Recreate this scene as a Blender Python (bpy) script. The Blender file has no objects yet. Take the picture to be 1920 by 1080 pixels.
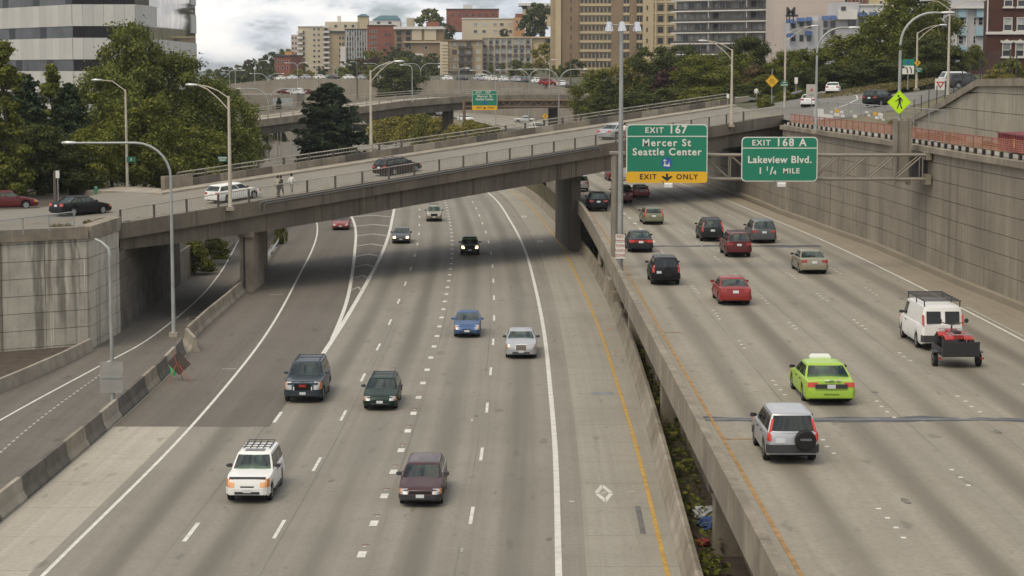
import bpy, bmesh, math, random
import numpy as np
from mathutils import Vector, Matrix
R = math.radians
random.seed(7)
rng = np.random.default_rng(11)
SC = bpy.context.scene
COL = SC.collection
# ------------------------------------------------------------------ camera, light, exposure
CAMZ, FPX = 17.0, 3700.0                      # eye height (m), focal length in pixels of a 1920 wide frame
PITCH = math.atan(406 / FPX)
cd = bpy.data.cameras.new('camera'); cam = bpy.data.objects.new('camera', cd); COL.objects.link(cam)
cam.location = (0, 0, CAMZ); cam.rotation_euler = (R(90) - PITCH, 0, 0)
cd.sensor_width = 36; cd.lens = FPX / 1920 * 36; cd.clip_start = .5; cd.clip_end = 12000
SC.camera = cam
SC.view_settings.view_transform = 'Standard'; SC.view_settings.look = 'None'
SC.view_settings.gamma = 1; SC.view_settings.use_curve_mapping = False
SC.view_settings.exposure = 0.38
SUN_EL, SUN_AZ = 56, 217                       # azimuth measured from +Y clockwise: behind the camera, to the left
sd = bpy.data.lights.new('sun', 'SUN'); sun = bpy.data.objects.new('sun', sd); COL.objects.link(sun)
sd.energy = 1.6; sd.angle = R(30); sd.color = (1.0, .885, .70)
sx, sy, sz = (math.sin(R(SUN_AZ)) * math.cos(R(SUN_EL)), math.cos(R(SUN_AZ)) * math.cos(R(SUN_EL)), math.sin(R(SUN_EL)))
sun.rotation_euler = Vector((sx, sy, sz)).to_track_quat('Z', 'Y').to_euler()
sun.location = (0, 0, 300)

class NT:
    """tiny node builder"""
    def __init__(s, tree):
        s.t = tree; s.n = tree.nodes; s.l = tree.links; s.n.clear()
    def __call__(s, typ, ins=None, out=0, **props):
        nd = s.n.new('ShaderNode' + typ)
        for k, v in props.items(): setattr(nd, k, v)
        for k, v in (ins or {}).items():
            sk = nd.inputs[k]
            if isinstance(v, bpy.types.NodeSocket): s.l.new(v, sk)
            else: sk.default_value = v
        return nd.outputs[out] if len(nd.outputs) else None
    def math(s, op, a, b=0.0, c=None, clamp=False):
        ins = {0: a, 1: b}
        if c is not None: ins[2] = c
        return s('Math', ins, operation=op, use_clamp=clamp)
    def mapr(s, v, a, b, c=0.0, d=1.0, smooth=True):
        return s('MapRange', {0: v, 1: a, 2: b, 3: c, 4: d}, interpolation_type='SMOOTHSTEP' if smooth else 'LINEAR')
    def mix(s, f, a, b, mode='MIX'):
        nd = s.n.new('ShaderNodeMix'); nd.data_type = 'RGBA'; nd.blend_type = mode
        for i, v in ((0, f), (6, a), (7, b)):
            if isinstance(v, bpy.types.NodeSocket): s.l.new(v, nd.inputs[i])
            else: nd.inputs[i].default_value = v if i == 0 else (tuple(v) + (1,))[:4]
        return nd.outputs[2]
    def noise(s, vec, scale, detail=3, rough=.55):
        return s('TexNoise', {'Vector': vec, 'Scale': scale, 'Detail': detail, 'Roughness': rough})
    def scl(s, vec, x, y, z):
        return s('Mapping', {'Vector': vec, 'Scale': (x, y, z)})

# ------------------------------------------------------------------ sky: broken cloud over a Nishita sky
W = bpy.data.worlds.new('World'); SC.world = W; W.use_nodes = True
q = NT(W.node_tree)
skn = q.n.new('ShaderNodeTexSky'); skn.sky_type = 'NISHITA'; skn.sun_disc = False
skn.sun_elevation = R(SUN_EL); skn.sun_rotation = R(SUN_AZ); skn.air_density = 1.0; skn.dust_density = 2.0
dirv = q('TexCoord', out=0)
sep = q.n.new('ShaderNodeSeparateXYZ'); q.l.new(dirv, sep.inputs[0])
zz = q.math('ADD', sep.outputs[2], .0)
w1 = q.noise(q.scl(dirv, 15, 15, 42), 1.0, 9, .56)
w2 = q.noise(q.scl(dirv, 48, 48, 110), 1.0, 6, .6)
w3 = q.noise(q.scl(dirv, 4, 4, 14), 1.0, 4, .5)
dens = q.math('ADD', q.math('MULTIPLY', w1, .75), q.math('MULTIPLY', w2, .25))
cover = q.mapr(dens, .39, .50)
shade = q.mapr(q.math('ADD', q.math('MULTIPLY', w1, .6), q.math('MULTIPLY', w3, .45)), .44, .62)
cloud = q.mix(shade, (5.2, 5.55, 6.15), (9.2, 8.95, 8.5))
skyc = q.mix(.25, skn.outputs[0], (4.6, 5.9, 7.4))
skc = q.mix(cover, skyc, cloud)
bg = q('Background', {'Color': skc, 'Strength': .1})
q('OutputWorld', {'Surface': bg})

# ------------------------------------------------------------------ picture helpers: a pixel of the photograph -> a point of the place
_ca, _sa = math.cos(PITCH), math.sin(PITCH)
def ray(u, v):
    x = (u - 960) / FPX; y = -(v - 540) / FPX
    return x, _ca + y * _sa, -_sa + y * _ca
def G(u, v, z=0.0):
    a, b, c = ray(u, v); t = (z - CAMZ) / c
    return Vector((a * t, b * t, z))
def D(u, v, Y):
    a, b, c = ray(u, v); t = Y / b
    return Vector((a * t, Y, CAMZ + c * t))
def table(pts):
    xs = [p[0] for p in pts]; ys = [p[1] for p in pts]; n = len(xs)
    ms = []
    for i in range(n):
        a, b = max(i - 1, 0), min(i + 1, n - 1); ms.append((ys[b] - ys[a]) / (xs[b] - xs[a]))
    def f(x):
        if x <= xs[0]: return ys[0] + ms[0] * (x - xs[0])
        if x >= xs[-1]: return ys[-1] + ms[-1] * (x - xs[-1])
        i = max(k for k in range(n - 1) if xs[k] <= x)
        h = xs[i + 1] - xs[i]; t = (x - xs[i]) / h
        return ((2*t**3 - 3*t*t + 1) * ys[i] + (t**3 - 2*t*t + t) * h * ms[i] + (3*t*t - 2*t**3) * ys[i + 1] + (t**3 - t*t) * h * ms[i + 1])
    return f

def on_ground(u, v, hf, y0=120, y1=420):
    y = y0
    while y < y1:
        p = D(u, v, y)
        if p.z <= hf(p.x, y): return Vector((p.x, y, hf(p.x, y)))
        y += .5
    return D(u, v, y1)
# ------------------------------------------------------------------ materials
MATS = {}
def pbr(name, color=(.5, .5, .5), rough=.6, metal=0.0, coat=0.0, spec=.5, vary=0.0, vscale=1.0, streak=0.0, fine=0.0, bump=0.0, bscale=20., emit=None, estr=0.0, tint=None):
    """Principled material; vary = blotchy variation, streak = vertical runs, fine = grain (all colour variation of the stuff itself)"""
    if name in MATS: return MATS[name]
    m = bpy.data.materials.new(name); m.use_nodes = True; q = NT(m.node_tree)
    pos = q('NewGeometry', out=0)
    col = None
    if vary or streak or fine or tint:
        c = tuple(color)
        dk = tuple(x * (1 - vary) for x in c); lt = tuple(min(1, x * (1 + vary * .6)) for x in c)
        col = q.mix(q.mapr(q.noise(pos, .35 * vscale, 5, .6), .3, .7), dk, lt)
        if streak:
            st = q.noise(q.scl(pos, 1.9, 1.9, .05), 1.0, 4, .6)
            col = q.mix(q.mapr(st, .52, .74, 0, streak), col, tuple(x * .30 for x in c))
            s2 = q.noise(q.scl(pos, 5.1, 5.1, .11), 1.0, 3, .6)
            col = q.mix(q.mapr(s2, .60, .74, 0, streak * .7), col, tuple(min(1, x * 2.1) for x in c))
            s3 = q.noise(q.scl(pos, 3.3, 3.3, .03), 1.0, 2, .5)
            col = q.mix(q.mapr(s3, .55, .8, 0, streak * .5), col, (c[0] * .6, c[1] * .48, c[2] * .36))
        if fine:
            col = q.mix(q.mapr(q.noise(pos, 9 * vscale, 3, .7), .3, .7, 0, fine), col, tuple(x * .55 for x in c))
        if tint:
            col = q.mix(q.mapr(q.noise(pos, .12 * vscale, 4, .6), .35, .7), col, tint, 'MIX')
    ins = {'Base Color': col if col is not None else tuple(color) + (1,), 'Roughness': rough, 'Metallic': metal, 'Specular IOR Level': spec}
    if coat: ins['Coat Weight'] = coat; ins['Coat Roughness'] = .06
    if emit: ins['Emission Color'] = tuple(emit) + (1,); ins['Emission Strength'] = estr
    if bump: ins['Normal'] = q('Bump', {'Height': q.noise(pos, bscale, 4, .6), 'Strength': bump, 'Distance': .02})
    q('OutputMaterial', {0: q('BsdfPrincipled', ins)})
    MATS[name] = m
    return m

def foliage(name, dark, light, trans=.25):
    if name in MATS: return MATS[name]
    m = bpy.data.materials.new(name); m.use_nodes = True; q = NT(m.node_tree)
    g = q.n.new('ShaderNodeNewGeometry')
    oi = q.n.new('ShaderNodeObjectInfo')
    f = q.math('ADD', q.math('MULTIPLY', g.outputs['Random Per Island'], .65), q.math('MULTIPLY', q.noise(g.outputs['Position'], .8, 2), .5))
    col = q.mix(q.mapr(f, .2, .95), dark, light)
    col = q.mix(q.math('MULTIPLY', oi.outputs['Random'], .3), col, tuple(x * .6 for x in dark))
    d = q('BsdfDiffuse', {'Color': col})
    t = q('BsdfTranslucent', {'Color': col})
    q('OutputMaterial', {0: q('MixShader', {0: trans, 1: d, 2: t})})
    MATS[name] = m
    return m

# ------------------------------------------------------------------ mesh builder
class MB:
    def __init__(s):
        s.v = []; s.f = []; s.m = []; s.mats = []
    def mi(s, mat):
        if mat is None: return 0
        if mat not in s.mats: s.mats.append(mat)
        return s.mats.index(mat)
    def add(s, vs, fs, mat=None):
        b = len(s.v); k = s.mi(mat)
        s.v += [tuple(p) for p in vs]; s.f += [tuple(b + i for i in f) for f in fs]; s.m += [k] * len(fs)
        return s
    def box(s, x0, x1, y0, y1, z0, z1, mat=None, rz=0, c=None):
        vs = [(x, y, z) for z in (z0, z1) for x, y in ((x0, y0), (x1, y0), (x1, y1), (x0, y1))]
        if rz:
            cx, cy = c if c else ((x0 + x1) / 2, (y0 + y1) / 2); ca, sa = math.cos(rz), math.sin(rz)
            vs = [(cx + (x - cx) * ca - (y - cy) * sa, cy + (x - cx) * sa + (y - cy) * ca, z) for x, y, z in vs]
        return s.add(vs, [(3, 2, 1, 0), (4, 5, 6, 7), (0, 1, 5, 4), (1, 2, 6, 5), (2, 3, 7, 6), (3, 0, 4, 7)], mat)
    def obox(s, o, a, b, c, mat=None):
        """box from corner o with edge vectors a, b, c"""
        o, a, b, c = Vector(o), Vector(a), Vector(b), Vector(c)
        vs = [o, o + a, o + a + b, o + b, o + c, o + a + c, o + a + b + c, o + b + c]
        return s.add(vs, [(3, 2, 1, 0), (4, 5, 6, 7), (0, 1, 5, 4), (1, 2, 6, 5), (2, 3, 7, 6), (3, 0, 4, 7)], mat)
    def prism(s, poly, z0, z1, mat=None):
        n = len(poly)
        vs = [(x, y, z0) for x, y in poly] + [(x, y, z1) for x, y in poly]
        fs = [tuple(reversed(range(n))), tuple(range(n, 2 * n))] + [(i, (i + 1) % n, n + (i + 1) % n, n + i) for i in range(n)]
        return s.add(vs, fs, mat)
    def loft(s, rings, mat=None, closed=True, cap0=True, cap1=True):
        n = len(rings[0]); vs = [p for r in rings for p in r]; fs = []
        for k in range(len(rings) - 1):
            for i in range(n if closed else n - 1):
                j = (i + 1) % n
                fs.append((k * n + i, k * n + j, (k + 1) * n + j, (k + 1) * n + i))
        if cap0: fs.append(tuple(reversed(range(n))))
        if cap1: fs.append(tuple(range((len(rings) - 1) * n, len(rings) * n)))
        return s.add(vs, fs, mat)
    def tube(s, path, r, n=6, mat=None, cap=True):
        path = [Vector(p) for p in path]; rings = []
        prev = None
        for i, p in enumerate(path):
            d = (path[min(i + 1, len(path) - 1)] - path[max(i - 1, 0)]).normalized()
            if prev is None:
                up = Vector((0, 0, 1)) if abs(d.z) < .9 else Vector((1, 0, 0))
                a = d.cross(up).normalized()
            else:
                a = (prev - d * prev.dot(d)).normalized()
            b = d.cross(a); prev = a
            rr = r[i] if isinstance(r, (list, tuple)) else r
            rings.append([p + (a * math.cos(2 * math.pi * k / n) + b * math.sin(2 * math.pi * k / n)) * rr for k in range(n)])
        return s.loft(rings, mat, True, cap, cap)
    def sweep(s, prof, stations, mat=None, cap=True):
        """prof: list of (side, up); stations: list of (point, side unit vector)"""
        rings = [[Vector(p) + Vector(sv) * a + Vector((0, 0, b)) for a, b in prof] for p, sv in stations]
        return s.loft(rings, mat, True, cap, cap)
    def lathe(s, prof, c, axis='z', n=20, mat=None):
        """prof: (radius, height) list, about an axis through c"""
        rings = []
        for r_, h in prof:
            ring = []
            for k in range(n):
                a = 2 * math.pi * k / n; x, y = r_ * math.cos(a), r_ * math.sin(a)
                p = {'z': (x, y, h), 'x': (h, x, y), 'y': (x, h, y)}[axis]
                ring.append((p[0] + c[0], p[1] + c[1], p[2] + c[2]))
            rings.append(ring)
        return s.loft(rings, mat)
    def mesh(s, name, mats=None):
        me = bpy.data.meshes.new(name); me.from_pydata(s.v, [], s.f)
        for m in (mats or s.mats): me.materials.append(m)
        if len(s.mats) > 1: me.polygons.foreach_set('material_index', s.m)
        me.update()
        return me
    def build(s, name, parent=None, smooth=None, world=False):
        me = s.mesh(name)
        bm = bmesh.new(); bm.from_mesh(me); bmesh.ops.recalc_face_normals(bm, faces=bm.faces); bm.to_mesh(me); bm.free()
        if smooth is not None:
            me.shade_smooth(); me.set_sharp_from_angle(angle=R(smooth))
        o = bpy.data.objects.new(name, me); COL.objects.link(o)
        if parent is not None:
            o.parent = parent
            if world: o.location = Vector((0, 0, 0)) - parent.location
        return o

def obj(name, me, parent=None, loc=None, rz=0, rot=None, scale=None):
    o = bpy.data.objects.new(name, me); COL.objects.link(o)
    if parent is not None: o.parent = parent
    if loc is not None: o.location = loc
    if rot is not None: o.rotation_euler = rot
    elif rz: o.rotation_euler = (0, 0, rz)
    if scale is not None: o.scale = scale
    return o
def tag(o, label=None, cat=None, group=None, kind=None):
    if label: o['label'] = label
    if cat: o['category'] = cat
    if group: o['group'] = group
    if kind: o['kind'] = kind
    return o
def thing(name, label, cat, loc=(0, 0, 0), rz=0, group=None):
    o = bpy.data.objects.new(name, None); o.empty_display_size = .3; COL.objects.link(o)
    o.location = loc; o.rotation_euler = (0, 0, rz)
    return tag(o, label, cat, group)
def copy_tree(o, parent=None):
    c = o.copy(); COL.objects.link(c)
    if parent is not None: c.parent = parent
    for ch in list(o.children): copy_tree(ch, c)
    return c
def structure(o): return tag(o, kind='structure')

def ribbon(name, fn, offs, Ys, mat, parent=None, zadd=0.0):
    """a sheet: fn(off, Y) -> (x, z); UV = (off, Y) in metres"""
    no, ny = len(offs), len(Ys)
    vs = []
    for Y in Ys:
        for o in offs:
            x, z = fn(o(Y) if callable(o) else o, Y); vs.append((x, Y, z + zadd))
    fs = [(j * no + i, j * no + i + 1, (j + 1) * no + i + 1, (j + 1) * no + i) for j in range(ny - 1) for i in range(no - 1)]
    me = bpy.data.meshes.new(name); me.from_pydata(vs, [], fs); me.materials.append(mat)
    uv = me.uv_layers.new(name='UVMap')
    flat = []
    for f in fs:
        for vi in f:
            j, i = divmod(vi, no); o = offs[i](Ys[j]) if callable(offs[i]) else offs[i]
            flat += [o, Ys[j]]
    uv.data.foreach_set('uv', flat); me.update()
    o = bpy.data.objects.new(name, me); COL.objects.link(o)
    if parent is not None: o.parent = parent
    return o
def frange(a, b, st):
    n = max(1, int(math.ceil((b - a) / st))); return [a + (b - a) * i / n for i in range(n + 1)]

_fonts = {}
def text(s, size, mat, name='lettering', parent=None, loc=(0, 0, 0), rot=(0, 0, 0), depth=.01, bold=0.0, spacing=1.0, align='CENTER'):
    cu = bpy.data.curves.new(name, 'FONT'); cu.body = s; cu.size = size; cu.align_x = align; cu.align_y = 'CENTER'
    cu.extrude = depth; cu.offset = bold; cu.space_character = spacing; cu.resolution_u = 3
    t = bpy.data.objects.new('tmp', cu); COL.objects.link(t)
    dg = bpy.context.evaluated_depsgraph_get(); me = bpy.data.meshes.new_from_object(t.evaluated_get(dg)); me.name = name
    bpy.data.objects.remove(t); bpy.data.curves.remove(cu)
    me.materials.clear(); me.materials.append(mat)
    return obj(name, me, parent, loc, rot=rot)
# ================================================================== THE HIGHWAY
cL = table([(20, .9), (40, 1.2), (65, 1.58), (86, 1.93), (105, 2.06), (129, 2.1), (155, 1.85), (187, 1.27), (221, 0), (268, -2.54), (310, -7), (360, -14.5), (420, -23.5), (491, -32.5), (560, -44), (622, -56), (720, -76)])
cRr = table([(20, 0), (60, 0), (112, 0), (149, -.65), (179, -1.95), (199, -2.8), (227, -4.7), (255, -7.0), (300, -9.5), (360, -12), (420, -16.5), (480, -25), (540, -40), (620, -58), (720, -82)])
cRl = table([(20, 0), (60, 0), (112, 0), (149, 0), (179, -.25), (199, -.8), (227, -2.4), (255, -3.7), (300, -5), (360, -7.2), (420, -12.5), (480, -22.5), (540, -37), (620, -57), (720, -82)])
zRt = table([(20, 4.1), (150, 4.1), (250, 4.1), (320, 5.1), (420, 6.0), (620, 6.5), (720, 6.6)])
edgeLo = table([(20, -17.5), (66, -17.5), (94, -17.45), (124, -18.0), (163, -19.5), (221, -21.9), (260, -26), (300, -32), (340, -42)])
goreLo = table([(118, -13.5), (124, -13.58), (148, -14.35), (182, -16.0), (229, -18.2), (260, -21.5), (300, -27.5), (340, -37)])
barLo = table([(20, -21.0), (74, -21.35), (103, -21.55), (116, -21.9), (126, -22.65), (153, -22.7), (170, -23.3)])
barRx = table([(20, 4.6), (65, 5.75), (100, 6.6), (138, 7.1), (165, 6.9), (188, 6.3), (221, 5.0), (268, 2.2), (310, -2.3), (360, -9.8), (420, -18.8), (491, -27.5), (622, -50.5)])
def fL(off, Y): return cL(Y) + off, 0.0
def fR(off, Y):
    t = (off - 7.45) / (24.6 - 7.45); t = min(1.15, max(-.1, t))
    return off + cRl(Y) * (1 - t) + cRr(Y) * t, zRt(Y)
def tangent(fn, off, Y):
    a, b = fn(off, Y - 4), fn(off, Y + 4); return math.atan2(a[0] - b[0], 8)     # heading turn about Z

def road_mat(name, color, u0, lw, band=.30, warm=(.8, .74, .66), joints=None, lines=(), grain=.3):
    if name in MATS: return MATS[name]
    m = bpy.data.materials.new(name); m.use_nodes = True; q = NT(m.node_tree)
    uv = q('TexCoord', out=2); pos = q('NewGeometry', out=0)
    sp = q.n.new('ShaderNodeSeparateXYZ'); q.l.new(uv, sp.inputs[0]); U, V = sp.outputs[0], sp.outputs[1]
    c = tuple(color)
    col = q.mix(q.mapr(q.noise(pos, .09, 5, .6), .3, .7), tuple(x * .90 for x in c), tuple(x * 1.09 for x in c))
    # long streaks along the direction of travel
    st = q.noise(q.scl(uv, 2.2, .018, 1), 1.0, 5, .62)
    col = q.mix(q.mapr(st, .40, .72, 0, .32), col, tuple(a * b * .72 for a, b in zip(c, warm)))
    st2 = q.noise(q.scl(uv, 5.5, .05, 1), 1.0, 3, .6)
    col = q.mix(q.mapr(st2, .5, .78, 0, .3), col, tuple(min(1, x * 1.3) for x in c))
    if band:
        fr = q.math('FRACT', q.math('ADD', q.math('DIVIDE', q.math('SUBTRACT', U, u0), lw), 50.0))
        wob = q.math('MULTIPLY', q.math('SUBTRACT', q.noise(q.scl(uv, .6, .03, 1), 1.0, 3), .5), .22)
        ds = q.math('ABSOLUTE', q.math('ADD', q.math('SUBTRACT', fr, .5), wob))
        bell = q.mapr(ds, .03, .24, 1, 0)
        ln = q.noise(q.scl(uv, .28, .012, 1), 1.0, 3)
        bell = q.math('MULTIPLY', bell, q.mapr(ln, .3, .62, .25, 1))
        col = q.mix(q.math('MULTIPLY', bell, band), col, tuple(a * b * .45 for a, b in zip(c, warm)))
        wt = q.math('ABSOLUTE', q.math('SUBTRACT', ds, .27))           # polished wheel paths
        col = q.mix(q.mapr(wt, .0, .10, .22, 0), col, tuple(min(1, x * 1.22) for x in c))
    # spots, grain, patches of aggregate
    col = q.mix(q.mapr(q.noise(pos, 5, 5, .75), .38, .72, 0, grain * 1.7), col, tuple(x * .58 for x in c))
    col = q.mix(q.mapr(q.noise(pos, 7.3, 4, .7), .55, .8, 0, grain * 1.3), col, tuple(min(1, x * 1.45) for x in c))
    col = q.mix(q.mapr(q.noise(pos, .55, 5, .6), .45, .75, 0, .22), col, tuple(a * b * .75 for a, b in zip(c, warm)))
    col = q.mix(q.mapr(q.noise(pos, 30, 2, .7), .35, .7, 0, grain * .8), col, tuple(x * .62 for x in c))
    sp1 = q.noise(pos, 1.6, 2, .5)
    col = q.mix(q.mapr(sp1, .71, .76, 0, .5), col, tuple(x * .4 for x in c))
    # hairline cracks
    ck = q('TexVoronoi', {'Vector': q.scl(uv, .16, .07, 1), 'Scale': 1.0, 'Randomness': 1.0}, feature='DISTANCE_TO_EDGE')
    ck2 = q.mapr(q.noise(pos, .05, 2), .55, .62)
    col = q.mix(q.math('MULTIPLY', q.mapr(ck, .0, .006, .25, 0), ck2), col, tuple(x * .3 for x in c))
    for lx in lines:                                                  # longitudinal paving seams
        dl = q.math('ABSOLUTE', q.math('SUBTRACT', U, q.math('ADD', lx, q.math('MULTIPLY', q.math('SUBTRACT', q.noise(q.scl(uv, 0, .02, 1), 1.0, 2), .5), .12))))
        col = q.mix(q.math('MULTIPLY', q.mapr(dl, .012, .05, .55, 0), q.mapr(q.noise(q.scl(uv, .1, .03, 1), 1.0, 3), .4, .6)), col, tuple(x * .35 for x in c))
    pt = q('TexVoronoi', {'Vector': q.scl(uv, .29, .035, 1), 'Scale': 1.0}, out=1)      # patches cast on different days
    sepc = q.n.new('ShaderNodeSeparateColor'); q.l.new(pt, sepc.inputs[0])
    col = q.mix(q.mapr(sepc.outputs[0], .55, .95, 0, .16, False), col, tuple(x * .55 for x in c))
    oil = q.noise(q.scl(uv, 1.3, .35, 1), 1.0, 2, .5)
    col = q.mix(q.mapr(oil, .66, .72, 0, .45), col, tuple(x * .42 for x in c))
    if joints:
        jf = q.math('FRACT', q.math('DIVIDE', V, joints))
        col = q.mix(q.mapr(q.math('ABSOLUTE', q.math('SUBTRACT', jf, .5)), .0, .06 / joints, .6, 0), col, tuple(x * .4 for x in c))
    q('OutputMaterial', {0: q('BsdfPrincipled', {'Base Color': col, 'Roughness': .82, 'Specular IOR Level': .35})})
    MATS[name] = m
    return m

CONC = (.285, .262, .218)
M_road_l = road_mat('worn_concrete_asphalt', (.240, .221, .182), -3.3, 3.5, .68, lines=(-10.15, -6.7, -3.55, -13.9))
M_road_r = road_mat('worn_concrete_deck', (.282, .255, .204), 7.45, 3.43, .80, lines=(10.6, 14.6, 17.5, 21.5))
M_asph = road_mat('brown_asphalt', (.140, .122, .098), -13.6, 3.6, .25, grain=.35)
M_hov = road_mat('pale_concrete_lane', (.315, .290, .240), -99, 3.5, 0, joints=4.6)
M_shld = road_mat('pale_concrete_shoulder', (.39, .358, .295), -99, 3.5, 0, joints=4.9)
M_shr = road_mat('tan_concrete_shoulder', (.285, .243, .180), -99, 3.5, 0, joints=6.1)
M_ramp = road_mat('ramp_asphalt', (.148, .132, .110), -2, 4, .3, grain=.3)
M_white = pbr('white_road_paint', (.62, .60, .54), .7, vary=.18, vscale=6, fine=.3)
M_whiteworn = pbr('worn_white_road_paint', (.42, .40, .35), .75, vary=.35, vscale=9, fine=.5)
M_yellow = pbr('yellow_road_paint', (.50, .30, .055), .7, vary=.3, vscale=6, fine=.4)
M_ochre = pbr('faded_yellow_road_paint', (.36, .20, .06), .75, vary=.4, vscale=5, fine=.5)
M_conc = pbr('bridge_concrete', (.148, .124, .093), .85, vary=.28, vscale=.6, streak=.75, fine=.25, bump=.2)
M_concp = pbr('parapet_concrete', (.25, .212, .158), .85, vary=.35, vscale=1.5, streak=.5, fine=.3, bump=.2)
M_concl = pbr('barrier_concrete', (.32, .28, .22), .85, vary=.25, vscale=2, streak=.25, fine=.3, bump=.2)
M_concd = pbr('dirty_shaded_concrete', (.12, .105, .085), .88, vary=.4, vscale=2, streak=.4, fine=.3, bump=.2)
M_wall_r = pbr('retaining_wall_concrete', (.245, .212, .162), .88, vary=.22, vscale=.7, streak=.55, fine=.25, bump=.25)
M_wall_l = pbr('stained_wall_concrete', (.44, .41, .34), .88, vary=.25, vscale=1.2, streak=1.0, fine=.25, bump=.25)
def stained(m, bands):
    """broad water stains at given places along X on the corner wall"""
    t = m.node_tree; bs = next(n for n in t.nodes if n.type == 'BSDF_PRINCIPLED'); src = bs.inputs['Base Color'].links[0].from_socket
    class _Q(NT):
        def __init__(s, tree): s.t = tree; s.n = tree.nodes; s.l = tree.links
    q = _Q(t); pos = q('NewGeometry', out=0); sp = q.n.new('ShaderNodeSeparateXYZ'); q.l.new(pos, sp.inputs[0]); col = src
    wob = q.math('MULTIPLY', q.math('SUBTRACT', q.noise(q.scl(pos, .4, .4, .5), 1.0, 3), .5), .5)
    for x, w, zf, k, c in bands:
        d = q.math('ABSOLUTE', q.math('SUBTRACT', q.math('ADD', sp.outputs[0], wob), x))
        f = q.math('MULTIPLY', q.math('MULTIPLY', q.mapr(d, w * .45, w, k, 0), q.mapr(sp.outputs[2], zf, zf + 2.5)), q.mapr(q.noise(q.scl(pos, 2.5, 2.5, .25), 1.0, 4), .3, .55, .35, 1))
        col = q.mix(f, col, c)
    t.links.new(col, bs.inputs['Base Color'])
def form_lines(m, step):
    t = m.node_tree; bs = next(n for n in t.nodes if n.type == 'BSDF_PRINCIPLED'); src = bs.inputs['Base Color'].links[0].from_socket
    class _Q(NT):
        def __init__(s, tree): s.t = tree; s.n = tree.nodes; s.l = tree.links
    q = _Q(t); pos = q('NewGeometry', out=0); sp = q.n.new('ShaderNodeSeparateXYZ'); q.l.new(pos, sp.inputs[0])
    f = q.math('FRACT', q.math('DIVIDE', sp.outputs[1], step)); d = q.math('ABSOLUTE', q.math('SUBTRACT', f, .5))
    cell = q('TexWhiteNoise', {'W': q.math('FLOOR', q.math('DIVIDE', sp.outputs[1], step))}, noise_dimensions='1D')
    hue = q('HueSaturation', {'Value': q.mapr(cell, 0, 1, .88, 1.10, False), 'Color': src})
    t.links.new(q.mix(q.mapr(d, .0, .035, .5, 0), hue, (.07, .058, .043)), bs.inputs['Base Color'])
form_lines(M_wall_r, .93)
stained(M_wall_l, ((-31.15, .36, -3, .66, (.06, .052, .045)), (-29.85, .30, -1, .6, (.07, .058, .048)), (-30.5, .16, .5, .6, (.10, .07, .05)), (-29.2, .12, 1.5, .6, (.12, .075, .05)), (-28.85, .10, 1.0, .55, (.11, .07, .05)), (-29.5, .10, .5, .7, (.58, .53, .43)), (-33.6, .35, 3.4, .6, (.12, .10, .09)), (-35.2, .3, 3.8, .5, (.12, .10, .09))))
M_joint = pbr('dark_joint', (.05, .045, .038), .95)
M_soil = pbr('soil', (.075, .055, .038), 1, vary=.4, vscale=4, fine=.5)
M_drygrass = pbr('dry_grass_ground', (.19, .145, .075), 1, vary=.4, vscale=2.5, fine=.5, tint=(.085, .095, .035))
M_greenground = pbr('green_ground', (.055, .065, .028), 1, vary=.4, vscale=2, fine=.5, tint=(.09, .075, .04))
M_steel = pbr('galvanised_steel', (.36, .37, .36), .45, metal=.6, vary=.15, vscale=3)
M_lamp = pbr('grey_green_lamp_paint', (.33, .35, .33), .5, metal=.3, vary=.15, vscale=3)
M_lampc = pbr('concrete_coloured_pole', (.46, .41, .33), .7, vary=.15, vscale=3)
M_dark = pbr('dark_steel', (.05, .05, .05), .5, metal=.4)
M_tar = pbr('joint_tar', (.055, .055, .058), .6, vary=.4, vscale=6)

# ground: one sheet to the horizon
def grid(name, xs, ys, hf, mat, kind='structure', smooth=True):
    vs = [(x, y, hf(x, y)) for y in ys for x in xs]; n = len(xs)
    fs = [(j * n + i, j * n + i + 1, (j + 1) * n + i + 1, (j + 1) * n + i) for j in range(len(ys) - 1) for i in range(n - 1)]
    me = bpy.data.meshes.new(name); me.from_pydata(vs, [], fs); me.materials.append(mat)
    if smooth: me.shade_smooth()
    o = bpy.data.objects.new(name, me); COL.objects.link(o)
    return tag(o, kind=kind)
grid('ground', [-6000, -900, -300, -120, -60, -30, 0, 30, 60, 120, 300, 900, 6000], [-200, 0, 60, 120, 200, 300, 420, 600, 900, 1600, 3000, 9000], lambda x, y: -3.2, M_greenground)

YS = frange(38, 190, 3) + frange(195, 640, 7)
road = ribbon('highway', fL, [barLo, -18.5, -17.5, -15.5, -13.6, -10.4, -6.95, -3.3, -1.5, 0, 1.5, 3.7, lambda Y: max(3.9, barRx(Y) - cL(Y) + .05)], [y for y in YS if y < 167] + [168], M_road_l)
structure(road)
r2 = ribbon('far_highway', fL, [lambda Y: min(edgeLo(Y) - 4.2, -19) if Y < 262 else -19, -17.5, -13.6, -10.4, -6.95, -3.3, 0, 3.7, lambda Y: barRx(Y) - cL(Y) + .05], [168] + [y for y in YS if y > 168], M_road_l)
structure(r2)
slip = ribbon('slip_road', lambda o, Y: (cL(Y) + o, -.02), [lambda Y: edgeLo(Y) - 4.2, lambda Y: goreLo(Y) + .8], frange(255, 335, 8), M_asph); structure(slip)
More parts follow.
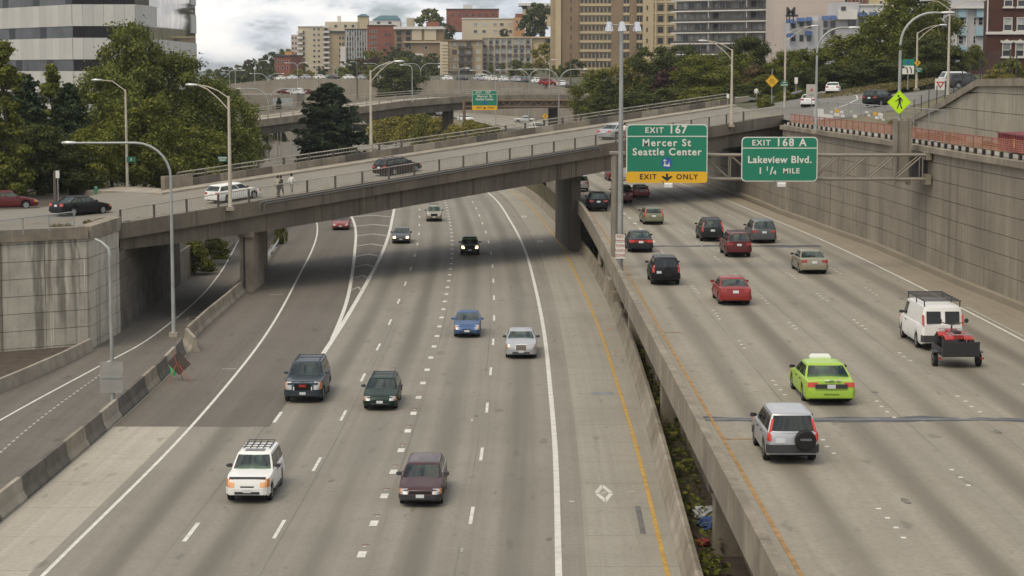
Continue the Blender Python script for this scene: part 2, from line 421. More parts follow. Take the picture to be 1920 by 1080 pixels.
# surfacing of other colours, each a thin sheet on the road
def patch(name, fn, offs, y0, y1, mat, par, z=.005, st=4.0):
    return ribbon(name, fn, offs, frange(y0, y1, st), mat, par, z)
patch('asphalt_overlay', fL, [lambda Y: barLo(Y) + .3 if Y < 168 else edgeLo(Y) - 3.6, edgeLo, lambda Y: -15.2 if Y < 150 else goreLo(Y), lambda Y: -13.68], 93.7, 262, M_asph, road)
patch('concrete_shoulder', fL, [lambda Y: barLo(Y) + .3, lambda Y: -18.0], 38, 93.7, M_shld, road)
patch('pale_lane', fL, [lambda Y: .95 + max(0, (Y - 65)) * .003, 2.4, lambda Y: 3.9, lambda Y: max(3.95, barRx(Y) - cL(Y) - .02)], 38, 300, M_hov, road)
patch('repair_patch', fL, [3.05, 3.27], 71.5, 76.2, pbr('old_tar_patch', (.13, .125, .115), .8, vary=.3, vscale=5), road, .009)
patch('repair_patch', fL, [2.15, 3.35], 103.0, 104.0, pbr('blue_grey_patch', (.20, .21, .22), .8, vary=.2, vscale=5), road, .009)
# painted lines: every dash its own sheet
def line(fn, off, y0, y1, w, mat, par, name='edge_line', z=.012, st=4.0):
    o0 = (lambda Y: off(Y) - w / 2) if callable(off) else off - w / 2
    o1 = (lambda Y: off(Y) + w / 2) if callable(off) else off + w / 2
    return ribbon(name, fn, [o0, o1], frange(y0, y1, st), mat, par, z)
line(fL, 0, 38, 285, .235, M_white, road, 'solid_line')
line(fL, 3.7, 38, 330, .17, M_yellow, road, 'yellow_line')
line(fL, edgeLo, 38, 300, .16, M_white, road, 'edge_line')
line(fL, goreLo, 125, 300, .26, M_white, road, 'gore_line', z=.016)
line(fL, -13.55, 118.5, 268, .30, M_white, road, 'gore_line')
for y in (131.5, 144, 152.5, 161.5, 171, 181, 192, 204, 217, 231, 246):
    if y < 150: continue
    a, b = goreLo(y), -13.55; mid = (a + b) / 2
    for o0, o1, d0, d1 in ((a, mid, 0, 2.6), (mid, b, 2.6, 0)):
        m_ = MB(); n = 4; pts = []
        for i in range(n + 1):
            t = i / n; Y = y + d0 + (d1 - d0) * t; x = cL(Y) + o0 + (o1 - o0) * t; pts += [(x, Y, .014), (x, Y + .85, .014)]
        m_.add(pts, [(2 * i, 2 * i + 2, 2 * i + 3, 2 * i + 1) for i in range(n)], M_whiteworn)
        o = m_.build('chevron'); o.parent = road
for k in range(-3, 17):                                            # 40 ft dash pattern
    y = 74.6 + 12.25 * k
    line(fL, -3.3, y - 1.5, y + 1.5, .14, M_white, road, 'lane_dash')
    line(fL, -10.4, y - 3.8, y - .8, .14, M_white, road, 'lane_dash')
    if k < 4: line(fL, -13.6, y - 4.3, y - 1.3, .17, M_white, road, 'lane_dash')
for k in range(-6, 44):                                            # short wide dashes between the second and third lane
    y = 68.4 + 4.83 * k
    if y < 275: line(fL, -6.95, y - .45, y + .45, .30, M_white, road, 'short_dash', st=1)
mk = MB()
for k in range(-6, 40):
    for off, ph in ((-3.3, 6.2), (-6.95, 1.1), (-10.4, 4.0)):
        y = 68.4 + (12.25 if off != -6.95 else 4.83) * k + ph
        if y < 200:
            x = cL(y) + off + random.uniform(-.05, .05); mk.box(x - .055, x + .055, y - .055, y + .055, .004, .025, pbr('ceramic_marker', (.42, .40, .36), .5))
        if off == -6.95 and y < 130: x = cL(y) + off; mk.box(x - .14, x + .14, y + .35, y + .43, .004, .012, pbr('rust_paint', (.22, .10, .07), .8))
tag(mk.build('road_marker', road), kind='stuff')
# lane diamond
def diamond(Yc, off, par, a=.40, b=1.85):
    m_ = MB(); w = .46
    P = [(-a, 0), (0, b), (a, 0), (0, -b)]; I = [(-a * (1 - w * 1.0), 0), (0, b * (1 - w * 1.0)), (a * (1 - w * 1.0), 0), (0, -b * (1 - w * 1.0))]
    for i in range(4):
        j = (i + 1) % 4; g = .06
        def L(p, q_, t): return (p[0] + (q_[0] - p[0]) * t, p[1] + (q_[1] - p[1]) * t)
        qd = [L(P[i], P[j], g), L(P[i], P[j], 1 - g), L(I[i], I[j], 1 - g), L(I[i], I[j], g)]
        m_.add([(cL(Yc) + off + x, Yc + y, .014) for x, y in qd], [(0, 1, 2, 3)], M_white)
    m_.add([(cL(Yc) + off + x, Yc + y, .014) for x, y in ((-.13, -.25), (.10, -.1), (.14, .45), (-.06, .2))], [(0, 1, 2, 3)], M_whiteworn)
    o = m_.build('diamond_mark'); o.parent = par
diamond(78.6, 1.9, road); diamond(198, 1.9, road); diamond(232, 1.9, road)

# ---------------- raised carriageway on the right
deck = ribbon('express_road', fR, [6.7, 7.45, 10.88, 14.3, 17.74, 21.2, 24.6, 27.6], [y for y in YS if y < 235] + [236], M_road_r); structure(deck)
d2 = ribbon('far_express_road', fR, [6.4, 7.45, 10.88, 14.3, 17.74, 21.2, 24.6, 27.2], [236] + [y for y in YS if y > 236], M_road_r); structure(d2)
patch('tan_shoulder', fR, [24.75, 27.5], 38, 236, M_shr, deck)
line(fR, 7.45, 38, 236, .125, M_ochre, deck, 'yellow_line')
line(fR, 24.6, 38, 300, .15, M_white, deck, 'edge_line')
line(fR, 25.0, 60, 108, .12, M_whiteworn, deck, 'edge_line')
dm = MB(); wd = pbr('ceramic_marker_white', (.60, .58, .52), .5)
for off, ph in ((10.9, 80.0), (14.3, 74.8), (17.8, 76.0), (21.2, 79)):
    for k in range(-3, 15):
        for j in range(4):
            y = ph + 12.2 * k + (j - 1.5) * 1.22
            if 42 < y < 235 and random.random() < .88:
                x, z = fR(off, y); x += random.uniform(-.04, .04); dm.box(x - .07, x + .07, y - .07, y + .07, z + .003, z + .026, wd)
tag(dm.build('road_marker', deck), kind='stuff')
for k in range(8):
    y = 150 + 6.1 * k; line(fR, 10.9, y - .6, y + .6, .3, M_white, deck, 'short_dash', st=1)
def wobbly(nm, yj, x0, x1, h0, h1, mat, z, seed):
    """an uneven poured strip across the carriageway"""
    r_ = np.random.default_rng(seed); n = 70; a_ = np.convolve(r_.normal(0, 1, n + 8), np.ones(9) / 9, 'valid') * 2; b_ = np.convolve(r_.normal(0, 1, n + 8), np.ones(5) / 5, 'valid') * 1.4; vs = []
    for i in range(n):
        o_ = x0 + (x1 - x0) * i / (n - 1)
        for y in (yj + h0 * max(.25, 1 + .5 * a_[i]) , yj + h1 * max(.25, 1 + .55 * b_[i])): x, zz_ = fR(o_, y); vs.append((x, y, zz_ + z))
    m_ = MB(); m_.add(vs, [(2 * i, 2 * i + 2, 2 * i + 3, 2 * i + 1) for i in range(n - 1)], mat); m_.build(nm).parent = deck
wobbly('expansion_joint', 72.6, 6.75, 27.4, -.42, .42, M_tar, .007, 3); wobbly('joint_seal', 72.6, 6.75, 27.4, -.05, .12, pbr('joint_sealant', (.19, .19, .195), .6, vary=.3, vscale=4), .010, 4)
wobbly('expansion_joint', 146, 9.5, 23.5, -.7, .7, M_tar, .007, 5)
line(fR, lambda Y: 8.1, 68.6, 68.75, 1.2, M_ochre, deck, 'cross_mark', st=1)
line(fR, lambda Y: 8.0, 97.2, 97.35, .9, M_ochre, deck, 'cross_mark', st=1)

# deck edge parapet, slab and girder of the raised carriageway
vd = thing('viaduct_parapet', 'long tan concrete edge wall of the raised right carriageway', 'parapet', (6.5, 40, 4.1))
def st_fr(off, ys, dz=0.0):
    out = []
    for y in ys: x, z = fR(off, y); out.append(((x, y, z + dz), (1, 0, 0)))
    return out
ys = [y for y in YS if y <= 236]; k = 0
while k < len(ys) - 1:                                            # cast in lengths with open joints
    seg = ys[k:k + 3]; k += 2
    a, b = seg[0] + .012, seg[-1] - .012
    m_ = MB(); m_.sweep([(-.05, -.32), (.30, -.32), (.30, .02), (.27, .88), (-.05, .92)], st_fr(6.42, [a, (a + b) / 2, b]), M_concp); m_.build('parapet_length', vd, world=True)
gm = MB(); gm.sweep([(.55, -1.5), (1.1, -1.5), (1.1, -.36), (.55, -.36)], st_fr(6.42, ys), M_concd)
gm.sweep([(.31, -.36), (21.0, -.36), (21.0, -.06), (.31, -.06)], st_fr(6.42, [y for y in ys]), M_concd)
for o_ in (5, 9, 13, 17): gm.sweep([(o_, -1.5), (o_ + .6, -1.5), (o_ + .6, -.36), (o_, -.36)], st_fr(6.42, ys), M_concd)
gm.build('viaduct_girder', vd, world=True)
def viaduct_pier(Y):
    x, z = fR(7.3, Y); t = thing('viaduct_pier', 'x', 'pier', (x, Y, -1.2), group='piers under the raised carriageway')
    m_ = MB(); m_.box(0, 1.0, -.55, .55, 0, 3.2, M_concp); m_.build('column', t)
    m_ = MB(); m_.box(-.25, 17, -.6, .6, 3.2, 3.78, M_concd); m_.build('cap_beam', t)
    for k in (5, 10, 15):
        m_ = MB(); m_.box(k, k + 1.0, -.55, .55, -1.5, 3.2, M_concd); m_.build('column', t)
    return t
for Y, lb in ((49, 'pier of the raised road at the bottom edge of the picture'), (70, 'nearest pier under the raised road, beside the blue rubbish in the median'), (95.5, 'second pier under the raised road, beyond the rubbish and weeds'), (123, 'pier under the raised road just below the sign gantry post'), (141, 'pier under the raised road beyond the gantry, before the angled struts'), (156, 'pier under the raised road nearest the overpass column')):
    viaduct_pier(Y)['label'] = lb
# angled concrete struts and low walls under the deck edge, near the overpass column
for Y, lb in ((150, 'slanted concrete strut beneath the raised road, nearest the gantry'), (163, 'slanted concrete strut beneath the raised road, nearest the overpass column')):
    m_ = MB(); m_.obox((7.0, Y, .1), (.3, 0, 0), (0, .45, 0), (.5, 4.2, 3.0), M_concl); tag(m_.build('concrete_strut'), lb, 'strut')
# low retaining blocks in the planted strip
lw = thing('median_wall', 'low dark concrete wall stepping along the planted median under the raised road', 'wall', (8.5, 50, -1.2))
for i, y in enumerate((44, 50.5, 57, 63.5, 72, 78.5, 85, 91.5, 98, 104.5, 111, 125.5, 132, 143.5, 150)):
    m_ = MB(); zt = .62 if i % 3 else .40
    m_.box(8.35 - .006 * (y - 50), 8.75 - .006 * (y - 50), y, y + 6.2, -1.3, zt - .1, M_concp); m_.build('wall_block', lw, world=True)
med = ribbon('planted_median', lambda o, Y: (barRx(Y) + .3 + o, -.35 - .02 * math.sin(Y)), [0, .8, 1.6, 12], frange(38, 200, 6), M_soil); structure(med)

# barrier beside the yellow line
bt = thing('median_barrier', 'long weathered concrete barrier beside the yellow line of the left carriageway', 'barrier', (6, 60, 0))
y = 38.0
while y < 196:
    ss = [((barRx(v), v, 0), (1, 0, 0)) for v in (y + .012, y + 3, y + 6.08)]
    m_ = MB(); m_.sweep([(-.02, -.4), (.62, -.4), (.62, .0), (.46, .95), (.30, 1.0), (.22, .97), (.10, .35), (-.02, .08)], ss, M_concp if int(y) % 4 else M_concl); m_.build('barrier_length', bt, world=True); y += 6.1
fb = thing('far_median_barrier', 'low concrete barrier along the far curving carriageway beyond the overpass', 'barrier', (0, 200, 0))
y = 196.5
while y < 620:
    ss = [((barRx(v), v, 0), (1, 0, 0)) for v in (y, y + 5, y + 9.9)]
    m_ = MB(); m_.sweep([(-.02, -.4), (.62, -.4), (.46, .95), (.22, .97), (.10, .35)], ss, M_concl); m_.build('barrier_length', fb, world=True); y += 10

# jersey barrier between the carriageway and the lower ramp on the left
jt = thing('jersey_barrier', 'row of dark precast concrete barriers between the left shoulder and the lower ramp', 'barrier', (-18, 60, 0))
def jseg(y0, y1, x0, x1, mat, par, z=.0):
    m_ = MB(); d = Vector((x1 - x0, y1 - y0, 0)).normalized(); sv = (d.y, -d.x, 0)
    m_.sweep([(.04, -1.6), (-.52, -1.6), (-.50, .05), (-.36, .35), (-.30, .92), (-.12, .92), (-.04, .35), (.10, .10), (.10, 0)], [((x0, y0, z), sv), ((x1, y1, z), sv)], mat)
    return m_.build('barrier_segment', par, world=True)
y = 40.0; i = 0
while y < 118:
    L_ = 3.75; jseg(y + .015, y + L_ - .015, barLo(y) + cL(y) + .1, barLo(y + L_) + cL(y + L_) + .1, (M_concd, M_concd, M_concp, M_concd, M_concl)[i % 5], jt); y += L_; i += 1
jt2 = thing('ramp_divider_wall', 'long tan-topped concrete divider running from the lamp post to the bridge column', 'barrier', (-18.5, 126, 0))
for k, (y0, y1) in enumerate(((119.2, 123.4), (124.2, 133.5), (133.6, 143), (143.1, 152.6))):
    jseg(y0, y1, barLo(y0) + cL(y0) + (.1 if k else .9), barLo(y1) + cL(y1) + .1, M_concp if k else M_concl, jt2)

# lower ramp on the left
def fRamp(off, Y): return -20.8 + off + table([(40, 3), (85, 1.2), (104, 0.35), (123, .2), (140, 0), (160, -.4), (180, -1.5), (200, -3.2), (230, -6)])(Y), -1.5
ramp = ribbon('lower_ramp', fRamp, [-9, -7, -5, -3, -1, 0, lambda Y: max(1, barLo(Y) + cL(Y) - fRamp(0, Y)[0] - .2)], frange(40, 232, 4), M_ramp)
structure(ramp)
fRm = fRamp
wl = table([(60, -9), (94, -7.6), (104, -6.85), (122.6, -5.5), (135, -4.55), (160, -4.45), (180, -4.55), (230, -4.6)])
line(fRm, wl, 60, 230, .15, M_white, ramp, 'edge_line')
for k in range(0, 46):
    y = 80 + .98 * k; t = (y - 95) / 22
    line(fRm, lambda Y: -4.9 + .20 * t, y, y + .55, .13, M_whiteworn, ramp, 'short_dash', st=1)
# low kerb wall at the outer side of the ramp
kw = thing('ramp_kerb_wall', 'low pale concrete barrier at the foot of the stained corner wall', 'barrier', (-29, 115, -1.5))
pts = [(-35.5, 88), (-33.6, 94), (-32.1, 100), (-30.7, 106), (-29.6, 112), (-28.9, 118), (-28.3, 124), (-27.9, 130.4)]
for (x0, y0), (x1, y1) in zip(pts, pts[1:]):
    m_ = MB(); d = Vector((x1 - x0, y1 - y0, 0)).normalized(); sv = (d.y, -d.x, 0)
    m_.sweep([(0, -.2), (-.5, -.2), (-.34, .8), (-.12, .8)], [((x0 + d.x * .015, y0 + d.y * .015, -1.5), sv), ((x1 - d.x * .015, y1 - d.y * .015, -1.5), sv)], M_concl); m_.build('barrier_segment', kw, world=True)
m_ = MB(); m_.prism([(-44, 88), (-36, 88), (-30, 112), (-28.4, 130), (-33, 130), (-44, 118)], -3, -1.2, M_soil); structure(m_.build('dirt_bank'))
# ================================================================== RETAINING WALLS AND PLATEAUS
def panel_wall(T, p0, p1, z0, ztop, row, panw, mat, thick=.14, joint=.035, ztop1=None, skip=None):
    """retaining wall face from p0 to p1 (plan, outer side to the right of the walk direction reversed): every panel its own mesh"""
    p0, p1 = Vector((*p0, 0)), Vector((*p1, 0)); d = p1 - p0; L = d.length; d.normalize(); n = Vector((d.y, -d.x, 0))
    zt1 = ztop if ztop1 is None else ztop1
    bk = MB(); back = -n * .5
    bk.add([p0 + Vector((0, 0, z0)), p1 + Vector((0, 0, z0)), p1 + Vector((0, 0, zt1)), p0 + Vector((0, 0, ztop)), p0 + back + Vector((0, 0, z0)), p1 + back + Vector((0, 0, z0)), p1 + back + Vector((0, 0, zt1)), p0 + back + Vector((0, 0, ztop))],
           [(0, 1, 2, 3), (5, 4, 7, 6), (1, 5, 6, 2), (4, 0, 3, 7), (3, 2, 6, 7), (4, 5, 1, 0)], M_joint)
    bk.build('wall_core', T, world=True)
    nc = max(1, round(L / panw))
    for c in range(nc):
        s0, s1 = L * c / nc + joint / 2, L * (c + 1) / nc - joint / 2
        ta, tb = ztop + (zt1 - ztop) * s0 / L, ztop + (zt1 - ztop) * s1 / L
        z = z0
        while z < max(ta, tb) - .05:
            za, zb = min(z + row - joint, ta), min(z + row - joint, tb)
            if max(za, zb) - z > .12:
                za, zb = max(za, z + .01), max(zb, z + .01)
                off = n * (thick + random.uniform(-.012, .012))
                m_ = MB(); A, B = p0 + d * s0, p0 + d * s1
                q4 = [A + Vector((0, 0, z)), B + Vector((0, 0, z)), B + Vector((0, 0, zb)), A + Vector((0, 0, za))]
                m_.add(q4 + [v + off for v in q4], [(4, 5, 6, 7), (0, 4, 7, 3), (1, 2, 6, 5), (3, 7, 6, 2), (0, 1, 5, 4)], mat)
                m_.build('panel', T, world=True)
            z += row
# ---- right wall
RW = [(28.9, 60), (28.35, 100), (27.55, 120), (27.15, 144), (26.1, 160.7), (25.35, 174), (24.9, 181)]
rw = thing('retaining_wall', 'tall panelled tan concrete retaining wall along the right carriageway', 'retaining wall', (28, 60, 4))
for a, b in zip(RW, RW[1:]): panel_wall(rw, b, a, 4.45, 11.75, 1.12, 4.6, M_wall_r, thick=-.14 if False else .14)
low = [(24.9, 181.1), (24.72, 189.5), (24.2, 203), (22.8, 228), (20.6, 244)]
for a, b in zip(low, low[1:]): panel_wall(rw, b, a, 4.45, 8.6 if a[1] < 200 else 8.4, 1.12, 4.6, M_wall_r)
panel_wall(rw, (29.2, 211.5), (24.95, 181.2), 8.6, 11.6, 1.0, 4.5, M_wall_r)
cp = MB()
def coping(pts, z0, z1, w0, w1, mat, name, T):
    for a, b in zip(pts, pts[1:]):
        a, b = Vector((*a, 0)), Vector((*b, 0)); d = (b - a).normalized(); n = Vector((d.y, -d.x, 0))
        m_ = MB(); m_.obox(a + n * w0 + Vector((0, 0, z0)), b - a, n * (w1 - w0), (0, 0, z1 - z0), mat); m_.build(name, T, world=True)
coping(list(reversed(RW)), 11.76, 12.12, -.55, .42, M_concp, 'coping', rw)
# footing kerb
coping([(x - .25, y) for x, y in reversed(RW)], 4.104, 4.45, -.2, .32, M_shr, 'footing', rw)
coping([(x - .25, y) for x, y in reversed(low)], 4.104, 4.45, -.2, .32, M_shr, 'footing', rw)
def sstep(a, b, x): t = min(1, max(0, (x - a) / (b - a))); return t * t * (3 - 2 * t)
UWX = table([(60, 32.4), (122, 32.4), (140, 33.1), (154, 33.7), (169, 34.0), (200, 34.0)])
def hR(x, y):
    """terrain on the right plateau"""
    z = 11.95 + .145 * max(0, x - 29) * sstep(150, 215, y) + .015 * max(0, y - 225)
    z = min(z, 25 + .02 * y)
    up = 16.3 * (1 - sstep(138, 168, y)) + 12.6 * sstep(138, 168, y)
    if x > UWX(y) + .2: z = max(z, up)
    return z
lerp_ = lambda a, b, t: a + (b - a) * t
RP = [(29.0, 60), (28.4, 100), (27.6, 120), (27.2, 144), (26.15, 160.7), (25.4, 174), (24.95, 181), (29.4, 214.2)]
xs_ = [0, .5, 1.2, 2.0, 3.0, 4.0, 5.0, 6.2, 7.5, 9, 11, 14, 18, 24, 32, 45, 70, 120]
gv = []; YG = frange(60, 214, 4)
for y in YG:
    pth = table([(p[1], p[0]) for p in RP]); x0 = pth(y) if y < 181 else 24.95 + (y - 181) * .1395
    ux = UWX(y); xl = [x0 + .45, x0 + 1, x0 + 2] + [lerp_(x0 + 2, ux - .1, t) for t in (.25, .5, .75, 1)] + [ux + .3, ux + 1, ux + 2.5, ux + 5, ux + 9, ux + 15, ux + 24, ux + 40, ux + 60, ux + 90, ux + 120]
    for x in xl: gv.append((x, y, hR(x, y)))
n = len(xs_); gf = [(j * n + i, j * n + i + 1, (j + 1) * n + i + 1, (j + 1) * n + i) for j in range(len(YG) - 1) for i in range(n - 1)]
me = bpy.data.meshes.new('right_bank'); me.from_pydata(gv, [], gf); me.materials.append(M_drygrass); o = bpy.data.objects.new('right_bank', me); COL.objects.link(o); structure(o)
# hillside behind: from the bridge end to the apartment row
def hill_h(x, y):
    base = 11.9 + .016 * max(0, y - 225) + .05 * max(0, x - 30)
    if y > 560: base += (y - 560) * .038 * sstep(-160, -20, x) + .0
    base += 6 * sstep(60, 160, x) * sstep(200, 300, y)
    left = sstep(-260, -60, x)
    return base * (0.35 + .65 * left)
FW = [(21.5, 372), (18.4, 400), (11.6, 430), (3.8, 470), (-8.3, 510), (-22, 537), (-39, 560), (-68, 600), (-90, 625), (-125, 660)]      # plan of the far curved wall
fw_x = table([(p[1], p[0]) for p in FW])
xs_ = [0, 1.5, 4, 8, 14, 22, 34, 50, 75, 110, 160, 240, 400]
gv = []; YG = [214.2, 222, 232, 245, 262, 285, 310, 340, 371]
for y in YG:
    x0 = {214.2: 32.2, 222: 29, 232: 24.8, 245: 23.8}.get(y, 22.5)
    if y < 233: x0 = 29.4 - (y - 214.2) * .26
    for i, dx in enumerate(xs_):
        x = x0 + dx; h = hill_h(x, y) if y > 240 else hR(x, y)
        if y > 240 and dx == 0: h = 6.2
        if y > 240 and dx == 1.5: h = 8.0
        if y > 240 and dx == 4: h = 10
        gv.append((x, y, h))
n = len(xs_); gf = [(j * n + i, j * n + i + 1, (j + 1) * n + i + 1, (j + 1) * n + i) for j in range(len(YG) - 1) for i in range(n - 1)]
me = bpy.data.meshes.new('hillside'); me.from_pydata(gv, [], gf); me.materials.append(M_greenground); me.shade_smooth(); o = bpy.data.objects.new('hillside', me); COL.objects.link(o); structure(o)
# far hill with the street on top of the curved wall
def fw_top(y): return table([(372, 11.2), (400, 11.8), (430, 13.3), (470, 14.3), (510, 14.7), (560, 14.75), (600, 14.75), (625, 13.0), (660, 10.5)])(y)
gv = []
FH = [(420, 300), (300, 322), (140, 352)] + FW
rowsn = [0, .3, 4, 9, 13, 22, 60, 120, 180, 240, 330, 420, 480, 700, 1100]
for (x, y) in FH:
    zt = fw_top(max(372, y)) + max(0, x - 22) * .05
    for k in rowsn:
        dx, dy = k * .35, k * .94
        zz_ = zt - .25 if k <= 13 else zt + (k - 13) * .008 + (min(k, 480) - 180) * .085 * (k > 180) * sstep(-80, -25, x + dx)
        gv.append((x + dx + .3, y + dy + .3, zz_))
n = len(rowsn); gf = [(j * n + i, (j + 1) * n + i, (j + 1) * n + i + 1, j * n + i + 1) for j in range(len(FH) - 1) for i in range(n - 1)]
me = bpy.data.meshes.new('far_hill'); me.from_pydata(gv, [], gf); me.materials.append(M_greenground); me.shade_smooth(); o = bpy.data.objects.new('far_hill', me); COL.objects.link(o); structure(o)
gv = [];
for (x, y) in FW:
    zt = fw_top(y)
    for k in (1.2, 9.5): gv.append((x + k * .35 + .3, y + k * .94 + .3, zt - .2))
me = bpy.data.meshes.new('hill_street'); me.from_pydata(gv, [], [(2 * j, 2 * j + 1, 2 * j + 3, 2 * j + 2) for j in range(len(FW) - 1)]); me.materials.append(M_asph); o = bpy.data.objects.new('hill_street', me); COL.objects.link(o); structure(o)
M_farwall = pbr('far_wall_concrete', (.235, .205, .16), .9, vary=.2, vscale=.3, streak=.5, fine=.1)
fwt = thing('curved_retaining_wall', 'long curved tan retaining wall below the apartment hill, parked cars on top', 'retaining wall', (0, 480, 5))
for a, b in zip(FW, FW[1:]):
    a, b = Vector((*a, 0)), Vector((*b, 0)); L = (b - a).length; d = (b - a).normalized(); nrm = Vector((-d.y, d.x, 0)); nn = max(2, round(L / 6))
    for i in range(nn):
        s0, s1 = L * i / nn + .03, L * (i + 1) / nn - .03; A, B = a + d * s0, a + d * s1
        za, zb = fw_top(A.y), fw_top(B.y)
        m_ = MB(); q4 = [A + Vector((0, 0, 2)), B + Vector((0, 0, 2)), B + Vector((0, 0, zb)), A + Vector((0, 0, za))]; off = -nrm * .5
        m_.add(q4 + [v + off for v in q4], [(0, 1, 2, 3), (7, 6, 5, 4), (3, 2, 6, 7), (0, 3, 7, 4), (1, 5, 6, 2)], M_farwall); m_.build('panel', fwt, world=True)
# distant ridge
ridge = grid('far_ridge', [x for x in range(-1800, 901, 60)], [3600, 3900, 4300], lambda x, y: 12 + (13 + 9 * math.sin(x * .004) + 6 * math.sin(x * .013 + 1) + 3 * math.sin(x * .05)) * (1 if y < 4000 else 1.0) if y > 3600 else -3, pbr('far_wooded_ridge', (.05, .075, .06), 1, vary=.3, vscale=.05))

# ---- left plateau, corner wall and abutment
LW = [(-62, 111), (-33.3, 127.8), (-28.35, 131), (-28.05, 139.6), (-28.3, 146), (-28.9, 160.6), (-29.2, 172)]
lw_ = thing('stained_corner_wall', 'pale stained concrete corner wall left of the overpass, dark vertical water stains', 'retaining wall', (-30, 120, -1.5))
for i, (a, b) in enumerate(zip(LW, LW[1:])):
    panel_wall(lw_, a, b, -2.2, 5.95 if i < 3 else 4.2, 1.14, 3.5, M_wall_l if i < 3 else M_concd)  # abutment under the deck: its shade is put into darker concrete
coping(LW[:4], 5.96, 6.75, -.6, .32, M_concp, 'coping', lw_)
m_ = MB(); m_.prism([(-160, 60), (-62.6, 110.6), (-33.6, 128.2), (-28.9, 131.3), (-28.6, 139.6), (-28.8, 146), (-29.4, 160.6), (-29.7, 172), (-44, 176), (-44.5, 238), (-62, 258), (-160, 275)], -3, 6.1, M_soil); structure(m_.build('left_bank'))
def deckz(y): w = min(16, max(0, (y - 141.3) / 24.2 * 16)); return 7.04 + .0716 * (-12.6 + 18.1 * w / 16) - .385
def hS(x, y): return 6.17 + max(0, deckz(y) - 6.17) * sstep(-41, -28.9, x)
xrS = table([(113, -60), (128, -34), (131.2, -29.0), (139.6, -28.35), (146, -27.95), (160, -28.3), (165, -28.5), (170, -32), (174, -35)])
xlS = table([(113, -120), (148, -120), (150, -70), (157, -37.5), (165, -36), (174, -35.2)])
vs_, n_ = [], 14; YG = frange(113, 174, 1.5)
for y in YG:
    for i in range(n_): t = i / (n_ - 1); x = xlS(y) * (1 - t) ** 1.6 + xrS(y) * (1 - (1 - t) ** 1.6); vs_.append((x, y, hS(x, y)))
me = bpy.data.meshes.new('street'); me.from_pydata(vs_, [], [(j * n_ + i, j * n_ + i + 1, (j + 1) * n_ + i + 1, (j + 1) * n_ + i) for j in range(len(YG) - 1) for i in range(n_ - 1)]); me.materials.append(road_mat('street_asphalt', (.225, .205, .168), 0, 4, 0)); me.shade_smooth()
st_ = bpy.data.objects.new('street', me); COL.objects.link(st_); structure(st_)
line(lambda o, Y: (o, 6.17), lambda Y: -30.5 - (146 - Y) * .75, 132, 145, .3, M_ochre, st_, 'yellow_line')
line(lambda o, Y: (o, 6.17), lambda Y: -29.8 - (136 - Y) * 1.1, 128.5, 135, .3, M_white, st_, 'edge_line')
m_ = MB(); pv_ = [(-28.8, 162.2), (-28.85, 165.4), (-32.5, 172), (-37, 180), (-40, 178), (-36.5, 172.5), (-34, 168)]; nn_ = len(pv_)
m_.add([(x, y, hS(x, y) - .3) for x, y in pv_] + [(x, y, hS(x, min(y, 174)) + .16) for x, y in pv_], [tuple(range(nn_, 2 * nn_))] + [(i, (i + 1) % nn_, nn_ + (i + 1) % nn_, nn_ + i) for i in range(nn_)], M_concl); structure(m_.build('pavement'))
# slope and low walls left of the ramp beyond the bridge
m_ = MB(); m_.add([(-29.7, 171, 1.0), (-31.0, 232, 1.0), (-44, 240, 6), (-44, 166, 6)], [(0, 1, 2, 3)], M_greenground); structure(m_.build('bank_slope'))
rs = thing('ramp_side_wall', 'low pale concrete wall along the outer side of the lower ramp beyond the overpass', 'retaining wall', (-29.5, 172, -1.5))
for a, b in (((-29.3, 172.2), (-29.9, 202)), ((-29.9, 202), (-30.6, 232))): panel_wall(rs, a, b, -2, 1.25, 3.3, 5, M_concl)
gb = ribbon('gore_bank', lambda o, Y: (cL(Y) + (barLo(Y) if Y < 168 else min(edgeLo(Y) - 4.2, -19)) + (.2 - 2.0 * (1 - o)), -1.49 + 1.46 * o), [0, 1], frange(152.6, 246, 3), M_soil); structure(gb)
fs = MB(); fs.add([(-75, 300, -1), (-36, 300, -1), (-52, 520, -1.2), (-100, 560, -1.2)], [(0, 1, 2, 3)], M_asph); structure(fs.build('frontage_road'))
m_ = MB(); m_.add([(-30, 232, -1.5), (-21, 245, -.4), (-26, 300, -.4), (-40, 300, -1.0), (-44, 240, 2)], [(0, 1, 2, 3, 4)], M_drygrass); structure(m_.build('gore_ground'))
# planted bank between the two far carriageways
b1 = ribbon('planted_bank', lambda o, Y: (barRx(Y) + .6 + (fR(6.4, Y)[0] - .2 - barRx(Y) - .6) * o, .1 + (zRt(Y) - .3) * (o ** .7)), [0, .15, .5, 1], frange(200, 640, 10), M_drygrass); structure(b1)
# ================================================================== THE OVERPASS
BE = Vector((.643, .766, 0)).normalized(); BN = Vector((-BE.y, BE.x, 0)); BP = Vector((-20.2, 151, 0)); BW = 16.0
def zc(t): return 7.04 + .0716 * t
def B(t, w, dz=0.0): p = BP + BE * t + BN * w; return Vector((p.x, p.y, zc(t) + dz))
def t0(w): return -12.6 + 18.1 * w / BW
def t1(w): return 76 + 14 * w / BW
bridge = thing('overpass', 'long dark concrete road overpass crossing above both carriageways', 'overpass', (-20.2, 151, 0))
def strip(name, w0, w1, z0, z1, mat, parent=bridge, n=12, ta=None, tb=None, zf=None):
    """a beam along the bridge between offsets w0..w1 and heights z0..z1 below/above the kerb top"""
    rings = []
    for i in range(n + 1):
        ring = []
        for w, dz in ((w0, z0), (w1, z0), (w1, z1), (w0, z1)):
            a = t0(w) if ta is None else ta; b = t1(w) if tb is None else tb; t = a + (b - a) * i / n
            d = dz
            if zf and dz == z0: d = zf(t)
            ring.append(B(t, w, d))
        rings.append(ring)
    m_ = MB(); m_.loft(rings, mat); return m_.build(name, parent, world=True)
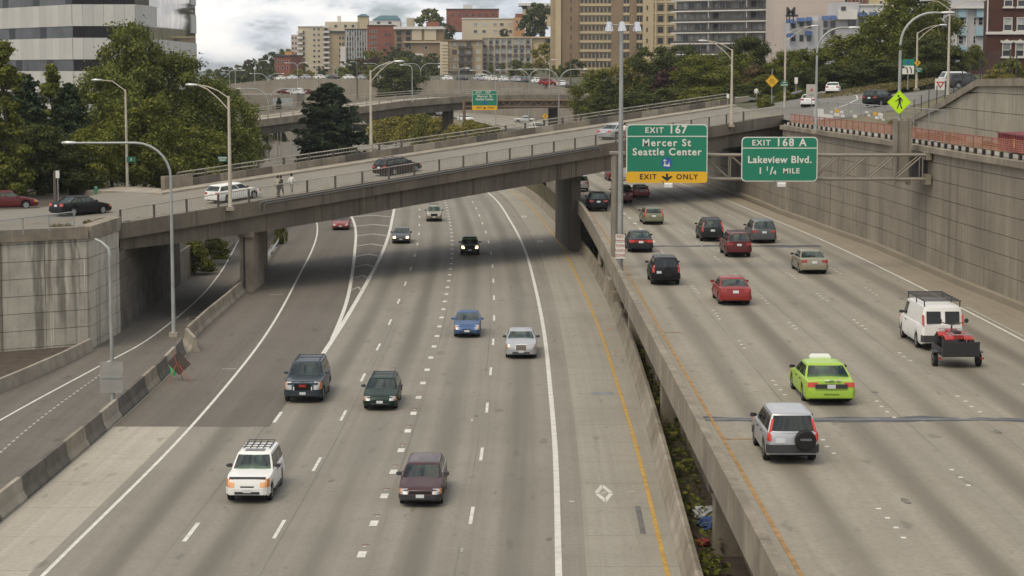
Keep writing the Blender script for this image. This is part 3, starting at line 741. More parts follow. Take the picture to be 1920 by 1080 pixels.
dep = table([(-13, -1.95), (0, -2.5), (20, -2.62), (39, -2.7), (60, -2.6), (92, -2.6)])
M_deckroad = road_mat('overpass_asphalt', (.225, .205, .168), 2, 4, 0)
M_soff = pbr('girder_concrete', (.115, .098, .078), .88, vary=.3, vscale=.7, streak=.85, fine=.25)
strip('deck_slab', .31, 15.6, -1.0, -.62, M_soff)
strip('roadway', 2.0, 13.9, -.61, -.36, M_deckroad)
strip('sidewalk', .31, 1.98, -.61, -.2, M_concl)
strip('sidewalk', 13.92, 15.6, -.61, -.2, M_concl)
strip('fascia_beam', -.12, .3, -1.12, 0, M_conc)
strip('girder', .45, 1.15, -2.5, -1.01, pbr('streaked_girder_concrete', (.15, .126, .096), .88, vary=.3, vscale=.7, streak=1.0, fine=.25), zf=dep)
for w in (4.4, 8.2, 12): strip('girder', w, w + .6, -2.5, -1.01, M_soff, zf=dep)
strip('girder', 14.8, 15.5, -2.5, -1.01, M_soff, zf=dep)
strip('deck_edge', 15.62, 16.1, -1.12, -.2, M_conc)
# far parapet, cast in lengths
t = t0(16) - .5; i = 0
while t < 92:
    strip('parapet_length', 15.66, 15.98, -.19, .42 if i else .8, (M_concp, M_concd, M_concp, M_conc, M_concl, M_concp)[i % 6], n=1, ta=t + .012, tb=t + 3.04 - .012); t += 3.05; i += 1
def rail(parent, w, ta, tb, z0, ht, mat, post=(.07, .05), step=3.05, rails=(1.0,), balus=None, pm=None, rr=.045):
    n = max(1, int((tb - ta) / step))
    for i in range(n + 1):
        t = ta + (tb - ta) * i / n; p = B(t, w, z0)
        m_ = MB(); a = BE * post[0]; b = BN * post[1]; m_.obox(p - a - b, a * 2, b * 2, (0, 0, ht), pm or mat); m_.build('post', parent, world=True)
    for f in rails:
        m_ = MB(); m_.tube([B(ta, w, z0 + ht * f), B((ta + tb) / 2, w, z0 + ht * f), B(tb, w, z0 + ht * f)], rr, 6, mat); m_.build('rail', parent, world=True)
    if balus:
        m_ = MB(); k = int((tb - ta) / balus)
        for i in range(k):
            p = B(ta + (i + .5) * balus, w, z0 + .1); m_.obox(p - BE * .008 - BN * .008, BE * .016, BN * .016, (0, 0, ht - .12), mat)
        tag(m_.build('baluster', parent, world=True), kind='stuff')
M_rail = pbr('weathered_rail', (.36, .33, .27), .6, metal=.2, vary=.3, vscale=2)
M_railp = pbr('rail_post_rusty', (.10, .085, .07), .7, vary=.3, vscale=3)
nr = thing('near_bridge_railing', 'metal railing with slender balusters along the near side of the overpass', 'railing', (-28, 141, 6.2))
rail(nr, .08, -12.3, 68.5, 0, .98, M_rail, rails=(1.0, .12), balus=.2, pm=M_railp)
fr = thing('far_bridge_railing', 'weathered double pipe railing on the far parapet of the overpass', 'railing', (-28, 163, 7.5))
rail(fr, 15.82, 6.5, 89, .42, .62, M_rail, rails=(1.0, .45), pm=M_railp, post=(.10, .06), rr=.055, balus=.35)
# conduits along the outer face
for k, (w, dz, lb) in enumerate(((-.24, -.10, 'upper grey conduit pipe running along the near face of the overpass'), (-.24, -.27, 'lower grey conduit pipe running along the near face of the overpass'))):
    m_ = MB(); m_.tube([B(.9 - .6 * k * 0 + .5 * k, w, dz - .55), B(.9 + .5 * k, w, dz - .12), B(1.15 + .5 * k, w, dz)] + [B(t, w, dz) for t in (6, 14, 24, 34, 43.5)] + [B(43.9, w, dz - .1), B(43.9, w, dz - .4)], .05, 6, pbr('conduit_grey', (.20, .195, .18), .5, metal=.4)); tag(m_.build('conduit_pipe', smooth=40), lb, 'pipe')
# columns
def colm(T, c, a, b, z0, z1, mat, name='column'):
    c = Vector(c); m_ = MB(); m_.obox(c - a - b + Vector((0, 0, z0)), a * 2, b * 2, (0, 0, z1 - z0), mat); return m_.build(name, T, world=True)
X_, Y_ = Vector((1, 0, 0)), Vector((0, 1, 0))
cp = thing('overpass_column', 'pale narrow wall column of the overpass beside the left ramp', 'column', (-20.6, 152, 0))
colm(cp, (-20.55, 155.4, 0), X_ * .52, Y_ * 3.4, -1.6, 4.55, M_concp); colm(cp, (-22.0, 171, 0), X_ * .45, Y_ * 2.4, -1.6, 5.5, M_concp)
colm(cp, (-20.55, 154.2, 0), X_ * .62, Y_ * 2.6, 4.3, 4.72, M_concp, 'bearing_block')
m_ = MB(); m_.tube([(-20.7, 151.9, 0), (-20.7, 151.9, 4.5)], .06, 6, M_dark); m_.build('drain_pipe', cp, world=True)
cp = thing('overpass_column', 'large square concrete column of the overpass between the two carriageways', 'column', (5.3, 182, 0))
pd = Vector((-.073, .997, 0)).normalized(); ps = Vector((pd.y, -pd.x, 0)); c1 = Vector((6.05, 186.2, 0))
colm(cp, c1 + pd * 8, ps * .44, pd * 8, -1, 7.45, M_conc)
colm(cp, c1 + pd * 7.9, ps * .58, pd * 8.2, 7.1, 7.5, M_soff, 'cap_beam')
# block walls at the bridge ends
eb = MB(); p = B(t0(16) - .9, 15.3); eb.obox(B(t0(16) - .6, 15.6, -1.2), BE * 1.85, BN * .5, (0, 0, 2.1), M_concp); tag(eb.build('parapet_end_block'), 'stained concrete end block at the left start of the far bridge parapet', 'block')
eb = MB(); eb.obox(B(-14.6, -.35, -.3), BE * 1.9, BN * .5, (0, 0, 1.0), M_concl); tag(eb.build('railing_end_block'), 'low concrete block at the left end of the near bridge railing, beside dry grass', 'block')

# ================================================================== FAR VIADUCT
FV = [(-70, 288, 6.2), (-41.5, 320, 8.9), (-29.2, 338, 10.3), (-19.2, 352, 11.6), (-8.9, 365, 12.25), (4, 378, 12.35), (14, 385, 12.2), (26, 392, 12.0)]
fv = thing('far_viaduct', 'curving concrete ramp bridge farther away, behind the overpass', 'bridge', (-20, 350, 0))
def fv_st(dz=0.0):
    out = []
    for i, p in enumerate(FV):
        a, b = Vector(FV[max(0, i - 1)]), Vector(FV[min(len(FV) - 1, i + 1)]); d = (b - a); d.z = 0; d.normalize(); out.append((Vector(p) + Vector((0, 0, dz)), Vector((-d.y, d.x, 0))))
    return out
def fvs(name, prof, mat): m_ = MB(); m_.sweep(prof, fv_st(), mat); return m_.build(name, fv, world=True)
fvs('fascia_beam', [(-.1, -.9), (.3, -.9), (.3, .25), (-.1, .25)], M_concp)
fvs('deck_slab', [(.31, -.6), (10.6, -.6), (10.6, -.1), (.31, -.1)], M_concl)
fvs('girder', [(.5, -2.3), (1.3, -2.3), (1.3, -.61), (.5, -.61)], M_soff)
fvs('girder', [(8.5, -2.3), (9.3, -2.3), (9.3, -.61), (8.5, -.61)], M_soff)
fvs('parapet', [(10.3, -.09), (10.6, -.09), (10.6, .5), (10.3, .5)], M_concl)
for px, py, dx in ((-11.9, 366.5, 1.0), (8, 386, .9), (-33, 343, .9)): m_ = MB(); m_.box(px - dx, px + dx, py - .8, py + 3, -.2, 10.2, M_soff); m_.build('column', fv, world=True)
fr2 = thing('far_viaduct_railing', 'pale pipe railing along the far curving bridge', 'railing', (-20, 350, 11))
for f in (.55, .95):
    m_ = MB(); m_.tube([Vector(p) + Vector((0, 0, f + .1)) for p in FV], .06, 5, M_rail); m_.build('rail', fr2, world=True)
    m_ = MB(); m_.tube([s_[0] + s_[1] * 10.45 + Vector((0, 0, f + .3)) for s_ in fv_st()], .06, 5, M_rail); m_.build('rail', fr2, world=True)
for a, b in zip(FV, FV[1:]):
    a, b = Vector(a), Vector(b); n = max(1, round((b - a).length / 3.2))
    for i in range(n):
        p = a.lerp(b, i / n); m_ = MB(); m_.box(p.x - .08, p.x + .08, p.y - .08, p.y + .08, p.z + .25, p.z + 1.05, M_rail); m_.build('post', fr2, world=True)
# ================================================================== VEHICLES
def paint(name, c, metal=.25, rough=.32): return pbr('paint_' + name, c, rough + .08, metal=metal, coat=.25 if max(c) > .04 else .10, spec=.35 if max(c) > .04 else .22)
M_tyre = pbr('tyre_rubber', (.018, .018, .018), .85, spec=.3)
M_rim = pbr('alloy_rim', (.34, .34, .35), .35, metal=.8)
M_under = pbr('underbody_black', (.012, .012, .012), .9, spec=.2)
M_blackp = pbr('black_plastic', (.028, .028, .03), .55)
M_grille = pbr('grille_black', (.008, .008, .008), .6, spec=.12)
M_bright = pbr('bright_trim', (.62, .62, .61), .3, metal=.35)
M_vinyl = pbr('spare_cover_vinyl', (.012, .012, .012), .6, spec=.25)
M_greyp = pbr('grey_plastic', (.045, .045, .047), .6, spec=.3)
M_chrome = pbr('chrome', (.62, .62, .62), .18, metal=1)
M_plate = pbr('licence_plate', (.55, .56, .58), .5)
M_red = pbr('red_lamp_lens', (.30, .018, .012), .2, coat=.5)
M_redlit = pbr('bright_red_lens', (.50, .035, .02), .2, coat=.5)
M_clear = pbr('headlamp_lens', (.40, .40, .39), .2, metal=.2, coat=.5)
M_amber = pbr('amber_lens', (.62, .20, .04), .2, coat=.6)
M_lit = pbr('lit_headlamp', (.9, .85, .7), .3, emit=(1, .80, .45), estr=2.2)
M_ambercorner = pbr('amber_corner_lamp', (.72, .36, .16), .25, coat=.5)  # amber lens colour only, no glow
def _glass():
    m = bpy.data.materials.new('car_glass'); m.use_nodes = True; q = NT(m.node_tree)
    pos = q('NewGeometry', out=0)
    c = q.mix(q.mapr(q.noise(pos, 1.4, 3), .38, .65), (.014, .018, .016), (.070, .085, .068))
    q('OutputMaterial', {0: q('BsdfPrincipled', {'Base Color': c, 'Roughness': .06, 'Specular IOR Level': .40})}); return m
M_glass = _glass()
M_seat = pbr('seat_fabric', (.17, .16, .14), .9)
def _see(name, tint, k):
    m = bpy.data.materials.new(name); m.use_nodes = True; q = NT(m.node_tree)
    fr = q('LayerWeight', {'Blend': .28}, out=0); bf = q('NewGeometry', out=6); f = q.math('MULTIPLY', q.math('ADD', q.math('MULTIPLY', fr, .75), k, clamp=True), q.math('SUBTRACT', 1.0, bf))
    q('OutputMaterial', {0: q('MixShader', {0: f, 1: q('BsdfTransparent', {'Color': tint + (1,)}), 2: q('BsdfGlossy', {'Color': (.85, .92, .88, 1), 'Roughness': .04})})}); return m
M_seeglass = _see('windscreen_glass', (.62, .70, .63), .07); M_seetint = _see('dark_windscreen_glass', (.16, .17, .17), .05)
M_tint = pbr('tinted_glass', (.010, .011, .012), .06, spec=.4)

def lerp(a, b, t): return a + (b - a) * t
def plin(pts):
    xs = [p[0] for p in pts]; ys = [p[1] for p in pts]
    return lambda x: float(np.interp(x, xs, ys))
def inv(pts):      # inverse of an increasing list
    ps = sorted((p[1], p[0]) for p in pts); return plin(ps)

SPEC = dict(
    sedan=dict(L=4.75, W=1.80, H=1.44, rw=.325, ax=(.95, 3.70), nose=[(0, .50), (.04, .60), (.14, .70), (.32, .77)], tail=[(4.50, 1.0), (4.66, .94), (4.73, .66), (4.75, .5)], c0=(1.28, .96), c1=(4.08, 1.01), t0=2.05, t1=3.30, wins=[(.03, .40), (.44, .78), (.82, .97)], doors=[(1.35, 2.45), (2.47, 3.40)]),
    bigsedan=dict(L=5.25, W=1.95, H=1.47, rw=.34, ax=(1.02, 3.92), nose=[(0, .52), (.04, .62), (.14, .74), (.35, .80)], tail=[(5.0, .99), (5.15, .95), (5.22, .68), (5.25, .5)], c0=(1.52, .97), c1=(4.45, 1.01), t0=2.35, t1=3.72, wins=[(.03, .40), (.44, .80), (.84, .96)], doors=[(1.62, 2.75), (2.77, 3.75)]),
    boxsedan=dict(L=5.0, W=1.88, H=1.48, rw=.36, ax=(.95, 3.98), nose=[(0, .56), (.03, .70), (.08, .84), (.25, .90)], tail=[(4.78, 1.05), (4.92, 1.0), (4.98, .68), (5.0, .5)], c0=(1.50, 1.05), c1=(4.35, 1.08), t0=2.25, t1=3.60, wins=[(.03, .42), (.46, .85)], doors=[(1.55, 2.7), (2.72, 3.75)]),
    wagon=dict(L=4.70, W=1.74, H=1.42, rw=.31, ax=(.92, 3.62), nose=[(0, .48), (.04, .58), (.12, .68), (.3, .75)], tail=[(4.58, .96), (4.66, .8), (4.69, .6), (4.70, .45)], c0=(1.30, .95), c1=(4.60, .97), t0=2.02, t1=4.22, wins=[(.03, .31), (.34, .62), (.65, .97)], doors=[(1.35, 2.4), (2.42, 3.35)]),
    hatch=dict(L=4.45, W=1.73, H=1.49, rw=.31, ax=(.90, 3.60), nose=[(0, .50), (.05, .62), (.18, .74), (.4, .84)], tail=[(4.32, 1.06), (4.40, .9), (4.43, .62), (4.45, .45)], c0=(1.0, 1.0), c1=(4.28, 1.07), t0=2.0, t1=3.05, wins=[(.02, .12), (.15, .45), (.48, .80)], doors=[(1.3, 2.35), (2.37, 3.25)]),
    suv=dict(L=4.75, W=1.80, H=1.72, rw=.37, ax=(.88, 3.68), nose=[(0, .62), (.03, .78), (.09, .95), (.22, 1.02)], tail=[(4.62, 1.08), (4.70, .95), (4.73, .7), (4.75, .55)], c0=(1.40, 1.12), c1=(4.64, 1.12), t0=2.02, t1=4.40, wins=[(.03, .30), (.33, .62), (.66, .97)], doors=[(1.42, 2.5), (2.52, 3.4)], gc=.27),
    bigsuv=dict(L=5.15, W=2.02, H=1.90, rw=.40, ax=(.98, 3.92), nose=[(0, .68), (.03, .88), (.08, 1.06), (.22, 1.14)], tail=[(5.02, 1.18), (5.10, 1.0), (5.13, .75), (5.15, .6)], c0=(1.55, 1.22), c1=(5.04, 1.22), t0=2.25, t1=4.82, wins=[(.03, .30), (.33, .62), (.66, .97)], doors=[(1.6, 2.75), (2.77, 3.75)], gc=.28),
    compactsuv=dict(L=4.40, W=1.77, H=1.70, rw=.36, ax=(.86, 3.46), nose=[(0, .60), (.04, .75), (.12, .90), (.28, .97)], tail=[(4.28, 1.06), (4.36, .95), (4.39, .7), (4.40, .55)], c0=(1.20, 1.08), c1=(4.30, 1.10), t0=1.92, t1=4.05, wins=[(.03, .33), (.36, .66), (.70, .97)], doors=[(1.25, 2.3), (2.32, 3.25)], gc=.26),
    minivan=dict(L=4.85, W=1.92, H=1.74, rw=.34, ax=(.95, 3.85), nose=[(0, .54), (.05, .68), (.2, .82), (.45, .92)], tail=[(4.72, 1.06), (4.80, .9), (4.83, .65), (4.85, .5)], c0=(1.10, 1.06), c1=(4.74, 1.08), t0=2.05, t1=4.40, wins=[(.02, .26), (.29, .60), (.63, .97)], doors=[(1.3, 2.35), (2.37, 3.5)]),
    van=dict(L=5.70, W=2.02, H=2.08, rw=.37, ax=(.95, 4.38), nose=[(0, .66), (.04, .85), (.12, 1.02), (.3, 1.10)], tail=[(5.60, 1.22), (5.66, 1.1), (5.69, .75), (5.70, .55)], c0=(.98, 1.22), c1=(5.63, 1.24), t0=1.62, t1=5.42, wins=[(.01, .17)], doors=[(1.2, 2.25)], gc=.28, wt=.84),
    pickup=dict(L=4.95, W=1.76, H=1.62, rw=.35, ax=(.85, 3.85), nose=[(0, .60), (.03, .74), (.08, .88), (.2, .94)], tail=[(4.90, 1.03), (4.93, .9), (4.94, .7), (4.95, .55)], c0=(1.30, 1.05), c1=(3.0, 1.05), t0=1.85, t1=2.85, wins=[(.04, .62), (.66, .95)], doors=[(1.35, 2.45)], gc=.27),
    coupe=dict(L=4.6, W=1.82, H=1.33, rw=.33, ax=(.95, 3.52), nose=[(0, .48), (.05, .58), (.16, .68), (.4, .74)], tail=[(4.35, .99), (4.52, .94), (4.58, .66), (4.6, .5)], c0=(1.42, .93), c1=(4.02, .99), t0=2.20, t1=3.02, wins=[(.04, .55), (.6, .92)], doors=[(1.5, 2.8)]),
)

def vehicle(kind, col, label, loc, rz, cat='car', name='car', group=None, glass=None, lights='off', rear='std', extras=(), merge=False, bumper=None, scale=1.0, trim=None, grille='bar', rim=None, tail=None, plate=True, hi=.72, sx=-.38, vinyl=None):
    S = SPEC[kind]; L, Wd, H, rw = S['L'], S['W'], S['H'], S['rw']; hw = Wd / 2; gc = S.get('gc', .2)
    glass = glass or M_glass
    T_ = S['nose'] + [S['c0']] + [(S['c1'][0], S['c1'][1])] + [p for p in S['tail'] if p[0] > S['c1'][0]]
    Tf = plin(T_)
    plan = [(0, .70), (.05, .80), (.16, .89), (.42, .965), (.9, 1.0), (L - .7, 1.0), (L - .28, .975), (L - .09, .93), (L - .03, .88), (L, .80)]
    Pf = plin(plan)
    Ra = rw + .075
    def zl(s):
        for a in S['ax']:
            if abs(s - a) < Ra: return rw + math.sqrt(Ra * Ra - (s - a) ** 2) * .92
        if s < .35: return lerp(gc + .1, gc, s / .35)
        if s > L - .35: return lerp(gc + .1, gc, (L - s) / .35)
        return gc
    ss = set([0, .02, .05, .1, .16, .25, .42, .65, L, L - .01, L - .03, L - .06, L - .1, L - .18, L - .28, L - .5, S['c0'][0], S['c1'][0]] + [p[0] for p in T_])
    for a in S['ax']:
        for k in range(-6, 7): ss.add(a + Ra * math.sin(k * math.pi / 12) * .999)
        ss.add(a - Ra - .004); ss.add(a + Ra + .004)
    ss |= set(frange(.9, L - .9, .45)); ss = sorted(s for s in ss if 0 <= s <= L)
    fr_ = [(.93, 0), (.985, .14), (1.0, .45), (.985, .8), (.955, .93), (.89, .985), (.60, 1.0), (.0, 1.0)]
    def zfrac(s, f): a = zl(s); return a + (Tf(s) - a) * f
    b = MB(); rings = []
    crown = lambda s: .035 * min(1, s / .4) * min(1, (L - s) / .3)
    for s in ss:
        w = hw * Pf(s); half = [(w * a, s - L / 2, zfrac(s, f) + (crown(s) * (1 - a) if f == 1 else 0)) for a, f in fr_]
        rings.append(half + [(-x, y, z) for x, y, z in reversed(half[:-1])])
    b.loft(rings, col, closed=False)
    # cabin
    wt = S.get('wt', .735) * hw; wb = .925 * hw
    (s0b, z0b), (s1b, z1b) = S['c0'], S['c1']
    def lev(f):
        return lerp(s0b, S['t0'], f), lerp(s1b, S['t1'], f), lerp(wb, wt, f)
    def zb(s): return lerp(z0b, z1b, min(1, max(0, (s - s0b) / (s1b - s0b)))) - .035
    def zat(s, f): return lerp(zb(s), H - .055, f)
    def C(side, a, f):
        x0, x1, w = lev(f); bow = .16 * f * (1 - f) * .35
        if side == 'f': s = x0 - .09 * (1 - a * a) + .02; return Vector((a * w * .93, s - L / 2, zat(s, f)))
        if side == 'r': s = x1 + .06 * (1 - a * a) - .015; return Vector((a * w * .93, s - L / 2, zat(s, f)))
        s = lerp(x0 + .06, x1 - .05, a); sg = 1 if side == 'R' else -1
        return Vector((sg * (w + bow), s - L / 2, zat(s, f)))
    def ring(f):
        r = [C('f', a, f) for a in (-1, -.6, -.2, .2, .6, 1)] + [C('R', a, f) for a in (0, .2, .4, .6, .8, 1)] + [C('r', a, f) for a in (1, .6, .2, -.2, -.6, -1)] + [C('L', a, f) for a in (1, .8, .6, .4, .2, 0)]
        return r
    cr = [ring(f) for f in (0, .10, .5, .92, 1.0)]
    top = cr[-1]; cx = sum((p for p in top), Vector()) / len(top)
    for k, dz in ((.90, .03), (.72, .05), (.4, .056)):
        cr.append([Vector((p.x * k, cx.y + (p.y - cx.y) * (1 - (1 - k) * .55), H - .055 + dz)) for p in top])
    n_ = len(cr[0]); fs_ = []
    for k in range(len(cr) - 1):                                     # open behind the windscreen and the rear window
        for i in range(n_):
            if not merge and k in (1, 2) and (i < 5 or (12 <= i < 17 and kind != 'van')): continue
            j = (i + 1) % n_; fs_.append((k * n_ + i, k * n_ + j, (k + 1) * n_ + j, (k + 1) * n_ + i))
    fs_.append(tuple(range((len(cr) - 1) * n_, len(cr) * n_))); b.add([p for r in cr for p in r], fs_, col)
    # black underside, made lower and wider to deepen the shade beneath the car
    b.box(-hw * .84, hw * .84, .12 - L / 2, L / 2 - .14, gc + .02, .58, M_under)
    b.box(-hw * .70, hw * .70, .8 - L / 2, L / 2 - .8, gc - .09, gc + .02, M_under)
    root = thing(name, label, cat, loc, rz, group)
    if scale != 1: root.scale = (scale,) * 3
    acc = MB() if merge else None
    def part(mb, nm, par=None, smooth=30):
        if merge: 
            mats = mb.mats
            for f, k in zip(mb.f, mb.m): pass
            base = len(acc.v); acc.v += mb.v
            for f, k in zip(mb.f, mb.m): acc.f.append(tuple(base + i for i in f)); acc.m.append(acc.mi(mats[k] if mats else None))
            return None
        return mb.build(nm, par or root, smooth)
    part(b, 'body', smooth=28)
    def solid(P, off, th, mat):
        """P: grid of points; a thin solid lying on the surface"""
        nu, nv = len(P), len(P[0]); cen = Vector((0, 0, .7))
        F, Bk = [], []
        for i in range(nu):
            for j in range(nv):
                du = P[min(i + 1, nu - 1)][j] - P[max(i - 1, 0)][j]; dv = P[i][min(j + 1, nv - 1)] - P[i][max(j - 1, 0)]
                n = du.cross(dv).normalized()
                if n.dot(P[i][j] - Vector((0, P[i][j].y * .5, .6))) < 0: n = -n
                F.append(P[i][j] + n * off); Bk.append(P[i][j] + n * (off - th))
        fs = []; N_ = nu * nv
        for i in range(nu - 1):
            for j in range(nv - 1):
                a = i * nv + j; fs.append((a, a + 1, a + nv + 1, a + nv)); fs.append((N_ + a + nv, N_ + a + nv + 1, N_ + a + 1, N_ + a))
        for i in range(nu - 1):
            for j in (0, nv - 1): a = i * nv + j; fs.append((a, a + nv, N_ + a + nv, N_ + a))
        for j in range(nv - 1):
            for i in (0, nu - 1): a = i * nv + j; fs.append((a, a + 1, N_ + a + 1, N_ + a))
        return MB().add(F + Bk, fs, mat)
    def cab(side, a0, a1, f0, f1, mat, nm, off=.008, nu=6, nv=3, th=.03):
        P = [[C(side, lerp(a0, a1, i / nu), lerp(f0, f1, j / nv)) for j in range(nv + 1)] for i in range(nu + 1)]
        return part(solid(P, off, th, mat), nm)
    see = M_glass if merge else (M_seeglass if glass is M_glass else M_seetint)
    cab('f', -.97, .97, .095, .925, see, 'windshield')
    if kind != 'van': cab('r', -.96, .96, .095, .925, see, 'rear_window')
    if not merge:
        m_ = MB(); zf_ = min(z0b, z1b) - .12; m_.box(-wb * .9, wb * .9, s0b + .02 - L / 2, s0b + .55 - L / 2, zf_, zf_ + .10, M_blackp); part(m_, 'dashboard')
        for sg in (-1, 1):
            for q_, sy_ in enumerate((S['t0'] + .42, min(S['t0'] + 1.35, S['t1'] - .05)) if kind not in ('van', 'pickup') else (S['t0'] + .35,)):
                m_ = MB(); y_ = sy_ - L / 2; x_ = sg * hw * .42
                m_.loft([[(x_ + dx * k, y_ + dy + t_, z) for dx, dy in ((-.24, -.07), (.24, -.07), (.24, .07), (-.24, .07))] for z, k, t_ in ((.55, 1, -.06), (H - .52, .95, .02), (H - .46, .7, .03))], M_seat)
                m_.box(x_ - .12, x_ + .12, y_ - .04, y_ + .07, H - .45, H - .24, M_seat); part(m_, 'seat')
        m_ = MB(); m_.lathe([(.17, 0), (.19, .015), (.17, .03)], (hw * .42, S['t0'] + .0 - L / 2, zf_ + .12), 'y', 14, M_blackp); part(m_, 'steering_wheel')
    for sd_ in 'LR':
        for (a0, a1) in S['wins']: cab(sd_, a0, a1, .10, .86, glass, 'side_window', nu=3)
    nose_inv = inv(S['nose']); tail_inv = inv([(L - s, z) for s, z in S['tail']])
    pinv_f = inv([(s, f) for s, f in plan[:5]]); pinv_r = inv([(L - s, f) for s, f in plan[5:]])
    def end(which, x, z):
        f = abs(x) / hw
        if which == 'f': s = max(nose_inv(z), pinv_f(f)) if z > S['nose'][0][1] else pinv_f(f); return Vector((x, s - L / 2, z))
        s = max(tail_inv(z), pinv_r(f)); return Vector((x, L - s - L / 2, z))
    def epatch(which, x0, x1, z0, z1, mat, nm, off=.012, th=.05, nu=5, nv=2):
        P = [[end(which, lerp(x0, x1, i / nu), lerp(z0, z1, j / nv)) for j in range(nv + 1)] for i in range(nu + 1)]
        return part(solid(P, off, th, mat), nm)
    bc = bumper or col; hz = S['nose'][-1][1]; nb = S['nose'][0][1]; tz = S['c1'][1] if S['c1'][0] > L - .4 else S['tail'][0][1]
    epatch('f', -hw * .955, hw * .955, gc + .12, nb + .02, bc, 'front_bumper', .035, .12, 14, 2)
    epatch('f', -hw * .55, hw * .55, gc + .14, gc + .24, M_blackp, 'air_intake', .05, .03, 6, 1)
    epatch('r', -hw * .955, hw * .955, gc + .14, nb + .08, bc, 'rear_bumper', .04, .12, 14, 2)
    hl = {'off': M_clear, 'lit': M_lit, 'amber': M_ambercorner}[lights]
    z0h, z1h = nb + .05, hz - .03
    for sg in (-1, 1):
        hp = epatch('f', sg * hw * .56, sg * hw * .86, z0h, z1h, hl, 'headlight', .012, .06, 4, 2)
        epatch('f', sg * hw * .865, sg * hw * .94, z0h, z1h, M_amber, 'turn_signal', .012, .05, 3, 2)
    if grille == 'bar': epatch('f', -hw * .50, hw * .50, nb + .07, hz - .05, M_grille, 'grille', .010, .05, 5, 2)
    elif grille == 'body': epatch('f', -hw * .30, hw * .30, nb + .05, nb + .10, M_grille, 'grille', .010, .05, 5, 1)
    elif grille == 'chrome':
        epatch('f', -hw * .48, hw * .48, nb - .10, hz - .05, M_bright, 'grille_frame', .012, .05, 6, 2)
        epatch('f', -hw * .43, hw * .43, nb - .05, hz - .11, M_grille, 'grille', .02, .05, 6, 2)
    elif grille == 'mesh':
        epatch('f', -hw * .36, hw * .36, nb - .06, hz - .03, M_bright, 'grille_frame', .03, .07, 6, 2)
        epatch('f', -hw * .32, hw * .32, nb - .02, hz - .06, pbr('grille_mesh', (.16, .12, .10), .4, metal=.6), 'grille', .038, .05, 6, 2)
    if rear == 'std':
        for sg in (-1, 1): epatch('r', sg * hw * .52, sg * hw * .93, tz - .25, tz - .07, tail or M_red, 'taillight', .012, .05, 4, 2)
    elif rear == 'wide':
        epatch('r', -hw * .52, hw * .52, tz - .24, tz - .08, tail or M_red, 'light_bar', .010, .05, 4, 2)
        for sg in (-1, 1): epatch('r', sg * hw * .53, sg * hw * .93, tz - .26, tz - .07, tail or M_redlit, 'taillight', .012, .05, 4, 2)
    elif rear == 'high':
        for sg in (-1, 1):
            cab('r', sg * .93, sg * 1.05, .04, hi, tail or M_redlit, 'taillight', .03, 2, 3, .09)
            epatch('r', sg * hw * .80, sg * hw * .94, tz - .3, tz - .03, tail or M_redlit, 'lower_taillight', .014, .05, 2, 2)
    if plate:
        epatch('f', -.16, .16, gc + .2, gc + .33, M_plate, 'license_plate', .055, .03, 2, 1)
        px_ = .42 if 'spare' in extras else 0; epatch('r', px_ - .16, px_ + .16, tz - .36 if px_ else tz - .30, tz - .21 if px_ else tz - .15, M_plate, 'license_plate', .03, .03, 2, 1)
    # doors, handles, mirrors
    if not merge:
        for sg in (-1, 1):
            for (d0, d1) in S['doors']:
                P = []
                for i in range(4):
                    s = lerp(d0 + .012, d1 - .012, i / 3); w = hw * Pf(s); row = []
                    for f, a in ((.14, .985), (.45, 1.0), (.8, .985), (.92, .958)): row.append(Vector((sg * w * a, s - L / 2, gc + (Tf(s) - gc) * f)))
                    P.append(row)
                dd = part(solid(P, .011, .03, col), 'door')
                h = MB(); zz_ = Tf(d1) - .16; x = sg * (hw * 1.0); h.box(min(x, x + sg * .035), max(x, x + sg * .035), d1 - .28 - L / 2, d1 - .1 - L / 2, zz_, zz_ + .035, trim or M_blackp)
                part(h, 'door_handle', dd)
    for sg in (-1, 1):
        m_ = MB(); c = C('R' if sg > 0 else 'L', .06, .10); zz_ = c.z + .03
        x0, x1 = sorted((c.x + sg * .03, c.x + sg * .27))
        m_.loft([[(x, c.y + dy * k + .02, zz_ + dz * k + .05) for dy, dz in ((-.06, -.07), (.06, -.06), (.06, .08), (-.04, .07))] for x, k in ((x0, .35), (lerp(x0, x1, .35), .95), (lerp(x0, x1, .8), 1.0), (x1, .8))], trim or M_blackp)
        part(m_, 'mirror')
    # wheels
    for a in S['ax']:
        for sg in (-1, 1):
            m_ = MB(); xo, xi = sg * (hw - .02), sg * (hw - .25)
            m_.lathe([(rw * .60, xi), (rw * .93, xi), (rw, lerp(xi, xo, .2)), (rw, lerp(xi, xo, .8)), (rw * .94, xo), (rw * .66, xo + sg * .002), (rw * .62, xo - sg * .03)], (0, a - L / 2, rw), 'x', 20, M_tyre)
            w_ = part(m_, 'wheel', smooth=50)
            m_ = MB(); m_.lathe([(rw * .66, xo - sg * .05), (rw * .64, xo - sg * .006), (rw * .55, xo - sg * .02), (rw * .2, xo - sg * .012), (rw * .15, xo + sg * .002), (.01, xo + sg * .002)], (0, a - L / 2, rw), 'x', 16, rim or M_rim)
            for k in range(5):
                an = 2 * math.pi * k / 5 + .3; y_, z_ = math.cos(an) * rw * .40, math.sin(an) * rw * .40
                m_.lathe([(rw * .115, xo - sg * .03), (rw * .115, xo - sg * .009), (.005, xo - sg * .008)], (0, a - L / 2 + y_, rw + z_), 'x', 6, M_blackp)
            part(m_, 'rim', w_, 40)
    # extras
    roofz = H + .0
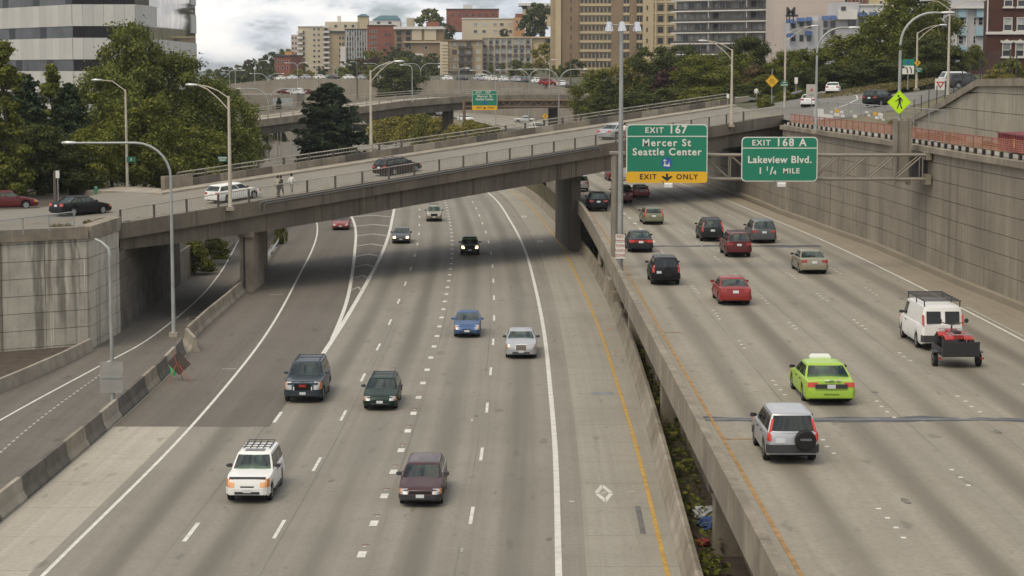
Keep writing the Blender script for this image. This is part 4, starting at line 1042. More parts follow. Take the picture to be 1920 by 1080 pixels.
    if 'rack' in extras:
        for sg in (-1, 1):
            m_ = MB(); m_.tube([(sg * wt * .86, S['t0'] + .15 - L / 2, H - .02), (sg * wt * .86, S['t0'] + .3 - L / 2, H + .06), (sg * wt * .86, S['t1'] - .3 - L / 2, H + .06), (sg * wt * .86, S['t1'] - .12 - L / 2, H - .02)], .022, 6, M_blackp); part(m_, 'roof_rail')
        for f in (.3, .75):
            m_ = MB(); y = lerp(S['t0'], S['t1'], f) - L / 2; m_.box(-wt * .86, wt * .86, y - .03, y + .03, H + .045, H + .075, M_blackp); part(m_, 'roof_bar')
    if 'basket' in extras:
        m_ = MB(); y0, y1 = S['t0'] + .75 - L / 2, S['t1'] - .1 - L / 2
        for i in range(5): x = lerp(-wt * .8, wt * .8, i / 4); m_.box(x - .012, x + .012, y0, y1, H + .01, H + .04, M_blackp)
        part(m_, 'roof_rack')
        m_ = MB()
        for i in range(4): y = lerp(y0, y1, i / 3); m_.box(-wt * .85, wt * .85, y - .014, y + .014, H + .05, H + .08, M_blackp)
        part(m_, 'rack_crossbars')
    if 'sunroof' in extras:
        m_ = MB(); m_.box(-wt * .6, wt * .6, S['t0'] + .18 - L / 2, S['t0'] + .58 - L / 2, H - .01, H + .018, M_tint); part(m_, 'sunroof')
    if 'deflector' in extras: epatch('f', -hw * .80, hw * .80, hz - .045, hz + .012, M_blackp, 'hood_deflector', .045, .04, 8, 1)
    if 'spare' in extras:
        m_ = MB(); m_.lathe([(.01, L / 2 + .30), (.30, L / 2 + .30), (.345, L / 2 + .26), (.35, L / 2 + .08), (.33, L / 2 - .02)], (sx, 0, .86), 'y', 26, vinyl or M_vinyl); sp_ = part(m_, 'spare_wheel_cover', smooth=40)
        return root, sp_
    if 'spoiler' in extras:
        m_ = MB(); m_.box(-hw * .8, hw * .8, L / 2 - .22, L / 2 - .05, tz + .12, tz + .16, col); m_.box(-hw * .75, -hw * .7, L / 2 - .2, L / 2 - .1, tz - .02, tz + .12, col); m_.box(hw * .7, hw * .75, L / 2 - .2, L / 2 - .1, tz - .02, tz + .12, col); part(m_, 'spoiler')
    if 'steps' in extras:
        for sg in (-1, 1):
            m_ = MB(); m_.box(*sorted((sg * hw * .9, sg * hw * 1.06)), S['ax'][0] + .5 - L / 2, S['ax'][1] - .5 - L / 2, gc + .02, gc + .1, M_greyp); part(m_, 'running_board')
    if 'bed' in extras:
        m_ = MB(); m_.box(-hw * .78, hw * .78, S['c1'][0] + .12 - L / 2, L / 2 - .12, Tf(4.5) + .02, Tf(4.5) + .05, M_under); part(m_, 'cargo_bed')
    if merge:
        me = acc.mesh('body'); me.shade_smooth(); me.set_sharp_from_angle(angle=R(30)); o = bpy.data.objects.new('body', me); COL.objects.link(o); o.parent = root
    return root

def put(u, v, z, kind, rz, near, dz=0.0):
    """place a vehicle so that the tyres of its nearest axle touch the ground at pixel (u, v)"""
    S = SPEC[kind]; L = S['L']; p = G(u, v, z)
    yl = (S['ax'][0] if near == 'f' else S['ax'][1]) - L / 2 + (-S['rw'] * .3 if near == 'f' else S['rw'] * .3)
    return (p.x + math.sin(rz) * yl, p.y - math.cos(rz) * yl, z)
LANE = 'cars coming towards the viewer on the left carriageway'
AWAY = 'cars driving away on the right carriageway'
BR = 'cars on the overpass road'
def left_car(kind, col, u, v, label, off=-5, **k):
    Y = G(u, v, 0).y; rz = tangent(fL, off, Y); return vehicle(kind, col, label, put(u, v, 0, kind, rz, 'f'), rz, group=LANE, **k)
def right_car(kind, col, u, v, label, **k):
    Y = G(u, v, 4.1).y; rz = math.pi + tangent(fR, 16, Y); return vehicle(kind, col, label, put(u, v, 4.1, kind, rz, 'r'), rz, group=AWAY, **k)

P_white = paint('white', (.72, .71, .68), 0); P_maroon = paint('maroon', (.045, .013, .015), .15); P_yukon = paint('blue_grey', (.030, .043, .056), .35)
P_green = paint('dark_green', (.008, .024, .016), .2); P_blue = paint('blue', (.045, .095, .21), .35); P_silver = paint('silver', (.45, .45, .46), .6)
P_black = paint('black', (.006, .006, .007), 0); P_dgrey = paint('dark_grey', (.055, .06, .065), .4); P_tan = paint('champagne', (.33, .31, .25), .5)
P_red = paint('red', (.24, .020, .016), .1); P_dred = paint('dark_red', (.10, .010, .011), .2); P_lime = paint('lime', (.30, .455, .04), 0); P_gold = paint('gold', (.30, .27, .20), .5)
P_olive = paint('olive_gold', (.20, .20, .125), .5); P_charc = paint('charcoal', (.022, .023, .024), .25); P_slate = paint('slate', (.10, .105, .11), .5); P_crim = paint('crimson', (.22, .02, .02), .25)
P_white2 = paint('off_white', (.66, .66, .66), 0)

# --- left carriageway, fronts towards the viewer
ex = left_car('suv', P_white, 469, 938, 'white four-wheel-drive with roof rack, sunroof and amber headlights, nearest on the left', off=-10, cat='suv', name='sport_utility', lights='amber', extras=('basket', 'sunroof', 'deflector', 'steps'), grille='body', trim=M_blackp, bumper=P_white)
left_car('wagon', P_maroon, 790, 944, 'dark maroon estate car with black bumpers, nearest car in the middle lane', cat='station wagon', name='estate_car', bumper=M_blackp, extras=(), grille='bar')
yk = left_car('bigsuv', P_yukon, 571, 752, 'big blue-grey utility vehicle with chrome grille and red grille letters', off=-10, cat='suv', name='sport_utility', grille='chrome', extras=('rack', 'steps'), trim=P_yukon)
left_car('wagon', P_green, 714, 766, 'dark green estate car with roof rails, right of the big blue-grey vehicle', cat='station wagon', name='estate_car', extras=('rack',), grille='body')
left_car('hatch', P_blue, 876, 631, 'blue hatchback with rounded nose left of the silver saloon', cat='hatchback', name='hatchback', grille='body', trim=P_blue)
left_car('boxsedan', P_silver, 977, 670, 'silver saloon with a large square mesh grille in the lane beside the solid white line', off=-1.5, cat='sedan', name='saloon_car', grille='mesh', lights='off')
left_car('pickup', P_black, 881, 478, 'small black pickup truck with lit headlights, just before the overpass shadow', cat='pickup truck', name='pickup_truck', lights='lit', extras=('bed',), grille='bar')
left_car('sedan', P_dgrey, 752, 456, 'dark grey saloon with lit headlights beside the striped gore', off=-12, cat='sedan', name='saloon_car', lights='lit', grille='body')
left_car('suv', P_tan, 814, 415, 'silver and tan utility vehicle coming out from under the overpass', cat='suv', name='sport_utility', bumper=P_gold, grille='chrome', extras=('rack',))
left_car('coupe', P_crim, 639, 431, 'red low car on the slip lane left of the striped gore', off=-17, name='coupe', cat='car', grille='body')
# --- right carriageway, tails towards the viewer
crv, spare = right_car('compactsuv', P_silver, 1480, 863, 'silver compact four-wheel-drive with a black spare wheel cover, nearest on the right', cat='suv', name='sport_utility', rear='high', extras=('spare',), bumper=M_greyp, glass=M_tint)
taxi = right_car('bigsedan', P_lime, 1549, 752, 'lime green taxi saloon with a white roof sign', cat='taxi', name='taxi', plate=True, rear='std', tail=M_redlit)
van = right_car('van', P_white, 1757, 652, 'white panel van with black ladder rack towing a black trailer', cat='van', name='panel_van', glass=M_tint, bumper=M_greyp, rear='none')
right_car('sedan', P_red, 1376, 570, 'bright red saloon ahead of the lime taxi, in the second lane', cat='sedan', name='saloon_car', rear='std', trim=P_red)
rv, sp2 = right_car('compactsuv', P_black, 1247, 533, 'black compact four-wheel-drive with black spare wheel cover, behind the black saloon', cat='suv', name='sport_utility', rear='high', extras=('spare',), bumper=P_black, tail=M_redlit, hi=.26, sx=-.05, glass=M_tint)
right_car('sedan', P_charc, 1200, 472, 'black saloon with a full-width red light bar, beside the no parking sign', cat='sedan', name='saloon_car', rear='wide')
right_car('compactsuv', P_charc, 1334, 452, 'dark grey tall estate with red rear pillars lights, left of the dark red utility vehicle', cat='station wagon', name='estate_car', rear='high', extras=('rack',))
right_car('suv', P_dred, 1383, 481, 'dark red utility vehicle with roof rails between two dark grey cars', cat='suv', name='sport_utility', extras=('rack',), tail=M_red)
right_car('minivan', P_slate, 1430, 455, 'dark grey minivan right of the dark red utility vehicle', cat='minivan', name='minivan')
right_car('sedan', P_gold, 1523, 512, 'pale gold saloon in the lane nearest the right retaining wall', cat='sedan', name='saloon_car')
right_car('wagon', P_olive, 1224, 420, 'olive gold estate car in the overpass shadow on the right carriageway', cat='station wagon', name='estate_car', rear='high')
right_car('suv', P_black, 1121, 395, 'black utility vehicle beside the overpass column on the right carriageway', cat='suv', name='sport_utility')
right_car('coupe', P_red, 1200, 371, 'bright red low coupe seen under the big green sign', cat='car', name='coupe', rear='wide', extras=('spoiler',))
right_car('minivan', P_dred, 1168, 380, 'dark red minivan half hidden behind the gantry post', cat='minivan', name='minivan')
right_car('suv', P_silver, 1088, 358, 'silver utility vehicle half hidden behind the overpass column', cat='suv', name='sport_utility')
right_car('sedan', P_dred, 1153, 338, 'dark red saloon far off under the overpass, left of the gantry post', cat='sedan', name='saloon_car')
# lettering and special parts
gr = text('GMC', .17, pbr('red_badge', (.5, .03, .03), .4), 'badge', yk, (0, -SPEC['bigsuv']['L'] / 2 - .035, .93), (R(90), 0, 0), .012, .006)
text('HONDA', .10, pbr('grey_letters', (.36, .36, .36), .5), 'lettering', spare, (-.38, SPEC['compactsuv']['L'] / 2 + .305, .90), (R(90), 0, R(180)), .004)
Lx = SPEC['bigsedan']['L'] / 2
m_ = MB(); m_.loft([[(x * k, y * k - .35, z) for x, y in ((-.42, -.14), (.42, -.14), (.42, .14), (-.42, .14))] for z, k in ((1.45, 1), (1.53, 1), (1.62, .82))], pbr('white_plastic', (.75, .75, .72), .4)); m_.build('roof_sign', taxi)
m_ = MB(); m_.box(-.62, .62, Lx - .015, Lx + .035, .70, .86, M_blackp); m_.build('rear_panel', taxi)
m_ = MB(); m_.box(-.16, .16, Lx + .03, Lx + .05, .70, .85, M_plate); m_.build('license_plate', taxi)
for x, c in ((-.28, (.6, .3, .5)), (-.02, (.12, .25, .12)), (.16, (.75, .75, .75))):
    m_ = MB(); m_.box(x - .09, x + .09, Lx - .12, Lx - .018, .985, 1.0, pbr('decal%.1f' % c[0], c, .5)); m_.build('decal', taxi)
text('YellowTaxi.net', .10, M_blackp, 'lettering', taxi, (0, Lx + .048, .47), (R(90), 0, R(180)), .004)
# van rear doors, windows, lights, rack
Lv = SPEC['van']['L'] / 2; vw = SPEC['van']['W'] / 2
for sg in (-1, 1):
    m_ = MB(); m_.obox((sg * .02, Lv - .02, .62), (sg * .83, 0, 0), (0, .03, 0), (0, 0, .60), P_white); d_ = m_.build('rear_door', van)
    m_ = MB(); m_.obox((sg * .10, Lv - .075, 1.28), (sg * .66, 0, 0), (0, .05, 0), (0, -.14, .56), M_tint); m_.build('rear_window', d_)
    m_ = MB(); m_.obox((sg * .88, Lv - .10, 1.22), (sg * .075, 0, 0), (0, .09, 0), (0, -.13, .46), M_redlit); m_.build('taillight', van)
text('EXPRESS', .08, M_blackp, 'lettering', van, (.55, Lv + .02, .70), (R(90), 0, R(180)), .004)
m_ = MB(); zt = 2.30
for sg in (-1, 1): m_.tube([(sg * .82, -1.3, zt), (sg * .82, 2.6, zt)], .03, 6, M_blackp)
m_.build('rack_side_rail', van)
for i in range(8):
    y = -1.3 + 3.9 * i / 7; m_ = MB(); m_.tube([(-.86, y, zt + .03), (.86, y, zt + .03)], .028, 6, M_blackp); m_.build('rack_crossbar', van)
for y in (-1.2, .7, 2.5):
    for sg in (-1, 1): m_ = MB(); m_.tube([(sg * .82, y, 2.0), (sg * .82, y, zt)], .028, 6, M_blackp); m_.build('rack_post', van)
# trailer with quad bike
pv = van.location; rzv = van.rotation_euler.z
tr0 = put(1798, 688, 4.1, 'van', rzv, 'r'); pt = G(1796, 688, 4.1)
tr = thing('trailer', 'small black two-wheeled utility trailer with ramp tailgate behind the white van', 'trailer', (pt.x, pt.y + .2, 4.1), rzv)
m_ = MB(); m_.box(-.78, .78, -1.7, .75, .52, .60, M_blackp); m_.build('deck', tr)
for x in (-.78, .74): m_ = MB(); m_.box(x, x + .04, -1.7, .75, .60, .85, M_blackp); m_.build('side_rail', tr)
m_ = MB()
for i in range(9): z = .58 + i * .07; m_.box(-.78, .78, .76, .80, z, z + .045, M_blackp)
for x in (-.80, .76): m_.box(x, x + .05, .755, .81, .5, 1.2, M_blackp)
m_.box(-.75, .75, .765, .785, .58, 1.15, M_blackp); m_.build('tailgate', tr)
m_ = MB(); m_.tube([(0, -1.7, .5), (0, -3.0, .5)], .05, 6, M_blackp); m_.build('tow_bar', tr)
for sg in (-1, 1):
    m_ = MB(); m_.lathe([(.14, sg * .86), (.29, sg * .86), (.30, sg * .9), (.30, sg * 1.03), (.28, sg * 1.06), (.15, sg * 1.06)], (0, -.1, .30), 'x', 18, M_tyre); w_ = m_.build('wheel', tr, 40)
    m_ = MB(); m_.lathe([(.17, sg * 1.03), (.16, sg * 1.062), (.05, sg * 1.05), (.01, sg * 1.055)], (0, -.1, .30), 'x', 14, pbr('white_rim', (.65, .64, .6), .5)); m_.build('rim', w_, 40)
    m_ = MB(); m_.box(sg * .95 - .13, sg * .95 + .13, -.48, .28, .64, .68, M_blackp); m_.build('mudguard', tr)
    m_ = MB(); m_.box(sg * .92 - .07, sg * .92 + .07, .77, .82, .42, .50, M_red); m_.build('taillight', tr)
qb = thing('quad_bike', 'red quad bike strapped on the black trailer', 'quad bike', tr.matrix_world @ Vector((0, 0, 0)), 0)
qb.location = (pt.x - .03, pt.y + .2 + .5, 4.1 + .60); qb.rotation_euler = (0, 0, rzv); qb.scale = (1.18, 1.1, 1.2)
P_q = paint('quad_red', (.40, .03, .025), 0)
m_ = MB(); m_.loft([[(x * k, y, z + dz) for x, dz in ((-.22, 0), (.22, 0), (.2, .16), (-.2, .16))] for y, z, k in ((-.95, .50, .8), (-.6, .62, 1.1), (-.1, .56, .8), (.3, .56, .9), (.8, .55, .8))], P_q); m_.build('body', qb, 40)
for y0, y1 in ((-.95, -.35), (.3, .9)):
    for sg in (-1, 1): m_ = MB(); m_.loft([[(sg * x, y, z + t) for x, t in ((.18, 0), (.52, .0), (.52, .03), (.18, .04))] for y, z in ((y0, .5), (lerp(y0, y1, .3), .62), (lerp(y0, y1, .7), .62), (y1, .52))], P_q); m_.build('fender', qb, 40)
m_ = MB(); m_.loft([[(x, y, z + dz) for x, dz in ((-.14, 0), (.14, 0), (.12, .1), (-.12, .1))] for y, z in ((-.15, .70), (.2, .68), (.6, .72))], M_blackp); m_.build('seat', qb, 40)
m_ = MB(); m_.tube([(-.42, -.38, 1.02), (-.2, -.45, .98), (0, -.5, .92), (.2, -.45, .98), (.42, -.38, 1.02)], .022, 6, M_blackp); m_.tube([(0, -.62, .6), (0, -.5, .92)], .03, 6, M_blackp); m_.build('handlebar', qb)
for sg in (-1, 1): m_ = MB(); m_.lathe([(.02, -.35), (.08, -.34), (.09, -.3), (.02, -.29)], (sg * .50, 0, 1.10), 'y', 10, M_blackp); m_.build('hand_guard', qb)
for y in (-.75, .72):
    m_ = MB()
    for i in range(5): x = -.4 + i * .2; m_.tube([(x, y - .25, .72), (x, y + .25, .72)], .014, 5, M_chrome)
    m_.tube([(-.42, y - .25, .72), (.42, y - .25, .72)], .016, 5, M_chrome); m_.tube([(-.42, y + .25, .72), (.42, y + .25, .72)], .016, 5, M_chrome); m_.build('rack', qb)
    for sg in (-1, 1): m_ = MB(); m_.lathe([(.12, sg * .36), (.27, sg * .37), (.29, sg * .45), (.27, sg * .56), (.12, sg * .57)], (0, y, .29), 'x', 16, M_tyre); m_.build('wheel', qb, 40)

# --- on the overpass (road climbs to the right)
BRZ = math.atan2(BE.y, BE.x) + math.pi / 2             # front towards +e
def bridge_car(kind, col, t, w, label, **k):
    p = B(t, w, -.36); o = vehicle(kind, col, label, p, BRZ, group=BR, **k)
    o.rotation_euler = (-math.atan(.0716), 0, BRZ); return o
def t_at(u, w):      # t where the lane offset w is seen at picture column u
    k = (u - 960) / FPX; q0 = BP + BN * w; return (q0.x - k * q0.y) / (k * BE.y - BE.x)
bridge_car('wagon', P_white, t_at(438, 4.6), 4.6, 'white estate car driving up the left end of the overpass', cat='station wagon', name='estate_car')
bridge_car('wagon', paint('black_maroon', (.020, .008, .010), .2), t_at(746, 4.8), 4.8, 'very dark estate car with roof rails on the middle of the overpass', cat='station wagon', name='estate_car', extras=('rack',))
bridge_car('sedan', P_silver, t_at(1159, 4.8), 4.8, 'silver saloon on the overpass, left of the big green sign', cat='sedan', name='saloon_car', tail=M_redlit)
vehicle('sedan', P_black, 'black saloon turning onto the overpass at its left end', G(152, 402, 6.2), R(-40) + math.pi, cat='sedan', name='saloon_car', group=BR, tail=M_redlit)
vehicle('sedan', P_dred, 'red saloon at the left edge in front of the dark trees', G(14, 391, 6.2), R(-75) + math.pi, cat='sedan', name='saloon_car', group=BR)
# --- street beyond the right end
vehicle('sedan', P_white2, 'white saloon stopped behind the back of a square road sign, right of the overpass', on_ground(1517, 200, hR), R(-12) + math.pi, cat='sedan', name='saloon_car')
vehicle('sedan', P_white, 'white saloon climbing the side street under the trees', on_ground(1562, 175, hR), R(-12) + math.pi, cat='sedan', name='saloon_car')
vehicle('suv', P_black, 'black utility vehicle turning uphill behind the yellow pedestrian sign', on_ground(1650, 199, hR), R(-40) + math.pi, cat='suv', name='sport_utility')
# --- far cars
def far_car(kind, col, u, v, z, rz, label, **k): return vehicle(kind, col, label, G(u, v, z), rz, merge=True, **k)
far_car('pickup', P_silver, 985, 231, 5.9, R(70), 'silver pickup truck far off below the curved wall', name='pickup_truck', cat='pickup truck')
far_car('van', P_white, 1004, 249, 5.4, R(25), 'white truck with a square cab seen just over the overpass parapet', name='truck', cat='truck')
far_car('sedan', P_white2, 873, 228, 6.2, R(30), 'white car far off beside the far viaduct column', name='saloon_car', cat='sedan')
far_car('sedan', P_dgrey, 817, 218, 6.2, R(30), 'grey blue car far off above the yellowing shrubs', name='saloon_car', cat='sedan')
far_car('sedan', P_white, 485, 301, -1.0, R(20), 'white car on the frontage road left of the tall conifer', name='saloon_car', cat='sedan')
# ================================================================== TREES AND SHRUBS
F_olive = foliage('olive_leaves', (.066, .084, .024), (.250, .265, .070))
F_green = foliage('green_leaves', (.060, .080, .020), (.255, .258, .058))
F_dark = foliage('dark_leaves', (.034, .050, .020), (.140, .156, .050))
F_yel = foliage('yellowing_leaves', (0.117, 0.117, 0.026), (0.364, 0.310, 0.074))
F_con = foliage('conifer_needles', (.022, .040, .022), (.085, .115, .055), .15)
F_red = foliage('purple_leaves', (0.039, 0.022, 0.026), (0.117, 0.060, 0.063))
F_rust = foliage('rusty_leaves', (0.063, 0.055, 0.026), (0.213, 0.145, 0.074))
M_bark = pbr('bark', (.07, .055, .042), .95, vary=.3, vscale=4)
def leafmesh(name, C, N, size, mat, aspect=1.0):
    """C centres, N rough outward normals: one small quad per leaf clump"""
    n = len(C)
    N = N + rng.normal(0, .55, (n, 3)); N /= np.linalg.norm(N, axis=1)[:, None] + 1e-9
    a = np.cross(N, rng.normal(0, 1, (n, 3))); a /= np.linalg.norm(a, axis=1)[:, None] + 1e-9
    b = np.cross(N, a); s = size * rng.uniform(.55, 1.35, (n, 1))
    a = a * s * .5 * aspect; b = b * s * .5
    bend = N * s * .12
    V = np.empty((n, 4, 3)); V[:, 0] = C - a - bend; V[:, 1] = C - b * .8 + bend * .4; V[:, 2] = C + a - bend; V[:, 3] = C + b * .8 + bend * .4
    me = bpy.data.meshes.new(name); me.vertices.add(n * 4); me.vertices.foreach_set('co', V.reshape(-1))
    me.loops.add(n * 4); me.loops.foreach_set('vertex_index', np.arange(n * 4)); me.polygons.add(n)
    me.polygons.foreach_set('loop_start', np.arange(n) * 4); me.materials.append(mat); me.update(); me.validate(); return me
def blob_crown(name, H, Wd, nb, nl, leaf, mat, base=.22, shape='round', seed=0):
    r_ = np.random.default_rng(seed + 100)
    C, N = [], []
    bl = []
    for i in range(nb):
        f = (i + .5) / nb; z = base * H + (H - base * H) * f
        if shape == 'round': rad = .5 * Wd * math.sqrt(max(.04, 1 - abs((f - .42) / .62) ** 2.2))
        elif shape == 'cone': rad = .5 * Wd * (1 - f) ** .8 + .05 * Wd
        elif shape == 'bush': rad = .5 * Wd * math.sqrt(max(.03, 1 - f ** 2.4))
        else: rad = .5 * Wd * (1 - abs(f - .5) ** 2 * 1.6)
        an = i * 2.39996 + r_.uniform(-.5, .5); k = r_.uniform(.25, .92)
        br = Wd * r_.uniform(.09, .24) * (1 - .35 * f)
        bl.append((np.array([math.cos(an) * rad * k, math.sin(an) * rad * k, min(z, H - br * .5)]), br, r_.uniform(.55, .9)))
    w = np.array([b[1] ** 2 for b in bl]); w /= w.sum()
    for (c, br, sq), k in zip(bl, (w * nl).astype(int) + 1):
        d = r_.normal(0, 1, (k, 3)); d /= np.linalg.norm(d, axis=1)[:, None]
        rr = br * (r_.uniform(0, 1, (k, 1)) ** .36) * np.where(r_.uniform(0, 1, (k, 1)) < .14, r_.uniform(1.1, 1.7, (k, 1)), r_.uniform(.75, 1.15, (k, 1)))
        p = c + d * rr * np.array([1, 1, sq]); C.append(p); N.append(d + np.array([0, 0, .35]))
    C = np.concatenate(C); N = np.concatenate(N)
    C[:, 2] = np.maximum(C[:, 2], .1)
    return leafmesh(name, C, N, leaf, mat), bl
def trunk_mesh(H, bl, r0, top=.7):
    m_ = MB(); m_.tube([(0, 0, -.6), (0, 0, .3), (.05 * r0, .1, H * .3), (-.1, 0, H * .55), (0, 0, H * top)], [r0 * 1.25, r0, r0 * .8, r0 * .5, r0 * .12], 8, M_bark)
    for i, (c, br, sq) in enumerate(bl[1::max(1, len(bl) // 9)]):
        z0 = max(H * .16, c[2] - .35 * math.hypot(c[0], c[1]) - .6); m_.tube([(0, 0, min(z0, H * .6)), (c[0] * .5, c[1] * .5, (z0 + c[2]) / 2 + .15), tuple(c)], [r0 * .4, r0 * .25, r0 * .06], 5, M_bark)
    me = m_.mesh('trunk'); me.shade_smooth(); return me
def conifer_mesh(name, H, Wd, nl, leaf, mat, seed=0, droop=.25, base=.08):
    r_ = np.random.default_rng(seed + 500); C, N = [], []; nbr = 120
    for i in range(nbr):
        f = (i / nbr) ** .9; z = H * (base + (1 - base) * f); Lb = (.5 * Wd * (1 - f) ** .44 + .12) * r_.uniform(.6, 1.12)
        if f > .9: Lb *= 1.2
        an = i * 2.39996 + r_.uniform(-.4, .4); k = max(6, int(nl / nbr * (1.6 * (1 - f) + .25)))
        t = r_.uniform(.05, 1, k) ** .7; wd = .16 * Lb * (1 - .55 * t) + .06
        lat = r_.normal(0, 1, k) * wd; up = r_.normal(0, .10, k) * Lb * .5
        x = t * Lb; dz = -droop * Lb * t + .22 * Lb * t * t + up
        C.append(np.stack([math.cos(an) * x - math.sin(an) * lat, math.sin(an) * x + math.cos(an) * lat, z + dz], 1))
        N.append(np.stack([np.full(k, math.cos(an) * .5), np.full(k, math.sin(an) * .5), np.full(k, .8)], 1))
    C = np.concatenate(C); C[:, 2] = np.clip(C[:, 2], .1, H * 1.02)
    return leafmesh(name, C, np.concatenate(N), leaf, mat, 1.7)
TREE = {}
def proto(key, fn): TREE[key] = fn()
def mk_blob(H, Wd, nb, nl, leaf, mat, base, shape, seed, r0=.22):
    me, bl = blob_crown('crown', H, Wd, nb, nl, leaf, mat, base, shape, seed); return dict(H=H, W=Wd, crown=me, trunk=trunk_mesh(H, bl, r0))
def mk_con(H, Wd, nl, leaf, mat, seed):
    me = conifer_mesh('crown', H, Wd, nl, leaf, mat, seed); m_ = MB(); m_.tube([(0, 0, -.8), (0, 0, H * .5), (0, 0, H * .97)], [.24, .15, .03], 7, M_bark); return dict(H=H, W=Wd, crown=me, trunk=m_.mesh('trunk'))
for i in range(2):
    proto('olive%d' % i, lambda: mk_blob(12, 9, 46, 21000, .27, F_olive, .18, 'round', i))
    proto('green%d' % i, lambda: mk_blob(11, 9.5, 48, 18000, .30, F_green, .12, 'round', 10 + i))
    proto('dark%d' % i, lambda: mk_blob(10, 8.5, 44, 15000, .30, F_dark, .06, 'round', 20 + i))
    proto('yellow%d' % i, lambda: mk_blob(9, 8, 40, 12000, .30, F_yel, .1, 'round', 30 + i))
    proto('conifer%d' % i, lambda: mk_con(14, 9.5, 26000, .34, F_con, i))
    proto('fargreen%d' % i, lambda: mk_blob(11, 10, 30, 3600, .75, F_green, .08, 'round', 40 + i))
    proto('fardark%d' % i, lambda: mk_blob(11, 10, 30, 3600, .75, F_dark, .05, 'round', 50 + i))
    proto('shrub%d' % i, lambda: mk_blob(3.2, 5, 30, 5000, .24, F_yel, .03, 'bush', 60 + i, .06))
    proto('gshrub%d' % i, lambda: mk_blob(3.0, 4.5, 26, 5000, .22, F_green, .03, 'bush', 70 + i, .06))
proto('slim0', lambda: mk_blob(13, 5, 44, 12000, .28, F_dark, .05, 'cone', 81)); proto('slim1', lambda: mk_blob(13, 4.4, 44, 12000, .28, F_green, .05, 'cone', 82))
proto('red0', lambda: mk_blob(9, 9, 26, 3000, .7, F_red, .05, 'round', 90)); proto('red1', lambda: mk_blob(9, 9, 30, 6000, .4, F_rust, .05, 'round', 91))
proto('faryel0', lambda: mk_blob(9, 10, 26, 3000, .7, F_yel, .05, 'round', 92)); proto('faryel1', TREE['faryel0'].copy)
_tc = [0]
def tree(kind, u, vtop, Y, zbase, wpx, label, name='tree', cat='tree', group=None, rot=None):
    p = D(u, vtop, Y); Hh = p.z - zbase; Ww = wpx / FPX * Y; _tc[0] += 1
    T = TREE[kind + str(_tc[0] % 2)]
    r = thing(name, label, cat, (p.x, Y, zbase), random.uniform(0, 6.28) if rot is None else rot, group)
    r.scale = (Ww / T['W'], Ww / T['W'], Hh / T['H'])
    obj('crown', T['crown'], r); obj('trunk', T['trunk'], r)
    return r
LT = 'trees behind the street left of the overpass'
for a in (
    ('slim', 4, 78, 168, 6.1, 105, 'dark narrow tree cut by the left edge of the picture'),
    ('conifer', 46, 138, 186, 6.1, 125, 'dark conifer second from the left edge, below the office building'),
    ('slim', 97, 122, 192, 6.1, 80, 'narrow green tree with a thin pointed top before the office windows'),
    ('conifer', 128, 156, 182, 6.1, 110, 'dark conifer between the pointed tree and the big olive tree'),
    ('olive', 243, 46, 200, 5.8, 165, 'tallest olive green tree reaching up before the office building'),
    ('olive', 205, 128, 190, 6.0, 150, 'olive green tree behind the first left lamp post'),
    ('olive', 322, 100, 206, 4.5, 190, 'broad olive green tree in front of the office building corner'),
    ('green', 268, 185, 184, 5.8, 170, 'lower bushy green tree behind the street corner post'),
    ('olive', 392, 150, 210, 3.8, 160, 'olive tree behind the double-arm lamp near the bridge start'),
    ('olive', 436, 196, 214, 2.5, 110, 'small olive tree at the right end of the left tree group'),
    ('green', 165, 240, 178, 6.1, 120, 'leafy low tree above the fire hydrant'),
    ('dark', 70, 235, 176, 6.1, 150, 'dark bushy tree behind the black saloon'),
    ('dark', 5, 235, 172, 6.1, 130, 'dark bushy tree behind the red saloon at the left edge'),
    ('dark', 130, 280, 176, 6.1, 120, 'dark undergrowth bush behind the small street sign'),
    ('green', 350, 235, 190, 4.8, 160, 'dense green bush behind the far parapet end block')): tree(*a, group=LT)
tree('conifer', 617, 156, 300, -.6, 172, 'big dark conifer rising behind the middle of the overpass', 'conifer')
tree('conifer', 523, 183, 420, 2, 26, 'tiny pointed conifer before the far retaining wall', 'conifer')
tree('dark', 745, 122, 480, 2.5, 140, 'wide dark pine behind the far viaduct railing', 'conifer')
for lb_, a in (('leftmost yellowing shrub, beside the lamp pole,', ('shrub', 712, 226, 430, 1.2, 70)), ('second yellowing shrub from the left', ('shrub', 742, 218, 425, 2, 80)), ('tallest olive shrub', ('shrub', 775, 212, 420, 2.4, 80)), ('green shrub behind the dark round bush', ('gshrub', 800, 216, 405, 2.4, 60)), ('yellowing shrub left of the far viaduct column', ('shrub', 822, 222, 395, 2.6, 60)), ('round dark green bush low', ('gshrub', 788, 238, 385, .6, 44)), ('yellowing shrub before the viaduct column', ('shrub', 852, 236, 350, 1.2, 60)), ('yellowing shrub just below the far green sign', ('shrub', 884, 226, 352, 2.4, 70)), ('yellowing shrub right of the far green sign', ('shrub', 908, 234, 345, 3, 60)), ('low yellowing shrub closest to the overpass parapet', ('shrub', 835, 246, 352, .6, 50)), ('small green shrub at the right end', ('gshrub', 930, 236, 345, 4, 40))):
    tree(*a, lb_ + ' on the planted bank between the far carriageways', 'shrub', 'shrub', 'shrubs on the bank between the far carriageways')
CT = 'trees behind the right half of the overpass'
